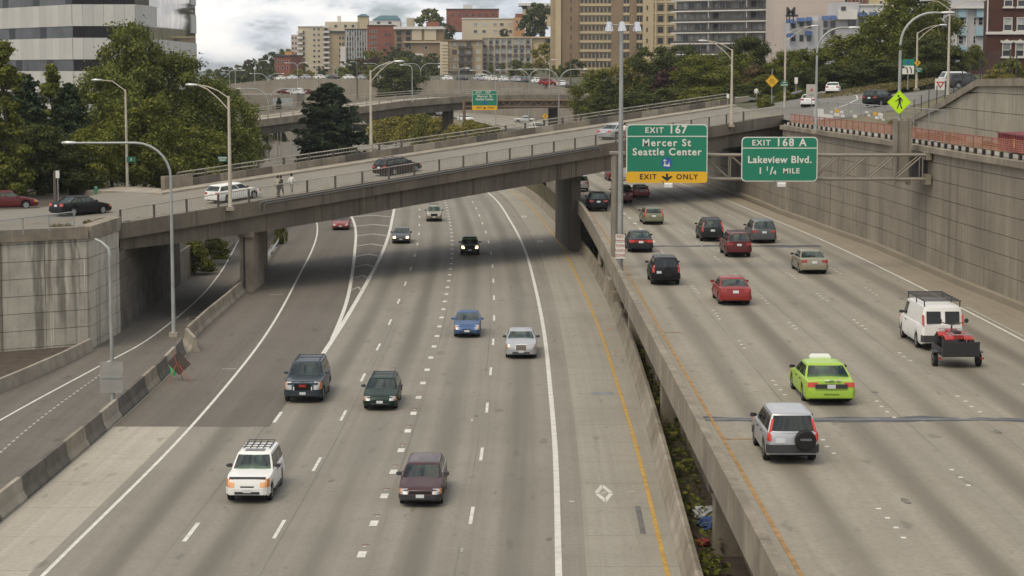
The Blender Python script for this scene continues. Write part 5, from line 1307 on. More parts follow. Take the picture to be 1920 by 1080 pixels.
for a in (
    ('green', 1122, 130, 350, 8, 100, 'green tree at the right end of the far viaduct'),
    ('dark', 1160, 150, 345, 8, 120, 'dark tree overhanging the far carriageway, left of the triple lamp'),
    ('yellow', 1192, 108, 345, 10, 110, 'yellow-green tree just right of the triple lamp pole'),
    ('dark', 1228, 88, 330, 11, 110, 'tall dark tree in front of the tan tower block'),
    ('red', 1262, 128, 320, 11, 90, 'rust coloured tree below the tan tower block'),
    ('dark', 1285, 86, 335, 12, 90, 'dark tree between the tan tower and the balcony block'),
    ('green', 1318, 104, 300, 11.5, 130, 'green tree left of the cobra lamp on the overpass'),
    ('green', 1365, 98, 310, 12, 120, 'green tree just behind the cobra lamp pole on the overpass'),
    ('dark', 1404, 70, 315, 12, 110, 'tall dark tree covering the foot of the balcony block'),
    ('red', 1425, 124, 300, 12, 90, 'reddish tree above the white-shirted pedestrian'),
    ('dark', 1195, 172, 290, 8.5, 130, 'low dark tree behind the parapet, right of the triple lamp'),
    ('dark', 1262, 166, 285, 9.5, 140, 'low dark tree above the big green sign'),
    ('green', 1330, 164, 278, 10.5, 130, 'low green tree behind the parapet left of the second cobra lamp'),
    ('dark', 1392, 160, 276, 11, 120, 'low dark tree just left of the yellow diamond sign'),
    ('dark', 1132, 182, 335, 7, 60, 'dark tree trunk and crown hanging above the far carriageway'),
    ('green', 1440, 140, 290, 12, 90, 'green tree behind the yellow diamond sign')): tree(*a, group=CT)
RT = 'trees along the street on the right'
for a in (
    ('green', 1478, 96, 300, 13, 100, 'bright green tree left of the curved lamp, below the awnings'),
    ('green', 1532, 90, 296, 13, 130, 'bright green tree behind the curved lamp'),
    ('green', 1590, 66, 300, 14, 150, 'broad bright green tree below the blue awnings'),
    ('green', 1652, 30, 300, 14.5, 150, 'tall green tree left of the tallest curved lamp'),
    ('green', 1700, -20, 290, 15, 150, 'tallest green tree behind the white arrow sign'),
    ('green', 1752, -12, 300, 16, 110, 'tall green tree before the pale blue house'),
    ('dark', 1735, 70, 276, 15, 110, 'dark tree behind the small yellow diamond sign'),
    ('dark', 1640, 110, 282, 14, 140, 'dark shady tree above the climbing white saloon'),
    ('dark', 1560, 122, 284, 13.6, 110, 'dark shady tree behind the back of a square sign'),
    ('dark', 1500, 128, 280, 13, 100, 'dark shady bush at the bend of the guard rail'),
    ('dark', 1600, 140, 290, 14, 130, 'dark undergrowth left of the dry verge'),
    ('dark', 1680, 135, 286, 14.3, 130, 'dark undergrowth behind the dry verge'),
    ('dark', 1790, 90, 290, 17, 70, 'dark bush before the brick base of the pale blue house'),
    ('green', 1828, 84, 285, 17, 40, 'ivy covered bush beside the red brick apartment house')): tree(*a, group=RT)
for a in (('gshrub', 1895, 112, 165, 16, 80, 'grassy green bush on top of the upper right wall'), ('shrub', 1868, 130, 160, 16, 60, 'dry yellow bush on top of the upper right wall'), ('gshrub', 1470, 170, 255, 12.4, 50, 'green bush below the small green street sign'), ('gshrub', 1437, 178, 245, 12.2, 44, 'green bush below the yellow diamond sign'), ('gshrub', 1497, 166, 262, 12.8, 36, 'small bush beside the guard rail end'), ('gshrub', 1340, 288, 228, 7.2, 70, 'dark green bush under the overpass between the two green signs')): tree(*a, 'shrub', 'shrub')
for a in (('gshrub', 362, 452, 180, -1.3, 78, 'green bush hanging over the low wall beside the lower ramp'), ('gshrub', 396, 444, 190, -1.0, 72, 'green bush under the overpass, left of the pale column'), ('gshrub', 525, 415, 195, -.6, 30, 'small green bush beside the guard rail under the overpass')): tree(*a, 'shrub', 'shrub')
FT = 'trees on the apartment hill'
def far_tree(kind, u, vt, Y, wpx, label, dz=0):
    x = (u - 960) / FPX * Y; h = max(fw_top(600), 14.7) if Y > 560 else 12; tree(kind, u, vt, Y, D(u, vt, Y).z - wpx / FPX * Y * 1.0 - dz, wpx, label, group=FT)
for a in (
    ('fargreen', 398, 130, 900, 44, 'dark green tree on the skyline right of the office building'), ('fardark', 425, 126, 880, 50, 'skyline tree above the left end of the curved wall'),
    ('fardark', 452, 122, 860, 46, 'skyline tree below the far left double lamp'), ('red', 466, 112, 900, 26, 'reddish tree among the skyline trees'), ('fardark', 482, 110, 850, 46, 'dark skyline tree left of the small red house'),
    ('fardark', 510, 98, 900, 44, 'dark tree rising behind the small red house'), ('fargreen', 535, 92, 980, 40, 'tree on the skyline behind the small red house chimney'), ('fardark', 500, 128, 760, 60, 'dark tree beside the small red house'), ('fardark', 445, 140, 720, 70, 'dark tree mass at the left end of the curved wall'),
    ('fardark', 412, 150, 640, 60, 'dark tree below the left end of the curved wall'), ('faryel', 556, 130, 720, 40, 'yellow-green bush below the cream tower'), ('faryel', 580, 134, 715, 26, 'small yellow-green bush at the foot of the cream tower'), ('fardark', 602, 124, 730, 20, 'round dark bush at the foot of the cream tower'), ('fardark', 568, 118, 900, 26, 'dark tree between red house and cream tower'),
    ('red', 672, 110, 760, 46, 'purple-leaved tree below the teal block'), ('fargreen', 698, 94, 800, 56, 'green tree below the red brick block'), ('fardark', 736, 88, 820, 50, 'dark tree before the dark balcony block'), ('fardark', 765, 96, 790, 50, 'dark tree below the brown and cream house'), ('fardark', 718, 116, 700, 60, 'dark tree above the pine and curved wall'), ('fardark', 785, 104, 760, 46, 'dark tree left of the tan balcony house'), ('fardark', 815, 100, 780, 40, 'dark tree touching the tan balcony house'), ('fargreen', 690, 122, 680, 50, 'green tree just above the curved wall'), ('fardark', 655, 112, 740, 44, 'dark tree at the foot of the teal block'), ('red', 705, 108, 730, 50, 'rusty tree left of the wide dark pine'), ('fargreen', 752, 108, 720, 54, 'green tree between pine and brown house'), ('fardark', 800, 116, 700, 60, 'dark bushy tree beside the tan balcony house stair tower'), ('fardark', 772, 122, 660, 56, 'dark bush above the curved wall right of the pine'), ('fargreen', 640, 126, 690, 40, 'green bush above the curved wall below the tan balcony tower'),
    ('fargreen', 808, 17, 1050, 62, 'round green tree on the hilltop beside the red brick roof'), ('fardark', 835, 44, 920, 36, 'dark tree before the cream house'), ('fardark', 1002, 6, 800, 66, 'big dark tree left of the tan tower block'), ('fardark', 945, 54, 900, 20, 'small dark tree on the roof terrace of the cream house'),
    ('faryel', 1020, 82, 690, 50, 'yellow-green tree at the foot of the tan tower block'), ('fargreen', 968, 112, 660, 30, 'green bush before the grey balcony house'), ('fargreen', 992, 118, 650, 36, 'green bush below the yellow-green tree'), ('fardark', 1075, 112, 600, 52, 'dark tree beside the utility pole'), ('fargreen', 1046, 122, 610, 40, 'green tree left of the utility pole'), ('fardark', 1112, 108, 620, 60, 'dark tree at the foot of the tan tower'), ('fargreen', 920, 122, 700, 14, 'small green tree before the grey balcony house'), ('fargreen', 942, 118, 700, 14, 'slim green tree before the grey balcony house')): far_tree(*a)
for a in (('olive', 470, 196, 360, -.5, 80, 'green tree beside the frontage road'), ('olive', 428, 168, 420, 0, 80, 'tree below the dark trees at the far left bend'), ('green', 560, 205, 470, 2, 44, 'green tree behind the far viaduct left of the conifer')): tree(*a)
# planted strip in the median: weeds (ground cover)
Cw, Nw = [], []
for Y in np.arange(44, 190, .02):
    if rng.uniform() < .55 * (.35 + .65 * math.sin(Y * .35) ** 2):
        Cw.append((barRx(float(Y)) + .72 + rng.uniform(0, .95), Y, -.33 + abs(rng.normal(0, .28)))); Nw.append((0, 0, 1))
o = bpy.data.objects.new('weeds', leafmesh('weeds', np.array(Cw), np.array(Nw), .24, F_green)); COL.objects.link(o); tag(o, kind='stuff')
# dry grass tufts
Cw, Nw = [], []
for (x, y, z, r, k) in ((-29.6, 139.5, 6.2, .8, 260), (-31.2, 136, 6.2, .8, 140), (34.6, 150, 13, 6, 3500), (36, 134, 16.3, 4, 2500), (40, 168, 13, 7, 3500), (46, 250, 14.6, 9, 3000)):
    for _ in range(k):
        a = rng.uniform(0, 6.28); d = r * math.sqrt(rng.uniform()); px, py = x + d * math.cos(a), y + d * math.sin(a)
        zz_ = (hR(px, py) if px > 30 else z) + rng.uniform(0, .25); Cw.append((px, py, zz_)); Nw.append((0, -1, .2))
o = bpy.data.objects.new('dry_grass', leafmesh('dry_grass', np.array(Cw), np.array(Nw), .42, foliage('dry_grass_blades', (.10, .085, .035), (.22, .18, .085)), .25)); COL.objects.link(o); tag(o, kind='stuff')
# ================================================================== BUILDINGS
M_wglass = pbr('window_glass', (.030, .034, .038), .08, spec=.6)
M_wgrey = pbr('grey_window_glass', (.060, .063, .068), .12, spec=.45, vary=.5, vscale=.8)
M_mirror = pbr('mirror_glass', (.34, .29, .23), .03, metal=.85, vary=.5, vscale=1.2)
M_owin = pbr('dark_office_glass', (.010, .011, .014), .1, spec=.22)
M_curt = pbr('window_with_blind', (.36, .37, .36), .5, vary=.5, vscale=.7)
M_frame = pbr('white_window_frame', (.55, .54, .50), .6)
M_framed = pbr('dark_window_frame', (.07, .065, .06), .5)
def window_mesh(w, h, fr, gl, sill=None, bar=True, dep=.12, fw=.07):
    m_ = MB()
    m_.box(-w / 2, -w / 2 + fw, -dep, 0, 0, h, fr); m_.box(w / 2 - fw, w / 2, -dep, 0, 0, h, fr)
    m_.box(-w / 2 + fw, w / 2 - fw, -dep, 0, 0, fw, fr); m_.box(-w / 2 + fw, w / 2 - fw, -dep, 0, h - fw, h, fr)
    if bar: m_.box(-w / 2 + fw, w / 2 - fw, -dep * .7, -.02, h * .48, h * .48 + fw * .8, fr)
    m_.box(-w / 2 + fw, w / 2 - fw, -.03, 0, fw, h - fw, gl)
    if sill: m_.box(-w / 2 - .1, w / 2 + .1, -dep - .1, 0, -.16, -.002, sill)
    return m_.mesh('window')
def bx(u, Y): return (u - 960) / FPX * Y
def bz(v, Y): return CAMZ - (v - 134) / FPX * Y
def building(name, label, u, Y, zb=None, rz=0, cat='building', group=None):
    r = thing(name, label, cat, (bx(u, Y), Y, 0), rz, group); r['Y'] = Y; r['u'] = u; return r
def bbox(T, nm, u0, u1, v0, v1, mat, y0=0.0, dep=12.0):
    """box part given by its picture extent in the front plane of the building"""
    Y, uc = T['Y'], T['u']; m_ = MB(); m_.box((u0 - uc) / FPX * Y, (u1 - uc) / FPX * Y, y0, y0 + dep, bz(v1, Y), bz(v0, Y), mat); return m_.build(nm, T)
def bwin(T, us, vs, wpx, hpx, fr=None, gl=None, y0=0.0, sill=None, bar=False, nm='window', dep=.12, fw=None, skip=0.0, gl2=None):
    Y, uc = T['Y'], T['u']; w, h = wpx / FPX * Y, hpx / FPX * Y
    me = window_mesh(w, h, fr or M_frame, gl or M_wglass, sill, bar, dep, fw or max(.06, w * .06)); me2 = window_mesh(w, h, fr or M_frame, gl2, sill, bar, dep, fw or max(.06, w * .06)) if gl2 else me
    for u in us:
        for v in vs: obj(nm, me2 if random.random() < .35 else me, T, ((u - uc) / FPX * Y, y0 - .002, bz(v + hpx / 2, Y)))
BG = 'apartment buildings on the far hill'
def done(T): del T['Y']; del T['u']; return T
R_ = lambda a, b, n: [a + (b - a) * i / (n - 1) for i in range(n)]
m_cream = pbr('cream_render', (.50, .43, .31), .9, vary=.1, vscale=.2); m_tan = pbr('tan_brick', (.35, .27, .165), .9, vary=.15, vscale=.3, streak=.2)
m_brown = pbr('brown_brick', (.225, .16, .098), .9, vary=.15, vscale=.3, streak=.2); m_red = pbr('red_brick', (.21, .072, .045), .9, vary=.18, vscale=.6)
m_dbrick = pbr('dark_red_brick', (.085, .032, .022), .9, vary=.25, vscale=1.5, fine=.35); m_pink = pbr('pale_pink_render', (.50, .42, .37), .9, vary=.06, vscale=.2)
m_lav = pbr('pale_grey_render', (.43, .42, .43), .9, vary=.08, vscale=.3); m_white = pbr('white_render', (.62, .60, .56), .9, vary=.08); m_teal = pbr('teal_panel', (.21, .27, .28), .7, vary=.2, vscale=.5)
m_droof = pbr('dark_roof', (.05, .06, .062), .8); m_troof = pbr('teal_roof', (.05, .12, .14), .7); m_orange = pbr('orange_render', (.42, .22, .10), .9)
m_light = pbr('pale_spandrel', (.47, .38, .24), .9, vary=.1, vscale=.3); m_balc = pbr('balcony_shadow_wall', (.12, .10, .085), .9, vary=.3)  # dark brown of window boxes and garage front
# cream tower
T = building('apartment_tower', 'slender cream tower block at the left end of the hill', 585, 1000, group=BG); bbox(T, 'wall', 562, 608, 51, 146, m_cream, 0, 16); bbox(T, 'roof_edge', 561, 609, 50, 51.5, m_white, -.4, 17)
bwin(T, (592, 600.5), R_(56, 126, 8), 4.6, 4.2); bwin(T, (572.5,), R_(62, 122, 7), 3.4, 6, M_framed)
for v in R_(60, 130, 8): bbox(T, 'balcony', 560.5, 571, v, v + 3.4, m_white, -2.2, 2.18)
done(T)
T = building('apartment_block', 'small pinkish block left of the slender cream tower', 556, 1040, group=BG); bbox(T, 'wall', 549, 562, 66, 145, m_pink, 0, 14); bwin(T, (552, 558), R_(72, 120, 6), 3, 4, M_framed); done(T)
T = building('brick_house', 'small red brick house with chimney below the cream tower', 532, 860, rz=-.35, group=BG); bbox(T, 'wall', 516, 549, 106, 150, m_red, 0, 12); bbox(T, 'roof', 515, 550, 103.5, 106, m_droof, -.5, 13); bbox(T, 'chimney', 533, 548, 97, 103.4, m_orange, 2, 2.5); bwin(T, (524, 532, 543), (116, 127), 4, 6); done(T)
T = building('apartment_tower', 'tan tower with stacked white balconies right of the cream tower', 630, 960, group=BG)
bbox(T, 'wall', 610, 652, 62, 140, m_tan, 0, 16); bbox(T, 'penthouse', 612, 672, 42, 61.9, m_cream, 1, 14); bbox(T, 'lift_tower', 634, 640, 31, 41.9, m_white, 4, 3); bbox(T, 'roof_slab', 621, 653, 59, 62, m_droof, -.8, 2)
bwin(T, (640, 646), R_(72, 128, 6), 4, 5, M_framed); bwin(T, (632, 650, 664), (50,), 5, 4.5, M_framed, y0=1)
for v in R_(50, 126, 9): bbox(T, 'balcony', 609, 621, v, v + 3, m_white, -2, 1.98)
bwin(T, (614,), R_(56, 132, 9), 6, 4.5, M_framed); done(T)
T = building('turret', 'tan turret with a dark teal hipped roof on the hilltop', 683, 1060, group=BG); bbox(T, 'wall', 673, 693, 32, 70, m_light, 0, 6)
m_ = MB(); Y = 1060; a, z0 = bx(694.5, Y) - bx(683, Y), bz(32, Y); m_.add([(-a, -.6, z0), (a, -.6, z0), (a, 7, z0), (-a, 7, z0), (-1.2, 3, bz(27.5, Y)), (1.2, 3, bz(27.5, Y))], [(0, 1, 5, 4), (1, 2, 5), (2, 3, 4, 5), (3, 0, 4), (3, 2, 1, 0)], m_troof); m_.build('roof', T); done(T)
T = building('penthouse', 'white penthouse with a teal roof and small chimneys behind the red brick block', 725, 1060, group=BG); bbox(T, 'wall', 694, 752, 40, 62, m_white, 0, 14); bbox(T, 'wall', 764, 778, 35, 52, m_cream, 0, 8)
m_ = MB(); u0, u1 = bx(700, Y) - bx(725, Y), bx(752, Y) - bx(725, Y); z0 = bz(38.5, Y); m_.add([(u0, -.6, z0), (u1, -.6, z0), (u1, 14, z0), (u0, 14, z0), (u0 + 4, 6, bz(30, Y)), (u1 - 2, 6, bz(30, Y))], [(0, 1, 5, 4), (1, 2, 5), (2, 3, 4, 5), (3, 0, 4), (3, 2, 1, 0)], m_troof); m_.build('roof', T); bwin(T, (712, 733), (44,), 6, 4, M_framed); done(T)
T = building('office_slab', 'teal grey block with close vertical fins left of the red brick block', 671, 900, group=BG); bbox(T, 'wall', 650, 692, 57, 140, m_teal, 0, 14); bbox(T, 'roof_edge', 649, 693, 55, 57.2, m_droof, -.6, 15)
for u in R_(652, 690, 9):
    bbox(T, 'fin', u - .6, u + .6, 57.5, 128, m_white, -.5, .48)
for i, u in enumerate(R_(654.4, 687.6, 8)): bwin(T, (u,), R_(64, 122, 7), 3.2, 5.8, M_framed, M_wgrey, gl2=M_curt)
bbox(T, 'stair_tower', 641, 651, 88, 140, m_white, -1.5, 6); done(T)
T = building('brick_block', 'red brick apartment block with pale windows on its left face', 716, 880, rz=.0, group=BG); bbox(T, 'wall', 691, 742, 49.5, 112, m_red, 0, 20); bbox(T, 'parapet', 690.5, 742.5, 48, 49.6, m_dbrick, -.3, 20)
bwin(T, (697, 702, 707), R_(60, 92, 4), 3.6, 5); bwin(T, (726, 733), R_(66, 84, 2), 4, 5, M_framed); done(T)
T = building('apartment_block', 'low brown and cream house with dark balconies right of the red brick block', 786, 820, group=BG); bbox(T, 'wall', 741, 832, 56, 122, m_brown, 0, 16); bbox(T, 'roof_slab', 740, 833, 51, 55.9, m_white, -1, 18)
bbox(T, 'panel', 774, 792, 56, 76, m_cream, -.4, .39); bbox(T, 'panel', 797, 819, 56, 76, m_cream, -.4, .39); bbox(T, 'ledge', 758, 832, 78, 81, m_light, -.8, .79); bbox(T, 'chimney', 800, 824, 42, 50.9, m_red, 3, 4)
bwin(T, (750, 767), (63, 74, 86), 9, 8, M_framed); bwin(T, (770, 800), (90,), 6, 6, M_frame); bbox(T, 'porch', 779, 795, 101, 118, m_white, -2, 1.9); bwin(T, (787,), (108,), 10, 6, M_framed, y0=-2); done(T)
T = building('brick_block', 'wide red brick block on the skyline behind the cream house', 886, 1060, group=BG); bbox(T, 'wall', 838, 935, 19, 60, m_red, 0, 20); bbox(T, 'roof_edge', 837, 936, 18, 19.1, m_droof, -.4, 21); bbox(T, 'roof_house', 869, 886, 10, 17.9, m_white, 4, 6); bwin(T, R_(850, 925, 7), (30,), 4, 4, M_framed); done(T)
T = building('apartment_block', 'cream three storey house with two rows of dark windows below the skyline brick block', 915, 940, group=BG); bbox(T, 'wall', 867, 964, 36, 84, m_cream, 0, 14); bbox(T, 'parapet', 866, 965, 35, 37, m_white, -.3, 14.5); bwin(T, (892, 908, 928.5, 941, 957), (47, 60), 7.5, 6, M_frame, gl2=M_curt); done(T)
T = building('brick_house', 'narrow orange brick house beside the cream house', 970, 930, group=BG); bbox(T, 'wall', 963, 984, 34, 84, m_orange, 0, 10); bbox(T, 'roof_house', 966, 981, 27, 33.9, m_red, 2, 4); bwin(T, (969, 977), (42, 55), 4, 6); done(T)
T = building('roof_pavilion', 'white flat roofed pavilion on the hilltop left of the tan tower', 1004, 1050, group=BG); bbox(T, 'roof', 972, 1040, 8, 13, m_white, -1.5, 16); bbox(T, 'wall', 980, 1036, 13.1, 50, m_light, 0, 12); bwin(T, R_(988, 1028, 5), (22,), 5, 9, M_framed); done(T)
# tan and grey balcony houses above the wall
T = building('balcony_house', 'tan four storey house with stacked iron balconies above the curved wall', 866, 760, group=BG); bbox(T, 'wall', 828, 905, 77, 150, m_tan, 0, 14); bbox(T, 'stair_tower', 826, 841, 79, 150, m_cream, -1, 8); bbox(T, 'roof_edge', 827, 906, 75, 77.2, m_brown, -.8, 15)
bwin(T, (853, 866, 880), R_(84, 126, 4), 8.5, 9, M_framed, M_wglass, gl2=M_curt); bwin(T, (897.5,), R_(83, 126, 4), 8, 7, M_frame, M_curt)
for v in R_(88, 130, 4):
    for u in (866, 880): bbox(T, 'balcony', u - 6, u + 6, v - 1, v + 3.2, M_framed, -1.5, 1.49)
for v in R_(84, 138, 10): bbox(T, 'ledge', 830, 846, v, v + .8, m_light, -1.25, .24)
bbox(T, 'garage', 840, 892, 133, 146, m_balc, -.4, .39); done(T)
T = building('balcony_house', 'long pale grey house with a grid of window boxes above the curved wall', 968, 770, group=BG); bbox(T, 'wall', 905, 998, 72, 150, m_lav, 0, 14); bbox(T, 'wall', 998.1, 1036, 70, 146, m_light, .5, 14); bbox(T, 'roof_edge', 904, 1037, 69.5, 72.1, m_light, -.7, 15)
cols = R_(909.5, 990, 8)
bwin(T, cols, R_(80, 128, 4), 6.8, 8, M_frame, M_wgrey, gl2=M_curt); bwin(T, (1027,), (78,), 8, 8, M_framed)
for u in cols:
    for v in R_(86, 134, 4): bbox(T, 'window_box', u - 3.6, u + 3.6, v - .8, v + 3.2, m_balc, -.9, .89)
for u in R_(904.6, 996, 9): bbox(T, 'pier', u - .9, u + .9, 72.3, 145, m_light, -.6, .59)
done(T)
# tan tower block
T = building('tower_block', 'tall tan brick tower block with grids of small windows, top cut by the picture', 1155, 610)
bbox(T, 'wall', 1034, 1085, -30, 150, m_tan, 0, 22); bbox(T, 'fin', 1041, 1051, -30, 140, m_light, -.9, .89); bbox(T, 'wall', 1052, 1084.8, -30, 148, m_brown, -.25, .24)
bbox(T, 'wall', 1085.1, 1145, -30, 150, m_tan, .3, 22); bbox(T, 'wall', 1145.1, 1166, -30, 150, m_brown, -.2, 22); bbox(T, 'wall', 1166.1, 1179, -30, 150, m_tan, .3, 22); bbox(T, 'wall', 1179.1, 1191, -30, 150, m_brown, -.2, 22); bbox(T, 'wall', 1191.1, 1203, -30, 150, m_tan, .3, 22); bbox(T, 'wall', 1203.1, 1223, -30, 150, m_light, -.3, 22); bbox(T, 'wall', 1223.1, 1277, -30, 150, m_tan, 0, 22)
fl = [3 + 16.9 * i for i in range(-1, 8)]
bwin(T, (1069.5,), fl, 2.2, 8, M_framed, y0=-.25); bwin(T, R_(1090, 1141, 8), fl, 4.6, 9, M_framed, M_wglass, y0=.3, gl2=M_wgrey); bwin(T, (1169.8, 1175.4), fl, 4.4, 9.5, M_framed, y0=.3); bwin(T, (1194.4, 1200), fl, 4.4, 9.5, M_framed, y0=.3)
for v in fl:
    for (a, b) in ((1085.3, 1144.8), (1166.3, 1178.8), (1191.3, 1202.8)): bbox(T, 'spandrel', a, b, v + 6.0, v + 10.2, m_light, -.02, .31)
fl2 = [-4 + 20.3 * i for i in range(0, 6)]
bwin(T, (1211,), fl2, 2.4, 8, M_framed, y0=-.3); bwin(T, (1236, 1255, 1273), fl2, 10, 11, M_framed, M_wglass, gl2=M_wgrey, bar=False)
for u in (1227, 1245.5, 1264): bbox(T, 'pilaster', u - 1.6, u + 1.6, -30, 140, m_light, -.35, .34)
for v in fl2: bbox(T, 'spandrel', 1223.4, 1276.8, v + 7.4, v + 11.5, m_light, -.18, .17)
done(T)
# balcony block
Yb = 520; T = building('balcony_block', 'apartment block with long curved balconies and dark railings on every floor', 1362, Yb, rz=-.62)
Lb = 34.0; floors = [10 + 2.83 * i for i in range(0, 10)]
m_ = MB(); m_.box(-Lb / 2, Lb / 2, 1.9, 16, 8, 42, m_lav); m_.build('wall', T)
wm = [window_mesh(1.5, 2.2, M_framed, g_, None, False) for g_ in (M_curt, M_wglass, M_wgrey, M_curt)]
def balc_edge(x): return -.75 - .75 * abs(math.sin((x + Lb / 2) / Lb * math.pi * 3))
for z in floors:
    xs = R_(-Lb / 2, Lb / 2, 25)
    m_ = MB(); m_.loft([[(x, balc_edge(x), z), (x, 1.89, z), (x, 1.89, z + .28), (x, balc_edge(x), z + .28)] for x in xs], m_white); m_.build('balcony_slab', T)
    m_ = MB(); m_.loft([[(x, balc_edge(x) + .04, z + .30), (x, balc_edge(x) + .10, z + .30), (x, balc_edge(x) + .10, z + .86), (x, balc_edge(x) + .04, z + .86)] for x in xs], pbr('smoked_railing', (.06, .055, .05), .35)); m_.build('railing', T)
    m_ = MB(); m_.loft([[(x, balc_edge(x) + .02, z + 1.10), (x, balc_edge(x) + .12, z + 1.10), (x, balc_edge(x) + .12, z + 1.2), (x, balc_edge(x) + .02, z + 1.2)] for x in xs], M_framed); m_.build('top_rail', T)
    for i in range(18):
        x = -Lb / 2 + 1.1 + i * (Lb - 2.2) / 17; obj('window', wm[random.randrange(4)], T, (x, 1.898, z + .3))
    for x in (-Lb / 6, Lb / 6): m_ = MB(); m_.box(x - .12, x + .12, -.6, 1.89, z + .29, z + 2.82, m_lav); m_.build('divider', T)
done(T)
T = building('blank_wall_block', 'pale pink blank gable wall right of the balcony block', 1510, 495, rz=0); bbox(T, 'wall', 1447, 1578, -30, 118, m_pink, 0, 16)
for v in (5, 27, 49, 71): bbox(T, 'joint', 1447.4, 1577.6, v, v + .35, m_lav, -.03, .029)
done(T)
# building with blue awnings
T = building('awning_house', 'stepped pale grey building with blue window awnings', 1560, 440); m_awn = pbr('blue_awning', (.035, .075, .19), .8)
bbox(T, 'wall', 1478, 1530, 40, 120, m_lav, .5, 12); bbox(T, 'wall', 1530.1, 1562, 30, 120, m_lav, 1.2, 12); bbox(T, 'wall', 1562.1, 1605, 6, 120, m_lav, .2, 12); bbox(T, 'wall', 1605.1, 1660, 12, 120, m_white, .8, 12); bbox(T, 'cornice', 1604.8, 1660, 9, 12, m_white, .4, 12); bbox(T, 'bay', 1565, 1600, 20, 38, m_white, -1.2, 1.35)
def awning(u, v, w):
    Y = 440; x0, x1 = bx(u - w / 2, Y) - bx(1560, Y), bx(u + w / 2, Y) - bx(1560, Y); z = bz(v, Y)
    m_ = MB(); m_.add([(x0, .5, z + .55), (x1, .5, z + .55), (x1, -1.1, z - .35), (x0, -1.1, z - .35), (x0, .5, z - .35), (x1, .5, z - .35)], [(0, 1, 2, 3), (0, 3, 4), (1, 5, 2), (4, 3, 2, 5), (0, 4, 5, 1)], m_awn); m_.build('awning', T)
for u, v, w in ((1478, 42, 16), (1497, 39, 15), (1512, 38, 11), (1543, 36, 13), (1557, 35, 12), (1591, 31, 15), (1611, 29, 16), (1632, 29, 15), (1478, 68, 14), (1512, 64, 12)): awning(u, v, w)
bwin(T, (1484, 1499, 1513), (48, 72), 7.5, 12, M_framed, y0=.5); bwin(T, (1544, 1557), (46, 62), 7, 12, M_framed, y0=1.2); bwin(T, (1592,), (44,), 14, 11, M_framed, y0=.2); bwin(T, (1611, 1632), (41, 60), 8, 12, M_framed, y0=.8); bwin(T, (1574,), (18,), 9, 7, M_framed, y0=-1.2); done(T)
T = building('rooftop_sign', 'dark letter M sign on a bracket above the blue awnings', 1478, 436, cat='sign'); Y = 436
o = text('M', 2.9, M_dark, 'letter', T, (0, 0, bz(25, Y)), (R(90), 0, 0), .15, .06)
m_ = MB()
for u in (1471, 1476, 1483): m_.tube([(bx(u, Y) - bx(1478, Y), .2, bz(44, Y)), (bx(u, Y) - bx(1478, Y), .2, bz(31, Y))], .12, 6, M_dark)
m_.box(-1.1, 1.6, -.1, .3, bz(33, Y), bz(29, Y), M_dark); m_.build('bracket', T); done(T)
T = building('brick_block', 'red brick block at the top edge behind the awning building', 1612, 520); bbox(T, 'wall', 1570, 1660, -30, 60, m_red, 0, 10); bwin(T, R_(1580, 1650, 6), (3,), 6, 7); done(T)
T = building('yellow_house', 'yellow house glimpsed at the top edge behind the street trees', 1652, 480); bbox(T, 'wall', 1636, 1690, -30, 60, pbr('yellow_render', (.52, .44, .22), .9), 0, 10); bwin(T, (1645, 1662), (8,), 6, 9); done(T)
# pale blue house
T = building('blue_house', 'pale house with light blue bay panels and a brick base', 1795, 330); m_lb = pbr('light_blue_panel', (.30, .44, .50), .8)
bbox(T, 'wall', 1745, 1842, -30, 99, m_lav, 0, 9); bbox(T, 'base', 1768, 1842, 99.1, 150, m_dbrick, .2, 9); bbox(T, 'eaves', 1772, 1842, 15, 18, m_white, -.9, .9)
for (u0, u1) in ((1788, 1803), (1822, 1838)):
    for v0, v1 in ((19, 34), (52, 68)): bbox(T, 'panel', u0, u1, v0, v1, m_lb, -.5, .49)
bbox(T, 'panel', 1783, 1806, 87, 98, m_lb, -.5, .49)
bwin(T, (1796, 1831), (41,), 9, 15, M_frame, y0=-.0, bar=True); bwin(T, (1820, 1805), (41, 75), 5, 14, M_frame, bar=True); bwin(T, (1795,), (76,), 9, 14, M_frame, bar=True); bwin(T, (1790,), (110,), 12, 18, M_frame, M_curt, y0=.2, bar=True)
for u in (1786, 1805, 1840): bbox(T, 'trim', u - 1, u + 1, 18.2, 98, m_white, -.25, .24)
done(T)
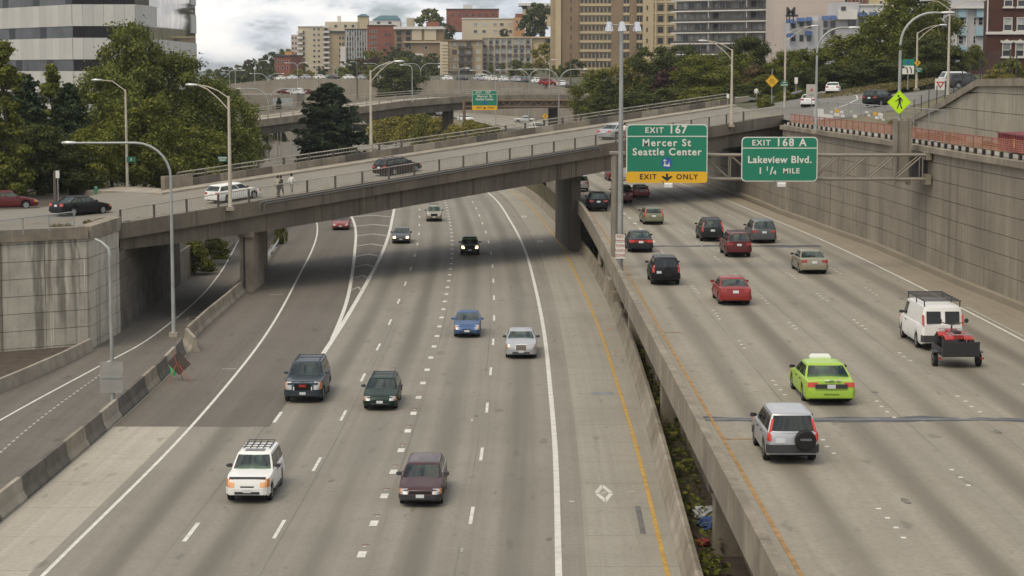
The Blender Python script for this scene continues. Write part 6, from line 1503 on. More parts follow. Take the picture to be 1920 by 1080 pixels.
# red brick apartment house at the right edge
T = building('brick_apartment', 'dark red brick apartment house with white window caps at the right edge', 1885, 300); Yk = 300
bbox(T, 'wall', 1843, 2010, -40, 165, m_dbrick, 0, 2.2); bbox(T, 'cornice', 1841, 2010, 60.5, 65.5, m_white, -.35, .34); bbox(T, 'corner_pipe', 1842.2, 1844.4, -40, 60, m_white, -.2, .19)
def sash(u, v, cap):
    w, h = 16.5 / FPX * Yk, 25 / FPX * Yk; x = (u - 1885) / FPX * Yk; z = bz(v + 12.5, Yk)
    fm = MB()
    for a in (-w / 2, w / 2 - .12): fm.box(a, a + .12, -.2, 0, 0, h, M_frame)
    fm.box(-w / 2 + .12, w / 2 - .12, -.2, 0, h - .12, h, M_frame); fm.box(-w / 2 + .12, w / 2 - .12, -.18, -.02, h * .46, h * .46 + .09, M_frame); fm.box(-w / 2 + .12, w / 2 - .12, -.2, 0, 0, .1, M_frame)
    f = fm.build('window', T); f.location = (x, -.002, z)
    p = MB(); p.box(-w / 2 + .121, w / 2 - .121, -.06, -.03, .1, h * .46, M_wglass); p.build('pane', f); p = MB(); p.box(-w / 2 + .121, w / 2 - .121, -.08, -.05, h * .46 + .09, h - .12, M_curt); p.build('pane', f)
    s = MB(); s.box(-w / 2 - .2, w / 2 + .2, -.34, -.0, -.24, -.01, m_white); s.build('sill', f)
    if cap:
        c = MB(); hw_ = w / 2 + .22
        c.add([(x_, y_, h + z_) for y_ in (-.3, 0) for x_, z_ in ((-hw_, .02), (hw_, .02), (hw_ + .08, .42), (hw_ * .6, .34), (.2, .42), (0, .58), (-.2, .42), (-hw_ * .6, .34), (-hw_ - .08, .42))], [tuple(range(9)), tuple(reversed(range(9, 18)))] + [(i, (i + 1) % 9, 9 + (i + 1) % 9, 9 + i) for i in range(9)], m_white); c.build('window_cap', f)
for u in (1881.5, 1906, 1930.5, 1955):
    sash(u, 2, False); sash(u, 46.5, False); sash(u - 1.2, 94, True)
for u in (1881.5, 1906): sash(u, -42, False)
done(T)
# glass banded office building on the left
ob = thing('office_building', 'grey office building with alternating bands of pale panels and dark windows', 'office building', (-50, 236, 0))
m_pan = [pbr('pale_office_panel%d' % i, c, .75, vary=.05) for i, c in enumerate(((.47, .46, .43), (.50, .49, .455), (.44, .435, .41)))]
OP = [(-73, 262), (-52.1, 236), (-44.7, 236.2), (-43.9, 241), (-45.0, 283)]
core = MB(); core.prism([(x - (.25 if i else 0), y + .35) for i, (x, y) in enumerate(OP)] + [(-80, 290)], 0, 46, M_framed); core.build('core', ob, world=True)
for fi, (a, b) in enumerate(zip(OP, OP[1:])):
    a, b = Vector((*a, 0)), Vector((*b, 0)); d = (b - a).normalized(); L = (b - a).length; n = Vector((d.y, -d.x, 0)); nn = max(2, round(L / (1.75 if fi != 1 else 1.25)))
    for i in range(nn):
        p = a + d * (L * i / nn + .012); w_ = d * (L / nn - .024)
        for k in range(-2, 6):
            z0 = 14.5 + 3.93 * k
            if z0 < 4: continue
            gl = fi == 3 and k >= 2 and 2 < i < nn - 3
            m_ = MB(); m_.obox(p + Vector((0, 0, z0)) - n * .3, w_, n * (.42 if not gl else .3), (0, 0, 2.54), M_mirror if gl else m_pan[(i * 7 + k * 3 + fi) % 3]); m_.build('window' if gl else 'panel', ob, world=True)
            m_ = MB(); m_.obox(p + Vector((0, 0, z0 + 2.55)) - n * .3, w_, n * .3, (0, 0, 1.37), M_mirror if fi == 3 else (M_wgrey if fi == 0 and (i + k) % 5 else M_owin)); m_.build('window', ob, world=True)
# terrace with a lower wall and a sign back, far left
m_ = MB(); m_.box(-76, -56.5, 520, 540, -1, 11.0, M_farwall); tag(m_.build('terrace_wall'), 'low pale terrace wall in front of the left part of the curved wall', 'retaining wall')
T = thing('road_sign', 'grey ribbed back of a large road sign far off above the viaduct', 'sign', (bx(532, 470), 470, 0))
m_ = MB(); m_.box(-2.4, 2.4, -.1, .1, bz(198, 470), bz(183, 470), M_steel); m_.build('panel', T); m_ = MB(); m_.tube([(-2.3, .2, 0), (-2.3, .2, bz(183, 470))], .22, 6, pbr('rust_post', (.14, .08, .05), .8)); m_.build('post', T)
# parked cars on the street above the wall and on the terrace
protos = {}
def parked(colname, P, x, y, z, rz, lab, kind='sedan'):
    k = (colname, kind)
    if k not in protos: protos[k] = o = vehicle(kind, P, 'x', (0, 0, 0), 0, merge=True, group='cars parked above the curved wall', cat='car', name='parked_car')
    else: o = copy_tree(protos[k])
    o.location = (x, y, z); o.rotation_euler = (0, 0, rz); o['label'] = lab; o['group'] = 'cars parked above the curved wall'
cn = [('white', P_white), ('silver', P_silver), ('dark grey', P_dgrey), ('pale', P_white2), ('dark red', P_dred)]
us = [(1084, .2), (1066, .2), (1048, 1.6), (1030, .2), (1012, .2), (986, .2), (968, .2), (948, .2), (925, .2), (905, .2), (880, .2), (850, .2), (822, .2), (690, .2), (664, .2), (640, .2), (612, .2), (586, .2), (560, .2), (536, .2), (515, .2)]
seq = [0, 1, 2, 3, 1, 0, 2, 1, 3, 0, 1, 2, 0, 3, 1, 0, 2, 0, 1, 3, 0]
poly = [(a, b) for a, b in zip(FW, FW[1:])]
order = ['first', 'second', 'third', 'fourth', 'fifth', 'sixth', 'seventh', 'eighth', 'ninth', 'tenth', 'eleventh', 'twelfth', 'thirteenth', 'fourteenth', 'fifteenth', 'sixteenth', 'seventeenth', 'eighteenth', 'nineteenth', 'twentieth', 'twenty-first']
for i, (u, _) in enumerate(us):
    k = (u - 960) / FPX
    for a, b in poly:
        t = (a[0] - k * a[1]) / ((a[0] - k * a[1]) - (b[0] - k * b[1]) + 1e-9)
        if 0 <= t <= 1:
            x, y = a[0] + (b[0] - a[0]) * t, a[1] + (b[1] - a[1]) * t; dx, dy = b[0] - a[0], b[1] - a[1]; ang = math.atan2(dy, dx) + math.pi / 2
            nx, ny = dy, -dx; l_ = math.hypot(nx, ny); c = cn[seq[i]]
            parked(c[0], c[1], x + 2.6 * nx / l_, y + 2.6 * ny / l_, fw_top(y) - .2, ang, '%s car parked above the curved wall, %s from its right end' % (c[0], order[i])); break
for i, (u, c) in enumerate(((538, 4), (551, 0), (566, 3), (580, 4))):
    parked(cn[c][0], cn[c][1], bx(u, 522), 523.5, 11.0, R(90), '%s car on the terrace below the curved wall, %s from the left' % (cn[c][0], order[i]))
parked('bright red', P_red, bx(1030, 448), 449, fw_top(440) + .2, R(60), 'bright red van parked under the tree above the right end of the curved wall', 'minivan')
parked('blue', P_blue, bx(985, 490), 489, fw_top(475) - .1, R(60), 'blue car parked above the curved wall left of the red van')
parked('white', P_white, bx(908, 530), 526, fw_top(520) - .1, R(80), 'white van parked above the curved wall below the pale grey house', 'minivan')
vehicle('suv', P_dgrey, 'dark utility vehicle parked behind the tall double lamp on the right street', on_ground(1812, 166, hR), R(100), merge=True, cat='suv', name='sport_utility')
vehicle('minivan', P_white2, 'pale minivan parked beneath the pale blue house', on_ground(1800, 163, hR, 150, 320), R(100), merge=True, cat='minivan', name='minivan')
# ================================================================== LAMP POSTS
M_head = pbr('lamp_head', (.50, .51, .50), .4, metal=.2)
M_lens = pbr('lamp_lens', (.62, .62, .60), .3)
def lamp_head(T, p, dirv, L=.95, mat=None):
    p, d = Vector(p), Vector(dirv).normalized(); s = Vector((-d.y, d.x, 0)).normalized(); up = Vector((0, 0, 1))
    rings = []
    for t, w, h in ((0, .07, .06), (.22, .13, .10), (.6, .19, .12), (.92, .14, .09), (1, .05, .04)):
        c = p + d * (L * t); rings.append([c + s * (w * a) + up * (h * b) for a, b in ((-1, 0), (-.6, 1), (.6, 1), (1, 0), (.6, -.7), (-.6, -.7))])
    m_ = MB(); m_.loft(rings, mat or M_head); m_.build('lamp_head', T, 50, world=True)
def pole(T, b, zt, r=.11, mat=None, nm='pole'):
    m_ = MB(); m_.tube([(b.x, b.y, b.z), (b.x, b.y, b.z + .25), (b.x, b.y, zt)], [r * 1.15, r, r * .62], 8, mat or M_lamp); m_.build(nm, T, 50, world=True)
    m_ = MB(); m_.box(b.x - r * 2, b.x + r * 2, b.y - r * 2, b.y + r * 2, b.z - .25, b.z + .02, M_concl); m_.build('base_plate', T, world=True)
def arc_arm(T, x, y, zt, sg, length, rad, mat, r=.07, slope=.0, dy=0.0):
    pts = [(x, y, zt - rad)]
    for k in range(1, 8):
        a = math.pi / 2 * k / 7; pts.append((x + sg * rad * (1 - math.cos(a)), y + dy * rad * (1 - math.cos(a)), zt - rad + rad * math.sin(a)))
    e = (x + sg * length, y + dy * length, zt + slope); pts.append(e)
    m_ = MB(); m_.tube(pts, [r] * (len(pts) - 1) + [r * .8], 8, mat); m_.build('arm', T, 50, world=True); lamp_head(T, e, (sg, dy, slope / max(.1, length)))
def lamp(label, b, zt, arms, r=.11, mat=None, rad=1.6, group='street lamps', name='street_lamp', kind='arc', arm_r=None):
    b = Vector(b); T = thing(name, label, 'street lamp', b, 0, group); mat = mat or M_lamp
    if kind == 'arc':
        pole(T, b, zt - rad + .02, r, mat)
        for sg, L in arms: arc_arm(T, b.x, b.y, zt, sg, L, min(rad, L * .8), mat, arm_r or r * .62)
    elif kind == 'truss':
        pole(T, b, zt, r, mat)
        for sg, L in arms:
            for dz, k in ((0, 0), (-.9, 1)):
                m_ = MB(); m_.tube([(b.x, b.y, zt - .15 + dz), (b.x + sg * L * .35, b.y, zt + .40 + dz * .62), (b.x + sg * L * .7, b.y, zt + .72 + dz * .22), (b.x + sg * L, b.y, zt + .82)], .05, 6, mat); m_.build('arm', T, 50, world=True)
            lamp_head(T, (b.x + sg * L, b.y, zt + .82), (sg, 0, .02))
    elif kind == 'straight':
        pole(T, b, zt, r, mat)
        for sg, L in arms: m_ = MB(); m_.tube([(b.x, b.y, zt - .1), (b.x + sg * L * .55, b.y, zt + .75), (b.x + sg * L, b.y, zt + .85)], .05, 6, mat); m_.build('arm', T, 50, world=True); lamp_head(T, (b.x + sg * L, b.y, zt + .85), (sg, 0, 0))
    return T
def zv(v, Y): return D(960, v, Y).z
p = G(329, 640, 0); lamp('tall grey lamp post with a long horizontal arm, standing on the ramp divider', (p.x - .1, p.y, .55), zv(268, p.y), [(-1, (325 - 150) / FPX * p.y)], .13, rad=2.2)
p = Vector((-21.6, 105.5, -1.5)); T = thing('lamp_post', 'short grey post with a bent top and a plain sign back, beside the lower ramp', 'lamp post', p, 0, 'street lamps')
pole(T, p, zv(478, 105.5), .12); m_ = MB(); z_ = zv(478, 105.5); m_.tube([(p.x, p.y, z_ - .05), (p.x - .06, p.y, z_ + .35), (p.x - .45, p.y + .2, z_ + .66), (p.x - .85, p.y + .4, z_ + .82)], [.09, .085, .08, .07], 8, M_lamp); m_.build('arm', T, 50, world=True)
m_ = MB(); m_.box(p.x - .65, p.x + .62, p.y - .14, p.y - .11, zv(736, 105.5), zv(678, 105.5), pbr('bare_aluminium', (.33, .32, .30), .6, metal=.3, vary=.15, vscale=3)); m_.build('sign_back', T, world=True)
m_ = MB(); m_.box(p.x - .55, p.x + .52, p.y - .17, p.y - .141, zv(709, 105.5), zv(706, 105.5), M_steel); m_.build('sign_brace', T, world=True)
lamp('pale straight lamp post with short arm at the street corner behind the black saloon', D(239, 357, 178), zv(168, 178), [(-1, 2.1)], .14, M_lampc, kind='straight')
t = t_at(432, -.35); b = B(t, -.3, -.1); lamp('tan twin-tube lamp post fixed to the left part of the near bridge railing', b, zv(180, b.y), [(-1, 2.3)], .15, M_lampc, kind='truss')
t = t_at(1370, -.3); b = B(t, -.3, -.1); lamp('tan twin-tube lamp post at the right end of the near bridge railing', b, zv(92, b.y), [(-1, 2.5)], .15, M_lampc, kind='truss')
t = t_at(697, 16.2); b = B(t, 16.25, -.2); lamp('tan twin-tube lamp post on the far bridge parapet, arm pointing right', b, zv(132, b.y), [(1, 2.2)], .15, M_lampc, kind='truss')
lamp('tall curved lamp post on the right wall left of the white saloon', (25.4, 165.5, 12.1), zv(52, 165.5), [(1, 2.6)], .14, rad=2.3)
lamp('tallest curved lamp post on the right wall behind the yellow-green pedestrian sign', (27.1, 138.7, 12.1), zv(24, 138.7), [(1, 2.8)], .15, rad=2.6)
b = on_ground(1718, 166, hR); lamp('tan lamp post with twin-tube arm carrying the small yellow diamond sign', b, zv(60, b.y), [(1, 2.6)], .15, M_lampc, kind='truss'); YDS = b
b = on_ground(1777, 178, hR); lamp('tall pale lamp post with two arms near the yield sign', b, zv(16, b.y), [(-1, 2.3), (1, 2.9)], .16, M_lampc, kind='straight')
b = on_ground(1469, 180, lambda x, y: 12.3, 150, 260); b = Vector((32.6, 237, 12.4)); lamp('tan twin-tube lamp post above the small green street sign by the bushes', b, zv(62, 237), [(1, 3.0)], .15, M_lampc, kind='truss')
# high mast with three lanterns beside the gantry post
b = Vector((6.85, 124.5, 2.7)); T = thing('street_lamp', 'tallest slender grey pole with three bell lanterns beside the left gantry post', 'street lamp', b, 0, 'street lamps')
zt = zv(46, 124.5); m_ = MB(); m_.tube([b, b + Vector((0, 0, 6)), (b.x, b.y, zt)], [.21, .18, .11], 10, M_steel); m_.build('pole', T, 50, world=True)
m_ = MB(); m_.box(b.x - .45, b.x + .3, b.y - .35, b.y + .35, 2.5, 3.1, M_concp); m_.build('bracket', T, world=True)
for dx, dy in ((-.78, 0), (0, -.55), (.98, 0)):
    m_ = MB(); m_.tube([(b.x, b.y, zt - .05), (b.x + dx, b.y + dy, zt + .02)], .035, 6, M_steel); m_.build('arm', T, world=True)
    m_ = MB(); m_.lathe([(.03, .18), (.16, .14), (.17, -.05), (.24, -.22), (.27, -.42), (.24, -.46), (.02, -.5)], (b.x + dx, b.y + dy, zt), 'z', 14, M_chrome); m_.build('lantern', T, 40, world=True)
# distant lamps
def far_lamp(u, vb, vt, Y, arms, label, zb=None):
    b = D(u, vb, Y); lamp(label, b, zv(vt, Y), [(s_, px / FPX * Y) for s_, px in arms], .12, rad=min(px for _, px in arms) / FPX * Y * .6, group='distant lamp posts', arm_r=.09)
for a in (
    (1048, 246, 130, 330, ((-1, 66), (1, 44)), 'double-arm lamp beyond the overpass, rightmost of the pair by the far viaduct'), (992, 240, 131, 400, ((-1, 54), (1, 30)), 'double-arm lamp beyond the overpass left of the rightmost pair'),
    (929, 238, 132, 420, ((-1, 40),), 'slender single-arm lamp crossing the far green sign'), (861, 236, 128, 400, ((1, 12),), 'slender lamp left of the far green sign'), (773, 188, 122, 352, ((-1, 14),), 'short-armed lamp standing on the far viaduct railing'),
    (789, 152, 119, 575, ((-1, 26), (1, 32)), 'double-arm lamp standing above the curved wall, below the brown and cream house'), (714, 150, 119, 590, ((-1, 26), (1, 24)), 'double-arm lamp above the curved wall, left of the pine'), (632, 158, 122, 600, ((-1, 26), (1, 22)), 'double-arm lamp above the curved wall below the tan balcony tower'),
    (505, 300, 166, 360, ((-1, 50), (1, 54)), 'big double-arm lamp left of the tall conifer'), (546, 298, 170, 380, ((1, 16),), 'slender pole close to the tall conifer'), (558, 164, 118, 560, ((-1, 18), (1, 14)), 'double-arm lamp below the cream tower'),
    (502, 152, 138, 600, ((-1, 28), (1, 26)), 'low double-arm lamp above the left end of the curved wall'), (478, 158, 114, 560, ((1, 20),), 'single-arm lamp above the left end of the curved wall'), (431, 195, 132, 480, ((-1, 8), (1, 22)), 'lamp before the dark skyline trees, left group'), (442, 196, 128, 500, ((1, 5),), 'thin pole before the dark skyline trees'), (596, 172, 124, 570, ((-1, 10),), 'thin lamp below the tan balcony tower'), (670, 160, 116, 610, ((-1, 8),), 'thin lamp in front of the purple-leaved tree'), (1030, 175, 112, 430, ((1, 4),), 'pale pole beside the parked red van')): far_lamp(*a)
def upole(u, vb, vt, Y, label):
    b = D(u, vb, Y); m_ = MB(); m_.tube([b, (b.x, Y, zv(vt, Y))], [.17, .12], 7, pbr('weathered_wood', (.11, .085, .065), .9)); tag(m_.build('utility_pole'), label, 'utility pole')
upole(1070, 176, 102, 435, 'dark wooden utility pole above the right end of the curved wall'); upole(1118, 124, 96, 540, 'dark wooden utility pole before the tan tower block'); upole(670, 190, 119, 420, 'bare wooden pole beside the wide dark pine'); upole(104, 382, 320, 165, 'brown wooden post beside the small white street sign at left'); upole(577, 292, 236, 372, 'brown post below the far left green sign')

# ================================================================== SIGNS
M_sgreen = pbr('sign_green', (.004, .185, .105), .45); M_sgreen2 = pbr('sign_green_dark', (.01, .12, .07), .5)
M_swhite = pbr('sign_white', (.66, .66, .60), .45); M_syel = pbr('sign_yellow', (.72, .40, .01), .45); M_sblk = pbr('sign_black', (.012, .012, .012), .5)
M_slime = pbr('sign_fluorescent', (.52, .82, .01), .5, emit=(.55, .9, .02), estr=.0); M_sred = pbr('sign_red', (.45, .03, .03), .5); M_sblue = pbr('sign_blue', (.02, .09, .35), .5); M_gantry = pbr('gantry_paint', (.215, .19, .15), .6, metal=.1, vary=.2, vscale=2)
M_alum = pbr('sign_back_metal', (.30, .30, .29), .5, metal=.4)
def rrect(w, h, r, n=5):
    pts = []
    for cx, cz, a0 in ((w / 2 - r, h / 2 - r, 0), (-w / 2 + r, h / 2 - r, 90), (-w / 2 + r, -h / 2 + r, 180), (w / 2 - r, -h / 2 + r, 270)):
        for k in range(n + 1): a = R(a0 + 90 * k / n); pts.append((cx + r * math.cos(a), cz + r * math.sin(a)))
    return pts
def plate(T, nm, poly, y0, y1, mat, c=(0, 0)):
    m_ = MB(); n = len(poly); m_.add([(x + c[0], y0, z + c[1]) for x, z in poly] + [(x + c[0], y1, z + c[1]) for x, z in poly], [tuple(range(n)), tuple(reversed(range(n, 2 * n)))] + [(i, n + i, n + (i + 1) % n, (i + 1) % n) for i in range(n)], mat); return m_.build(nm, T)
RX = (R(90), 0, 0)
def exit_sign(T, u0, u1, v0, v1, Y, ysplit, texts, vline, logo=None, arrow=None):
    """a guide sign panel with border, rule and lettering; T is an Empty on the plane Y at the sign's centre"""
    k = Y / FPX; w, h = (u1 - u0) * k, (v1 - v0) * k; uc, vc = (u0 + u1) / 2, (v0 + v1) / 2
    plate(T, 'border', rrect(w, h, .28), .0, .06, M_swhite)
    pan = plate(T, 'panel', rrect(w - .12, h - .12, .24), -.012, -.001, M_sgreen)
    P = lambda u, v: ((u - uc) * k, (vc - v) * k)
    x0, z0 = P(u0 + 2, vline); m_ = MB(); m_.box(-w / 2 + .05, w / 2 - .05, -.02, -.013, z0 - .03, z0 + .03, M_swhite); m_.build('rule', T)
    if ysplit:
        za = (vc - ysplit) * k; yp = plate(T, 'exit_only_panel', rrect(w, za + h / 2, .2), -.03, -.014, M_syel, (0, (za - h / 2) / 2))
    for s, u, v, caph, mt, sp in texts:
        x, z = P(u, v); text(s, caph * k / .70, mt, 'lettering', T, (x, -.034, z), RX, .004, caph * k * .035, sp)
    if logo:
        x, z = P(*logo); r = 10.5 * k; m_ = MB(); m_.lathe([(r, -.02), (r, -.014), (.01, -.0135)], (x, 0, z), 'y', 20, M_sblue); m_.lathe([(r, -.02), (.01, -.0205)], (x, 0, z), 'y', 20, M_sblue); lg = m_.build('emblem', T)
        for poly in ([(-.62, -.55), (-.45, -.1), (-.42, .5), (-.30, .5), (-.28, -.1), (-.1, -.55)], [(-.72, .45), (-.36, .70), (0, .45), (-.2, .36), (-.52, .36)], [(-.2, -.6), (.0, -.15), (.15, -.35), (.35, .05), (.6, -.6)], [(.38, -.3), (.42, .45), (.5, -.3)]):
            plate(lg, 'emblem_mark', [(a * r, b_ * r) for a, b_ in poly], -.028, -.021, M_swhite, (x, z))
    if arrow:
        x, z = P(*arrow); q_ = k
        plate(T, 'arrow', [(a * q_, b_ * q_) for a, b_ in ((-2, 6.5), (2, 6.5), (2, -.5), (8, 2.5), (10.5, .5), (0, -8), (-10.5, .5), (-8, 2.5), (-2, -.5))], -.036, -.031, M_sblk, (x, z))
def mast(T, pts, r, mat, nm='post', world=True, n=8): m_ = MB(); m_.tube(pts, r, n, mat); m_.build(nm, T, 50, world=world)
YG_ = 128.0
gt = thing('sign_gantry', 'steel truss sign gantry spanning the right carriageway', 'sign gantry', (6.7, YG_, 3))
gx0, gx1 = bx(1146, YG_), bx(1738, YG_); zt, zb_ = zv(291, YG_), zv(336, YG_)
mast(gt, [(bx(1153, YG_), YG_, 3.5), (bx(1153, YG_), YG_, zt + .05)], .2, M_gantry, 'post'); mast(gt, [(bx(1153, YG_), YG_ + 1.1, 3.5), (bx(1153, YG_), YG_ + 1.1, zt + .05)], .2, M_gantry, 'post')
m_ = MB(); m_.box(bx(1141, YG_), bx(1166, YG_), YG_ - .6, YG_ + 1.7, 2.35, 3.55, M_concp); m_.build('bracket', gt, world=True)
m_ = MB(); m_.box(bx(1144, YG_), bx(1172, YG_), YG_ - .25, YG_ + 1.3, zt + .05, zt + .2, M_gantry); m_.build('post_cap', gt, world=True)
for y in (YG_, YG_ + 1.0):
    for z in (zt, zb_): mast(gt, [(gx0, y, z), (gx1, y, z)], .085, M_gantry, 'chord')
n = 11
for i in range(n + 1):
    x = gx0 + .6 + (gx1 - gx0 - .9) * i / n
    for y in (YG_, YG_ + 1.0):
        mast(gt, [(x, y, zb_), (x, y, zt)], .04, M_gantry, 'upright', n=6)
        if i < n: x2 = gx0 + .6 + (gx1 - gx0 - .9) * (i + 1) / n; mast(gt, [(x, y, zb_ if i > 4 else zt), (x2, y, zt if i > 4 else zb_)], .05, M_gantry, 'diagonal', n=6)
    mast(gt, [(x, YG_, zt), (x, YG_ + 1, zt)], .035, M_gantry, 'cross_tie', n=6); mast(gt, [(x, YG_, zb_), (x, YG_ + 1, zb_)], .035, M_gantry, 'cross_tie', n=6)
m_ = MB(); m_.box(gx1 - .1, gx1 + .25, YG_ - .15, YG_ + 1.15, zb_ - .35, zb_ + .3, M_gantry); m_.box(gx1 - .1, gx1 + .25, YG_ - .15, YG_ + 1.15, zt - .3, zt + .2, M_gantry); m_.build('wall_bracket', gt, world=True)
m_ = MB(); m_.box(bx(1706, 130), bx(1730, 130), 129.4, 130.3, zb_ - .1, zt, M_dark); m_.build('end_box', gt, world=True)
pc = thing('support_column', 'square steel column standing against the right wall behind the gantry truss', 'column', (26.4, 133, 9.4))
Yc = 130.6; x0, x1 = bx(1676, Yc), bx(1707, Yc); m_ = MB(); m_.box(x0 + .18, x1 - .18, Yc + .1, Yc + .6, zv(341, Yc), zv(226, Yc), M_gantry); m_.build('web', pc, world=True)
for a in (x0, x1 - .17): m_ = MB(); m_.box(a, a + .17, Yc - .1, Yc + .8, zv(347, Yc), zv(222, Yc), M_gantry); m_.build('flange', pc, world=True)
S1 = thing('exit_sign', 'big green EXIT 167 sign for Mercer St with a yellow EXIT ONLY strip', 'road sign', (bx(1250, 127.2), 127.2, zv(288, 127.2)), 0, 'guide signs on the gantry')
exit_sign(S1, 1174, 1326, 233.5, 343, 127.2, 322, [('EXIT', 1226, 245, 10, M_swhite, 1.25), ('167', 1270, 244, 14.5, M_swhite, 1.15), ('Mercer St', 1249, 268.5, 13, M_swhite, 1.22), ('Seattle Center', 1250, 285.5, 13, M_swhite, 1.16), ('EXIT', 1215, 332, 9.5, M_sblk, 1.2), ('ONLY', 1288, 332, 9.5, M_sblk, 1.2)], 256, (1250, 306), (1250.5, 332))
S2 = thing('exit_sign', 'green EXIT 168 A sign for Lakeview Blvd. on the right of the gantry', 'road sign', (bx(1461, 127.2), 127.2, zv(298.5, 127.2)), 0, 'guide signs on the gantry')
exit_sign(S2, 1389.5, 1532, 257, 340.5, 127.2, None, [('EXIT', 1426, 268.5, 10, M_swhite, 1.25), ('168 A', 1482, 268, 14, M_swhite, 1.2), ('Lakeview Blvd.', 1461, 300, 13, M_swhite, 1.08), ('1', 1425, 321, 12, M_swhite, 1), ('1', 1438, 317, 8, M_swhite, 1), ('/', 1446, 321, 14, M_swhite, 1), ('4', 1452, 324, 8, M_swhite, 1), ('MILE', 1483, 321, 9.5, M_swhite, 1.2)], 278)
for u, v, lb in ((1253, 347, 'small white sign light hanging below the EXIT 167 sign'), (1465, 346, 'small white sign light hanging below the EXIT 168 A sign')):
    T = thing('sign_light', lb, 'lamp', (bx(u, 126.2), 126.2, zv(v, 126.2))); m_ = MB(); m_.loft([[(x, y * k, z) for x, y in ((-.26, -.2), (.26, -.2), (.26, .2), (-.26, .2))] for z, k in ((-.14, 1), (.06, 1), (.14, .6))], M_lens); m_.build('housing', T); m_ = MB(); m_.tube([(-.3, .1, .1), (-.3, 1.6, .3)], .04, 6, M_gantry); m_.build('arm', T)
# far gantry and sign
YF = 352.0; fg = thing('sign_gantry', 'distant rusty truss gantry in front of the far viaduct carrying a green sign', 'sign gantry', (bx(871, YF), YF, 4))
for u in (870.5, 1078): mast(fg, [(bx(u, YF), YF, 3.5), (bx(u, YF), YF, zv(187, YF))], .28, pbr('rusty_gantry', (.17, .11, .07), .8), 'post')
for v in (188.5, 200): mast(fg, [(bx(868, YF), YF, zv(v, YF)), (bx(1080, YF), YF, zv(v, YF))], .12, pbr('rusty_gantry', (.17, .11, .07)), 'chord')
for i in range(14): mast(fg, [(bx(940 + i * 10, YF), YF, zv(200 if i % 2 else 188.5, YF)), (bx(950 + i * 10, YF), YF, zv(188.5 if i % 2 else 200, YF))], .07, pbr('rusty_gantry', (.17, .11, .07)), 'diagonal', n=5)
S3 = thing('exit_sign', 'distant green EXIT 167 sign before the far viaduct', 'road sign', (bx(909, 351), 351, zv(188, 351)))
exit_sign(S3, 885.5, 932.5, 170, 206.5, 351, 198, [('EXIT', 898, 173.8, 3.4, M_swhite, 1.2), ('167', 915, 173.5, 4.6, M_swhite, 1.1), ('Mercer St', 909, 181, 4.2, M_swhite, 1.15), ('Seattle Center', 909, 186.5, 4.0, M_swhite, 1.0), ('EXIT', 899, 202, 3.2, M_sblk, 1.1), ('ONLY', 921, 202, 3.2, M_sblk, 1.1)], 177, None, None)
plate(S3, 'arrow', [(a * .03, b_ * .03) for a, b_ in ((-2, 6.5), (2, 6.5), (2, -.5), (8, 2.5), (10.5, .5), (0, -8), (-10.5, .5), (-8, 2.5), (-2, -.5))], -.036, -.031, M_sblk, (0, (188 - 202) * 351 / FPX)); m_ = MB(); m_.lathe([(.32, -.02), (.01, -.021)], (0, 0, (188 - 193) * 351 / FPX), 'y', 12, M_sblue); m_.build('emblem', S3)
S9 = thing('guide_sign', 'small far green guide sign on two posts left of the tall conifer', 'road sign', (bx(490, 362), 362, zv(233, 362))); plate(S9, 'border', rrect(2.5, .9, .1), 0, .05, M_swhite); plate(S9, 'panel', rrect(2.42, .82, .08), -.012, -.001, M_sgreen); text('Lakeview', .36, M_swhite, 'lettering', S9, (0, -.02, .08), RX, .004)
for x in (-1, 3.1, 3.7): m_ = MB(); m_.tube([(x, .1, -8), (x, .1, .3)], .08, 6, M_lampc); m_.build('post', S9)
m_ = MB(); m_.tube([(-1.2, .1, -.5), (4, .1, -.5)], .06, 6, M_lampc); m_.build('beam', S9)
# diamonds and small signs
def diamond_sign(name, label, c, half, mat, post=None, mark=None, border=M_sblk):
    T = thing(name, label, 'road sign', c); h = half
    plate(T, 'panel', [(-h, 0), (0, -h), (h, 0), (0, h)], 0, .03, mat); a, b_ = h * .93, h * .89
    m_ = MB()
    P, I = [(-a, 0), (0, -a), (a, 0), (0, a)], [(-b_, 0), (0, -b_), (b_, 0), (0, b_)]
    for i in range(4):
        j = (i + 1) % 4; m_.add([(P[i][0], -.008, P[i][1]), (P[j][0], -.008, P[j][1]), (I[j][0], -.008, I[j][1]), (I[i][0], -.008, I[i][1])], [(0, 1, 2, 3)], border)
    m_.build('border', T)
    if post: m_ = MB(); m_.tube([(0, .08, post[0]), (0, .08, post[1])], .05, 6, M_steel); m_.build('post', T)
    if mark: mark(T, h)
    return T
def ped(T, h):
    parts = ([(-.13, .62), (-.03, .66), (.02, .58), (-.02, .48), (-.12, .47), (-.17, .54)], [(-.04, .44), (.12, .44), (.16, .38), (.13, .0), (-.02, -.02), (-.08, .1), (-.05, .3)], [(-.05, .36), (-.02, .26), (-.20, .12), (-.36, .06), (-.37, .13), (-.22, .2)], [(.12, .42), (.28, .26), (.26, .04), (.20, .02), (.21, .22), (.10, .32)], [(-.05, .02), (.06, .02), (-.02, -.24), (-.13, -.54), (-.22, -.58), (-.2, -.5), (-.12, -.26)], [(.03, .02), (.13, .02), (.16, -.22), (.29, -.52), (.26, -.57), (.18, -.54), (.07, -.25)])
    for q_ in parts: plate(T, 'pictogram', [(x * h * .95, z * h * .95) for x, z in q_], -.016, -.009, M_sblk)
diamond_sign('pedestrian_sign', 'bright yellow-green diamond pedestrian sign on the tall curved lamp post', (27.1 - .05, 138.45, zv(192, 138.4)), 22.5 / FPX * 138.4, M_slime, None, ped, pbr('lime_border', (.42, .68, .01), .5))
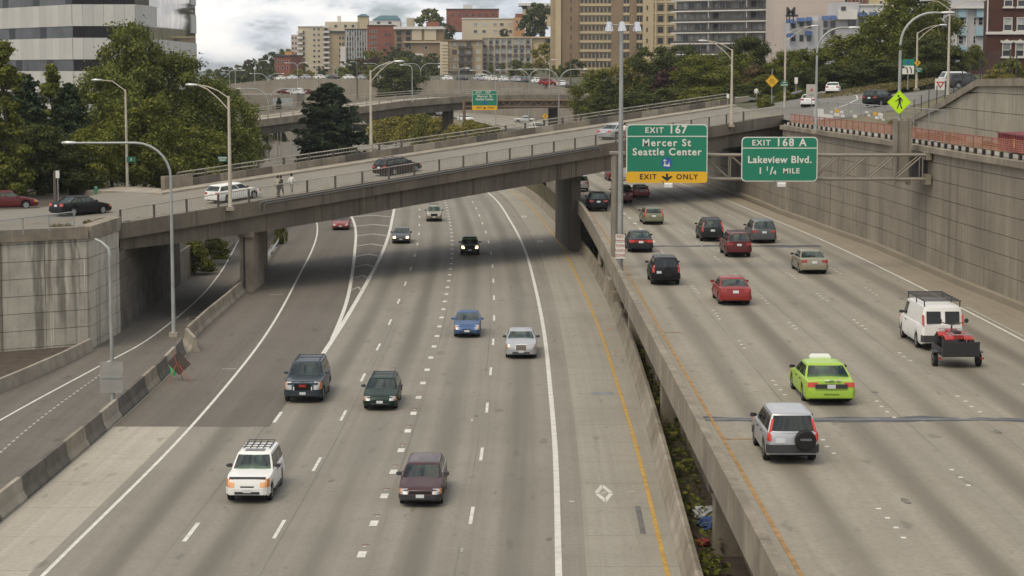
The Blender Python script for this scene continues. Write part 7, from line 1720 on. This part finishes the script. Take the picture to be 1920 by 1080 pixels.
def words(*ls):
    def f(T, h):
        for i, s_ in enumerate(ls): text(s_, h * .30, M_sblk, 'lettering', T, (0, -.012, h * (.28 - .28 * i)), RX, .003)
    return f
diamond_sign('warning_sign', 'yellow diamond warning sign with three text lines among the bushes right of the overpass', (bx(1445, 232), 232, zv(152, 232)), 12.4 / FPX * 232, M_syel, (-2.6, 1.4), words('END', 'BRIDGE', 'LANE'))
diamond_sign('warning_sign', 'small yellow diamond pedestrian sign on the tan twin-arm lamp post', (YDS.x, YDS.y - .35, zv(118, YDS.y)), 6.3 / FPX * YDS.y, M_syel, None, ped)
diamond_sign('warning_sign', 'distant yellow diamond arrow sign below the far viaduct', (bx(1022, 340), 340, zv(218, 340)), 6.2 / FPX * 340, M_syel, (-3.2, 0), lambda T, h: plate(T, 'arrow', [(a * h, b_ * h) for a, b_ in ((-.1, -.5), (.1, -.5), (.1, .1), (.25, .1), (0, .5), (-.25, .1), (-.1, .1))], -.014, -.009, M_sblk))
def flat_sign(name, label, u, v, Y, w, h, mat, lines=(), post=None, tmat=None, border=None, ts=.5, r=.04):
    k = Y / FPX; T = thing(name, label, 'road sign', (bx(u, Y), Y, zv(v, Y))); plate(T, 'panel', rrect(w * k, h * k, r), 0, .03, mat)
    n = len(lines)
    for i, s_ in enumerate(lines): text(s_, h * k / max(1, n) * ts / .7 * .9, tmat or M_swhite, 'lettering', T, (0, -.008, h * k * ((n - 1) / 2 - i) / n * .92), RX, .003, .004)
    if post is not None: m_ = MB(); m_.tube([(0, .07, h * k * .45), (0, .07, -(post - v) * k)], .045, 6, M_steel); m_.build('post', T)
    return T
flat_sign('street_sign', 'small green street name sign on the pale corner lamp post', 247, 299, 177.7, 17, 10, M_sgreen2, ('E',)); flat_sign('street_sign', 'small green street name sign on the twin-tube lamp post by the near railing', 418, 298, 150.4, 17, 10, M_sgreen2, ('Lakeview', 'Blvd E'), ts=.7)
flat_sign('street_sign', 'small green sign with two text lines right of the yellow diamond sign', 1468, 157, 236.6, 14, 10, M_sgreen2, ('ON', 'AHEAD'), 170, ts=.6)
flat_sign('parking_sign', 'narrow white sign on a thin post beside the brown wooden post', 108, 327, 164, 7, 14, M_swhite, (), 385); flat_sign('parking_sign', 'narrow white sign on a post behind the overpass parapet', 1363, 180, 222, 5, 8, M_swhite, (), 196); flat_sign('parking_sign', 'pale narrow sign on a post left of the square sign back', 1490, 151, 250, 6, 12, M_swhite, (), 176)
S = flat_sign('route_sign', 'green and white guide sign with curved lane arrows under the street trees', 1698.5, 131, 205, 22, 16, M_swhite, (), 168)
k = 205 / FPX; plate(S, 'shield_panel', rrect(22 * k, 12 * k, .04), 0, .03, M_sgreen, (0, 13.8 * k)); plate(S, 'shield', [(a * k, b_ * k) for a, b_ in ((-3, 3), (3, 3), (2.5, -2), (0, -4), (-2.5, -2))], -.01, -.002, M_sblue, (-1 * k, 14 * k))
for dx in (-1.5, 6):
    m_ = MB(); m_.tube([(dx * k, -.02, -6 * k), (dx * k, -.02, 0), ((dx - 1.5) * k, -.02, 3.5 * k), ((dx - 4) * k, -.02, 4.6 * k)], .055, 5, M_sblk); m_.build('arrow', S)
m_ = MB(); m_.box(-11 * k, -7 * k, -.012, -.002, 3 * k, 7 * k, M_sblk); m_.build('mark', S)
b = on_ground(1759, 176, hR)
S = flat_sign('yield_sign', 'yield sign with a red triangle on a square white board', 1759, 158, b.y - .5, 20, 21, M_swhite, (), 178); k = b.y / FPX
plate(S, 'triangle', [(-8.5 * k, 5 * k), (8.5 * k, 5 * k), (0, -8 * k)], -.012, -.002, M_sred); plate(S, 'triangle_inner', [(-4 * k, 2.5 * k), (4 * k, 2.5 * k), (0, -3.8 * k)], -.02, -.013, M_swhite)
b = on_ground(1519, 202, hR); S = flat_sign('traffic_sign', 'square grey-white sign board with a red mark in front of the white saloon', 1519.5, 171, b.y - 3.5, 21, 26, pbr('weathered_sign_board', (.40, .38, .33), .6), (), 200); k = (b.y - 3.5) / FPX
plate(S, 'red_mark', [(-3 * k, 0), (3 * k, 0), (0, 7 * k)], -.012, -.002, M_sred); text('LLC', 5 * k, M_sblk, 'lettering', S, (0, -.01, -7 * k), RX, .003)
S = flat_sign('street_sign', 'small green name plate below the little yellow diamond sign', 1718, 131, YDS.y - .3, 13, 9, M_sgreen2, ('Lakeview', 'Blvd'), ts=.55)
# no parking board on the mast
k = 124.1 / FPX; S = thing('no_parking_sign', 'white NO PARKING and TOW AWAY ZONE boards with red lettering on the tall mast', 'road sign', (bx(1163.5, 124.1), 124.1, zv(462, 124.1)))
M_sredt = pbr('faded_red_letters', (.42, .14, .13), .6)
plate(S, 'upper_board', rrect(17 * k, 15 * k, .03), 0, .03, M_swhite, (0, 15.2 * k)); plate(S, 'lower_board', rrect(18 * k, 30 * k, .03), 0, .03, M_swhite, (0, -8 * k))
text('NO', 6 * k / .7, M_sredt, 'lettering', S, (0, -.01, 18.5 * k), RX, .003, .006); text('PARKING', 3.0 * k / .7, M_sredt, 'lettering', S, (0, -.01, 11 * k), RX, .003, .004)
for s_, z in (('TOW', 1), ('AWAY', -8), ('ZONE', -17)): text(s_, 5 * k / .7, M_sredt, 'lettering', S, (0, -.01, z * k), RX, .003, .006)

# ================================================================== FENCES, UPPER WALL, SMALL THINGS
# upper right wall
UW = [(32.4, 60), (32.4, 122), (33.1, 140), (33.7, 154), (34.0, 169)]; UZ = [16.1, 16.1, 15.95, 14.2, 12.5]
uw = thing('upper_retaining_wall', 'upper pale concrete retaining wall with a sloping top at the right', 'retaining wall', (33, 120, 12))
for i in range(len(UW) - 1): panel_wall(uw, UW[i + 1], UW[i], 11.7, UZ[i + 1], 1.28, 4.2, pbr('pale_wall_concrete', (.36, .32, .25), .88, vary=.2, vscale=.8, streak=.5, fine=.2), ztop1=UZ[i])
for i in range(len(UW) - 1):
    a, b_ = Vector((*UW[i], UZ[i])), Vector((*UW[i + 1], UZ[i + 1])); m_ = MB(); m_.obox(a + Vector((.3, 0, .01)), b_ - a, (-.65, 0, 0), (0, 0, .5), M_concp); m_.build('coping', uw, world=True)
def wall_x(y): return table([(p[1], p[0]) for p in RW])(y)
def fence(name, label, pts, h, step, mat, rails, wires=None, wmat=None, r=.035, post_w=.035, diag=True):
    T = thing(name, label, 'fence', pts[0]); 
    for a, b_ in zip(pts, pts[1:]):
        a, b_ = Vector(a), Vector(b_); L = (b_ - a).length; n = max(1, round(L / step)); d = (b_ - a) / L
        for i in range(n + (b_ == Vector(pts[-1]))):
            p = a + d * (L * i / n); m_ = MB(); m_.box(p.x - post_w, p.x + post_w, p.y - post_w, p.y + post_w, p.z, p.z + h, mat); m_.build('post', T, world=True)
        for f in rails: m_ = MB(); m_.tube([a + Vector((0, 0, h * f)), b_ + Vector((0, 0, h * f))], r, 6, mat); m_.build('rail', T, world=True)
        if wires:
            m_ = MB(); k = int(L / wires); hor = Vector((-d.y, d.x, 0)) * .006
            for i in range(-int(h / wires), k):
                for sg in (1, -1):
                    s0, s1 = i * wires, i * wires + h; z0, z1 = (0, h) if sg > 0 else (h, 0)
                    if s0 < 0: z0 += sg * -s0; s0 = 0
                    if s1 > L: z1 -= sg * (s1 - L); s1 = L
                    p, q_ = a + d * s0 + Vector((0, 0, z0)), a + d * s1 + Vector((0, 0, z1)); w_ = Vector((0, 0, .009))
                    m_.add([p - w_, q_ - w_, q_ + w_, p + w_], [(0, 1, 2, 3)], wmat or M_steel)
            tag(m_.build('wire_mesh', T, world=True), kind='stuff')
    return T
fence('chain_link_fence', 'thin chain link fence along the top of the stained corner wall at left', [(-50, 78, 6.75), (-31.95, 121.8, 6.75), (-28.9, 130, 6.75)], 1.05, 2.6, M_steel, (1.0,), .16)
wt = [(wall_x(y) + .1, y, 12.12) for y in (62, 84, 100, 120, 144, 160, 180.5)]
M_orange = pbr('orange_netting', (.46, .20, .14), .8, vary=.2, vscale=2)
nt = thing('safety_netting', 'faded orange safety netting stretched along the top of the right retaining wall', 'netting', wt[0])
gr_ = thing('wall_top_rail', 'low white and dark timber rail at the top edge of the right retaining wall', 'railing', wt[0])
for a, b_ in zip(wt, wt[1:]):
    a, b_ = Vector(a), Vector(b_); L = (b_ - a).length; d = (b_ - a) / L; n = round(L / 2.0)
    for i in range(n):
        p = a + d * (L * i / n) + Vector((.35, 0, 0)); m_ = MB(); m_.box(p.x - .03, p.x + .03, p.y - .03, p.y + .03, p.z, p.z + 1.02, pbr('rusty_red_post', (.28, .09, .06), .8)); m_.build('post', nt, world=True)
    m_ = MB(); up = Vector((0, 0, 1)); o_ = Vector((.33, 0, 0))
    for j in range(6): m_.obox(a + o_ + up * (.36 + j * .115), b_ - a, (.012, 0, 0), (0, 0, .035), M_orange)
    for i in range(int(L / .30)): m_.obox(a + o_ + d * (i * .30) + up * (.32 + .04 * math.sin(i * .21)), d * .045, (.016, 0, 0), (0, 0, .62 + .05 * math.sin(i * .13)), M_orange)
    tag(m_.build('net', nt, world=True), kind='stuff')
    m_ = MB(); m_.tube([a + o_ + up * 1.02, b_ + o_ + up * 1.02], .03, 5, pbr('rusty_red_post', (.28, .09, .06))); m_.build('top_rail', nt, world=True)
    n = round(L / 1.9)
    for i in range(n): p = a + d * (L * i / n); m_ = MB(); m_.box(p.x - .10, p.x + .05, p.y - .14, p.y + .14, p.z, p.z + .33, M_sblk); m_.build('bracket', gr_, world=True)
    m_ = MB(); m_.obox(a + Vector((.06, 0, .08)), b_ - a, (.05, 0, 0), (0, 0, .20), pbr('whitish_board', (.50, .47, .42), .8, vary=.2)); m_.build('board', gr_, world=True)
m_ = MB(); m_.box(25.35, 26.7, 181.6, 181.7, 12.1, 13.1, pbr('pale_railing', (.40, .37, .28), .7)); 
pf = thing('gap_railing', 'short pale barred railing closing the gap between overpass end and wall', 'railing', (28.2, 208.6, 12.4))
a, b_ = B(68.7, .08, 0), B(75.6, .08, -.1)
for i in range(24): p = a.lerp(b_, i / 23); m_ = MB(); m_.box(p.x - .03, p.x + .03, p.y - .03, p.y + .03, p.z, p.z + .98, pbr('pale_railing', (.40, .37, .28), .7)); m_.build('bar', pf, world=True)
for z in (.1, .98): m_ = MB(); m_.tube([a + Vector((0, 0, z)), b_ + Vector((0, 0, z))], .05, 6, pbr('pale_railing', (.40, .37, .28))); m_.build('rail', pf, world=True)
# chain link with notices
fa, fb_ = Vector((30.2, 138, 12.0)), Vector((27.9, 181, 12.0))
nf = fence('chain_link_fence', 'chain link fence hung with paper notices behind the orange netting', [fa, fb_], 2.3, 4.2, M_steel, (1.0, .03), .22)
M_paper = pbr('paper_notice', (.68, .67, .64), .8, vary=.08); M_paperg = pbr('pale_green_notice', (.42, .52, .42), .8)
def notice(u, v, wpx, hpx, mat):
    k = (u - 960) / FPX; d = fb_ - fa; t = (fa.x - k * fa.y) / (k * d.y - d.x); p = fa + d * t; s_ = p.y / FPX; dd = d.normalized(); w_ = dd * (-wpx * s_ / max(.12, abs(dd.x - k * dd.y)) * .5); z = zv(v, p.y); off = Vector((-.05, 0, 0))
    wv = dd * (-(wpx * s_) / abs(dd.x - dd.y * k)) ; m_ = MB(); m_.obox(p - wv * .5 + off + Vector((0, 0, z - p.z - hpx * s_ / 2)), wv, (-.01, 0, 0), (0, 0, hpx * s_), mat); m_.build('notice', nf, world=True)
for a in ((1534, 214, 18, 20, M_paper), (1552, 219, 18, 9, M_paper), (1568, 208, 8, 6.5, M_syel), (1568, 215, 10, 6, M_paper), (1558, 210, 5, 4, M_paper), (1577, 210, 6, 4.5, M_paper), (1579, 217, 7, 5, M_paper), (1595, 209, 6, 3.5, M_paperg), (1602, 218, 8, 5.5, M_paper), (1624, 210, 6, 3.5, M_paper), (1628, 216, 5, 4, M_paper), (1640, 213, 8, 6, M_syel), (1650, 214.5, 9, 6, M_paper), (1643, 220.5, 7, 5, M_paper), (1651, 220.5, 6, 4, M_paper), (1655, 224.5, 5, 3, M_paper)): notice(*a)
fence('chain_link_fence', 'dark wire fence running up the sloping top of the upper right wall', [(34.9, 172, 12.8), (34.3, 154, 14.9), (33.7, 140, 16.6), (33.6, 134, 16.7)], 1.8, 3.4, M_dark, (), .3, M_dark)
fence('post_fence', 'row of tall dark fence posts on the upper right wall before the brick apartment house', [(33.4, 131.5, 16.5), (33.2, 118, 16.5)], 1.9, 3.2, M_dark, (), .6, M_dark)
# red skip between the walls
sk = thing('skip_container', 'red ribbed steel skip on the ledge between the two right walls', 'skip', (31.15, 120.6, 12.05)); sk.scale = (1, 1, .78); M_skip = pbr('skip_red', (.20, .035, .045), .6, vary=.2, vscale=2)
m_ = MB(); m_.box(-.95, .95, -4.5, 2.3, .12, 1.45, M_skip); m_.build('body', sk); m_ = MB(); m_.box(-1.02, 1.02, -4.6, 2.4, 1.451, 1.56, M_skip); m_.build('rim', sk)
for i in range(12): m_ = MB(); y = -4.3 + i * .56; m_.box(-1.04, -.951, y, y + .14, .15, 1.45, M_skip); m_.build('rib', sk)
for x in (-.75, -.3, .15, .6): m_ = MB(); m_.box(x, x + .14, 2.301, 2.38, .15, 1.45, M_skip); m_.build('rib', sk); m_ = MB(); m_.box(x, x + .14, -4.58, -4.501, .15, 1.45, M_skip); m_.build('rib', sk)
m_ = MB(); m_.box(-1.05, -1.041, -2.2, -1.9, .5, 1.2, M_syel); m_.build('marking', sk)
# right street surface, following the ground
def inside(px, py, poly):
    c = False; j = len(poly) - 1
    for i in range(len(poly)):
        if (poly[i][1] > py) != (poly[j][1] > py) and px < (poly[j][0] - poly[i][0]) * (py - poly[i][1]) / (poly[j][1] - poly[i][1]) + poly[i][0]: c = not c
        j = i
    return c
hz_ = lambda x, y: hR(x, y) + .04
SP = [on_ground(u, v, hR, 150, 300) for u, v in ((1452, 222), (1395, 206), (1440, 196), (1500, 186), (1540, 172), (1600, 168), (1650, 178), (1700, 176), (1760, 168), (1800, 160), (1806, 166), (1760, 184), (1700, 203), (1640, 214), (1560, 226), (1490, 228))]
SPp = [(p.x, p.y) for p in SP]
st_ = .5; xs0, xs1, ys0, ys1 = min(p[0] for p in SPp), max(p[0] for p in SPp), min(p[1] for p in SPp), max(p[1] for p in SPp)
vs, fs, idx = [], [], {}
nx, ny = int((xs1 - xs0) / st_), int((ys1 - ys0) / st_)
for j in range(ny):
    for i in range(nx):
        if inside(xs0 + (i + .5) * st_, ys0 + (j + .5) * st_, SPp):
            f = []
            for di, dj in ((0, 0), (1, 0), (1, 1), (0, 1)):
                kk = (i + di, j + dj)
                if kk not in idx: x, y = xs0 + kk[0] * st_, ys0 + kk[1] * st_; idx[kk] = len(vs); vs.append((x, y, hz_(x, y) + .02))
                f.append(idx[kk])
            fs.append(f)
me = bpy.data.meshes.new('side_street'); me.from_pydata(vs, [], fs); me.materials.append(pbr('side_street_asphalt', (.15, .14, .118), .85, vary=.2, vscale=.8, fine=.2)); o = bpy.data.objects.new('side_street', me); COL.objects.link(o); structure(o)
m_ = MB(); cur = [on_ground(u, v, hz_, 150, 300) for u, v in ((1565, 205), (1590, 196), (1608, 187), (1606, 180), (1592, 177))]
m_.sweep([(-.1, .03), (.1, .03), (.1, .06), (-.1, .06)], [(p, (.8, .6, 0)) for p in cur], M_white); m_.build('lane_line').parent = o
for u in (1559, 1582, 1611): p = on_ground(u, 187 if u < 1600 else 184, hz_, 150, 300); m_ = MB(); m_.box(p.x - .45, p.x + .45, p.y - .3, p.y + .3, p.z + .03, p.z + .06, M_white); m_.build('lane_dash').parent = o
# guard rails
def guardrail(label, pts, h=.62):
    T = thing('guard_rail', label, 'guard rail', pts[0]); pts = [Vector(p) for p in pts]
    for i, p in enumerate(pts): m_ = MB(); m_.box(p.x - .07, p.x + .07, p.y - .07, p.y + .07, p.z - .1, p.z + h, M_bark); m_.build('post', T, world=True)
    st = []
    for i, p in enumerate(pts): d = (pts[min(i + 1, len(pts) - 1)] - pts[max(i - 1, 0)]); d.z = 0; d.normalize(); st.append((p, (d.y, -d.x, 0)))
    m_ = MB(); m_.sweep([(.09, h - .3), (.16, h - .22), (.09, h - .15), (.16, h - .08), (.09, h), (.07, h), (.07, h - .3)], st, M_steel); m_.build('beam', T, world=True)
guardrail('curved steel guard rail beside the slip lane under the overpass', [(cL(y) + edgeLo(y) - 3.6, y, -.05) for y in (168, 176, 184, 192, 200, 208, 216, 224, 232)], .7)
gp = [B(90.5, 15.85, 0)] + [on_ground(u, v, hR, 200, 300) for u, v in ((1432, 196), (1455, 191), (1478, 186), (1502, 180))]
gp[0].z = max(gp[0].z - .2, 11.5); guardrail('steel guard rail continuing the far parapet towards the street bushes', gp, .75)
# folding work sign on the left shoulder
p = G(334, 716, 0); T = thing('work_sign_stand', 'dark back of a folding diamond work sign on orange legs on the left shoulder', 'road sign', p)
plate(T, 'panel', [(-.60, 1.05), (.05, .38), (.72, .98), (.06, 1.72)], 0, .03, pbr('dark_sign_back', (.075, .055, .045), .7, vary=.2, vscale=3))
for a, b_ in (((-.1, -.12, .95), (-.45, -.35, 0)), ((.1, -.12, .95), (.75, -.3, 0)), ((0, .1, .95), (.1, .9, 0)), ((-.25, -.05, 1.7), (.12, -.05, .5))): m_ = MB(); m_.tube([a, b_], .022, 6, pbr('orange_leg', (.38, .10, .04), .7)); m_.build('leg', T)
p2 = G(325, 712, 0); m_ = MB(); m_.lathe([(.14, 0), (.16, .5), (.08, .62), (.05, .95), (.01, .97)], (0, 0, .25), 'z', 10, pbr('green_bag', (.06, .42, .17), .6)); o = m_.build('weight_bag', None, 40); o.location = p2; tag(o, 'bright green weight bag hanging at the folding work sign', 'bag')
# hydrant
p = D(180, 364, 172); T = thing('fire_hydrant', 'green fire hydrant at the kerb behind the black saloon', 'hydrant', (p.x, 172, 6.2)); mg = pbr('hydrant_green', (.05, .20, .12), .5)
m_ = MB(); m_.lathe([(.2, 0), (.2, .08), (.14, .1), (.14, .62), (.18, .64), (.16, .78), (.05, .86), (.01, .86)], (0, 0, 0), 'z', 12, mg); m_.build('barrel', T, 40); m_ = MB(); m_.lathe([(.06, -.26), (.06, .26)], (0, 0, .48), 'x', 8, mg); m_.build('outlet', T)
# rubbish in the median
for (u, v, c, lb, s_) in ((1322, 962, (.45, .46, .48), 'crumpled white plastic sheet lying in the median weeds', .45), (1336, 982, (.05, .10, .26), 'crumpled blue tarpaulin lying in the median weeds', .5), (1318, 1016, (.28, .05, .03), 'small red rag lying in the median weeds', .22)):
    p = G(u, v, -.2); bm = bmesh.new(); bmesh.ops.create_icosphere(bm, subdivisions=3, radius=s_)
    for vtx in bm.verts: n_ = vtx.co.normalized(); k_ = 1 + .35 * math.sin(n_.x * 9 + s_ * 9) * math.sin(n_.y * 11) + random.uniform(-.12, .12); vtx.co = Vector((vtx.co.x * k_, vtx.co.y * k_ * 1.5, vtx.co.z * k_ * .5))
    me = bpy.data.meshes.new('rubbish'); bm.to_mesh(me); bm.free(); me.materials.append(pbr('rubbish%d' % u, c, .7)); o = bpy.data.objects.new('rubbish', me); COL.objects.link(o); o.location = p; tag(o, lb, 'rubbish')

# ================================================================== PEOPLE
def person(label, loc, rz, shirt, trousers, hair, stride=.28, height=1.72, skin=(.42, .26, .18), arm=.12, group=None):
    s = height / 1.75
    V = [(0, 0, .95), (0, 0, 1.15), (0, .01, 1.36), (0, .01, 1.47), (0, -.01, 1.54), (0, -.02, 1.63), (0, -.01, 1.72)]; Rr = [(.15, .11), (.14, .10), (.17, .11), (.09, .08), (.055, .055), (.085, .10), (.06, .075)]; E = [(0, 1), (1, 2), (2, 3), (3, 4), (4, 5), (5, 6)]
    for sg in (-1, 1):
        st = sg * stride; b_ = len(V)
        V += [(sg * .09, st * .1, .88), (sg * .10, -st * .45, .50), (sg * .10, -st * 1.0 + .04 * (st > 0), .09), (sg * .11, -st * 1.0 - .14, .04)]; Rr += [(.095, .095), (.062, .065), (.042, .045), (.04, .035)]; E += [(0, b_), (b_, b_ + 1), (b_ + 1, b_ + 2), (b_ + 2, b_ + 3)]
        c = len(V); V += [(sg * .19, .01, 1.40), (sg * .25, st * .5 + .02, 1.13), (sg * .25, st * 1.0 - arm, .90), (sg * .25, st * 1.1 - arm - .03, .80)]; Rr += [(.06, .06), (.043, .043), (.033, .033), (.038, .025)]; E += [(2, c), (c, c + 1), (c + 1, c + 2), (c + 2, c + 3)]
    me = bpy.data.meshes.new('body'); me.from_pydata([(x * s, y * s, z * s) for x, y, z in V], E, []); o = bpy.data.objects.new('tmpbody', me); COL.objects.link(o)
    sk_ = o.modifiers.new('s', 'SKIN'); 
    for i, sv in enumerate(me.skin_vertices[0].data): sv.radius = (Rr[i][0] * s, Rr[i][1] * s); sv.use_root = (i == 0)
    ss_ = o.modifiers.new('u', 'SUBSURF'); ss_.levels = 2; ss_.render_levels = 2
    dg = bpy.context.evaluated_depsgraph_get(); me2 = bpy.data.meshes.new_from_object(o.evaluated_get(dg)); bpy.data.objects.remove(o)
    me2.name = 'body'; me2.materials.clear()
    for m in (pbr('skin', skin, .6), pbr('shirt%.2f%.2f' % shirt[:2], shirt, .85), pbr('trousers%.2f%.2f' % trousers[:2], trousers, .85), pbr('dark_shoe', (.03, .03, .03), .6)): me2.materials.append(m)
    for pl in me2.polygons:
        c = pl.center / s; hand = abs(c.x) > .2 and c.z < .92
        pl.material_index = 0 if c.z > 1.49 or hand else 1 if c.z > .95 or (abs(c.x) > .18 and c.z > .8) else 3 if c.z < .09 else 2; pl.use_smooth = True
    T = thing('person', label, 'person', loc, rz, group); obj('body', me2, T)
    m_ = MB(); m_.lathe([(.02, 1.80), (.08, 1.775), (.105, 1.70), (.10, 1.62), (.06, 1.56)], (0, .03, 0), 'z', 12, pbr('hair%.2f' % hair[0], hair, .8)); m_.v = [(x * s, y * s, z * s) for x, y, z in m_.v]; m_.build('hair', T, 50)
    m_ = MB(); m_.loft([[(x * s, (-.115 + dy) * s, z * s) for x, dy in ((-.018, .02), (.018, .02), (0, -.02))] for z in (1.625, 1.655)], pbr('skin', skin)); m_.build('nose', T)
    return T
def walker(u, w, label, rz, *a, **k): t = t_at(u, w); return person(label, B(t, w, -.2), rz, *a, **k)
PG = 'pedestrians on the overpass pavement'
walker(521, 1.25, 'pedestrian in a pale beige jacket walking beside the dark-clothed one on the overpass', BRZ, (.36, .32, .25), (.10, .10, .09), (.03, .02, .015), group=PG)
walker(527, 1.0, 'pedestrian in dark clothes walking beside the beige jacket on the overpass', BRZ, (.035, .035, .03), (.05, .05, .05), (.02, .015, .01), stride=-.25, group=PG)
walker(547, 1.15, 'pedestrian in a white shirt walking alone ahead of the pair on the overpass', BRZ, (.62, .60, .57), (.22, .21, .20), (.02, .015, .01), group=PG)
walker(1171, 1.2, 'pedestrian in a white shirt half hidden behind the tall mast on the overpass', BRZ, (.62, .60, .57), (.18, .12, .10), (.02, .015, .01), group=PG)
walker(1416, 14.7, 'pedestrian in a white shirt at the right end of the far overpass pavement', BRZ, (.62, .60, .57), (.16, .12, .10), (.03, .02, .015), stride=.15, group=PG)
# ------------------------------------------------------------------ small marks on the pavement
def tick(u, v, w, h, mat, z=0.0, par=None, nm='survey_mark'):
    p = G(u, v, z); m_ = MB(); m_.add([(p.x - w / 2, p.y - h / 2, z + .016), (p.x + w / 2, p.y - h / 2, z + .016), (p.x + w / 2, p.y + h / 2, z + .016), (p.x - w / 2, p.y + h / 2, z + .016)], [(0, 1, 2, 3)], mat); m_.build(nm).parent = par or road
for a in ((430, 692, .8, .18), (518, 553, 1.1, .25), (1038, 470, 1.0, .3), (1182, 922, .35, .2), (1075, 545, .25, .3), (1072, 941, .2, .35), (885, 788, .12, .8), (866, 1032, .1, .6)): tick(*a, M_whiteworn)
for a in ((1197, 840, .2, .3), (1118, 573, .3, .4), (1142, 617, .3, .4), (1155, 660, .25, .4)): tick(*a, pbr('orange_survey_paint', (.42, .16, .05), .8))
M_spot = pbr('old_tar_spot', (.17, .155, .125), .85, vary=.4, vscale=6)
def spot(u, v, r, z, par):                                          # small uneven stain
    p = G(u, v, z); n = 9; m_ = MB(); m_.add([(p.x + r * .6 * math.cos(i * 6.283 / n) * random.uniform(.6, 1.2), p.y + r * 1.6 * math.sin(i * 6.283 / n) * random.uniform(.6, 1.2), z + .014) for i in range(n)], [tuple(range(n))], M_spot); m_.build('tar_spot').parent = par
for a in ((740, 690, .25), (1030, 1010, .22), (690, 640, .3), (893, 780, .2), (620, 900, .25)): spot(*a, 0.0, road)
for a in ((1690, 560, .25), (1560, 560, .22), (1640, 735, .25), (1700, 940, .28), (1870, 810, .25), (1480, 640, .2)): spot(*a, 4.1, deck)
# drain inlet with a pale rim on the lower ramp
p = G(363, 598, -1.5); T = thing('drain_inlet', 'square drain inlet with a pale rim on the lower ramp before the pale column', 'drain', (p.x, p.y, -1.5))
for x0, x1, y0, y1 in ((-.5, .5, -.7, -.55), (-.5, .5, .55, .7), (-.5, -.38, -.55, .55), (.38, .5, -.55, .55)): m_ = MB(); m_.box(x0, x1, y0, y1, .0, .03, M_concl); m_.build('rim', T)
m_ = MB()
for i in range(6): m_.box(-.36, .36, -.52 + i * .18, -.42 + i * .18, .0, .02, M_dark)
tag(m_.build('grate', T), kind='stuff')
# ================================================================== AIR
hm = bpy.data.materials.new('thin_haze'); hm.use_nodes = True; q = NT(hm.node_tree)
vol = q('VolumePrincipled', {'Color': (.88, .90, .93, 1), 'Density': .00009, 'Anisotropy': .2})
q('OutputMaterial', {1: vol})
m_ = MB(); m_.box(-6100, 6100, -300, 9100, -4.3, 62, hm); tag(m_.build('haze'), kind='stuff')
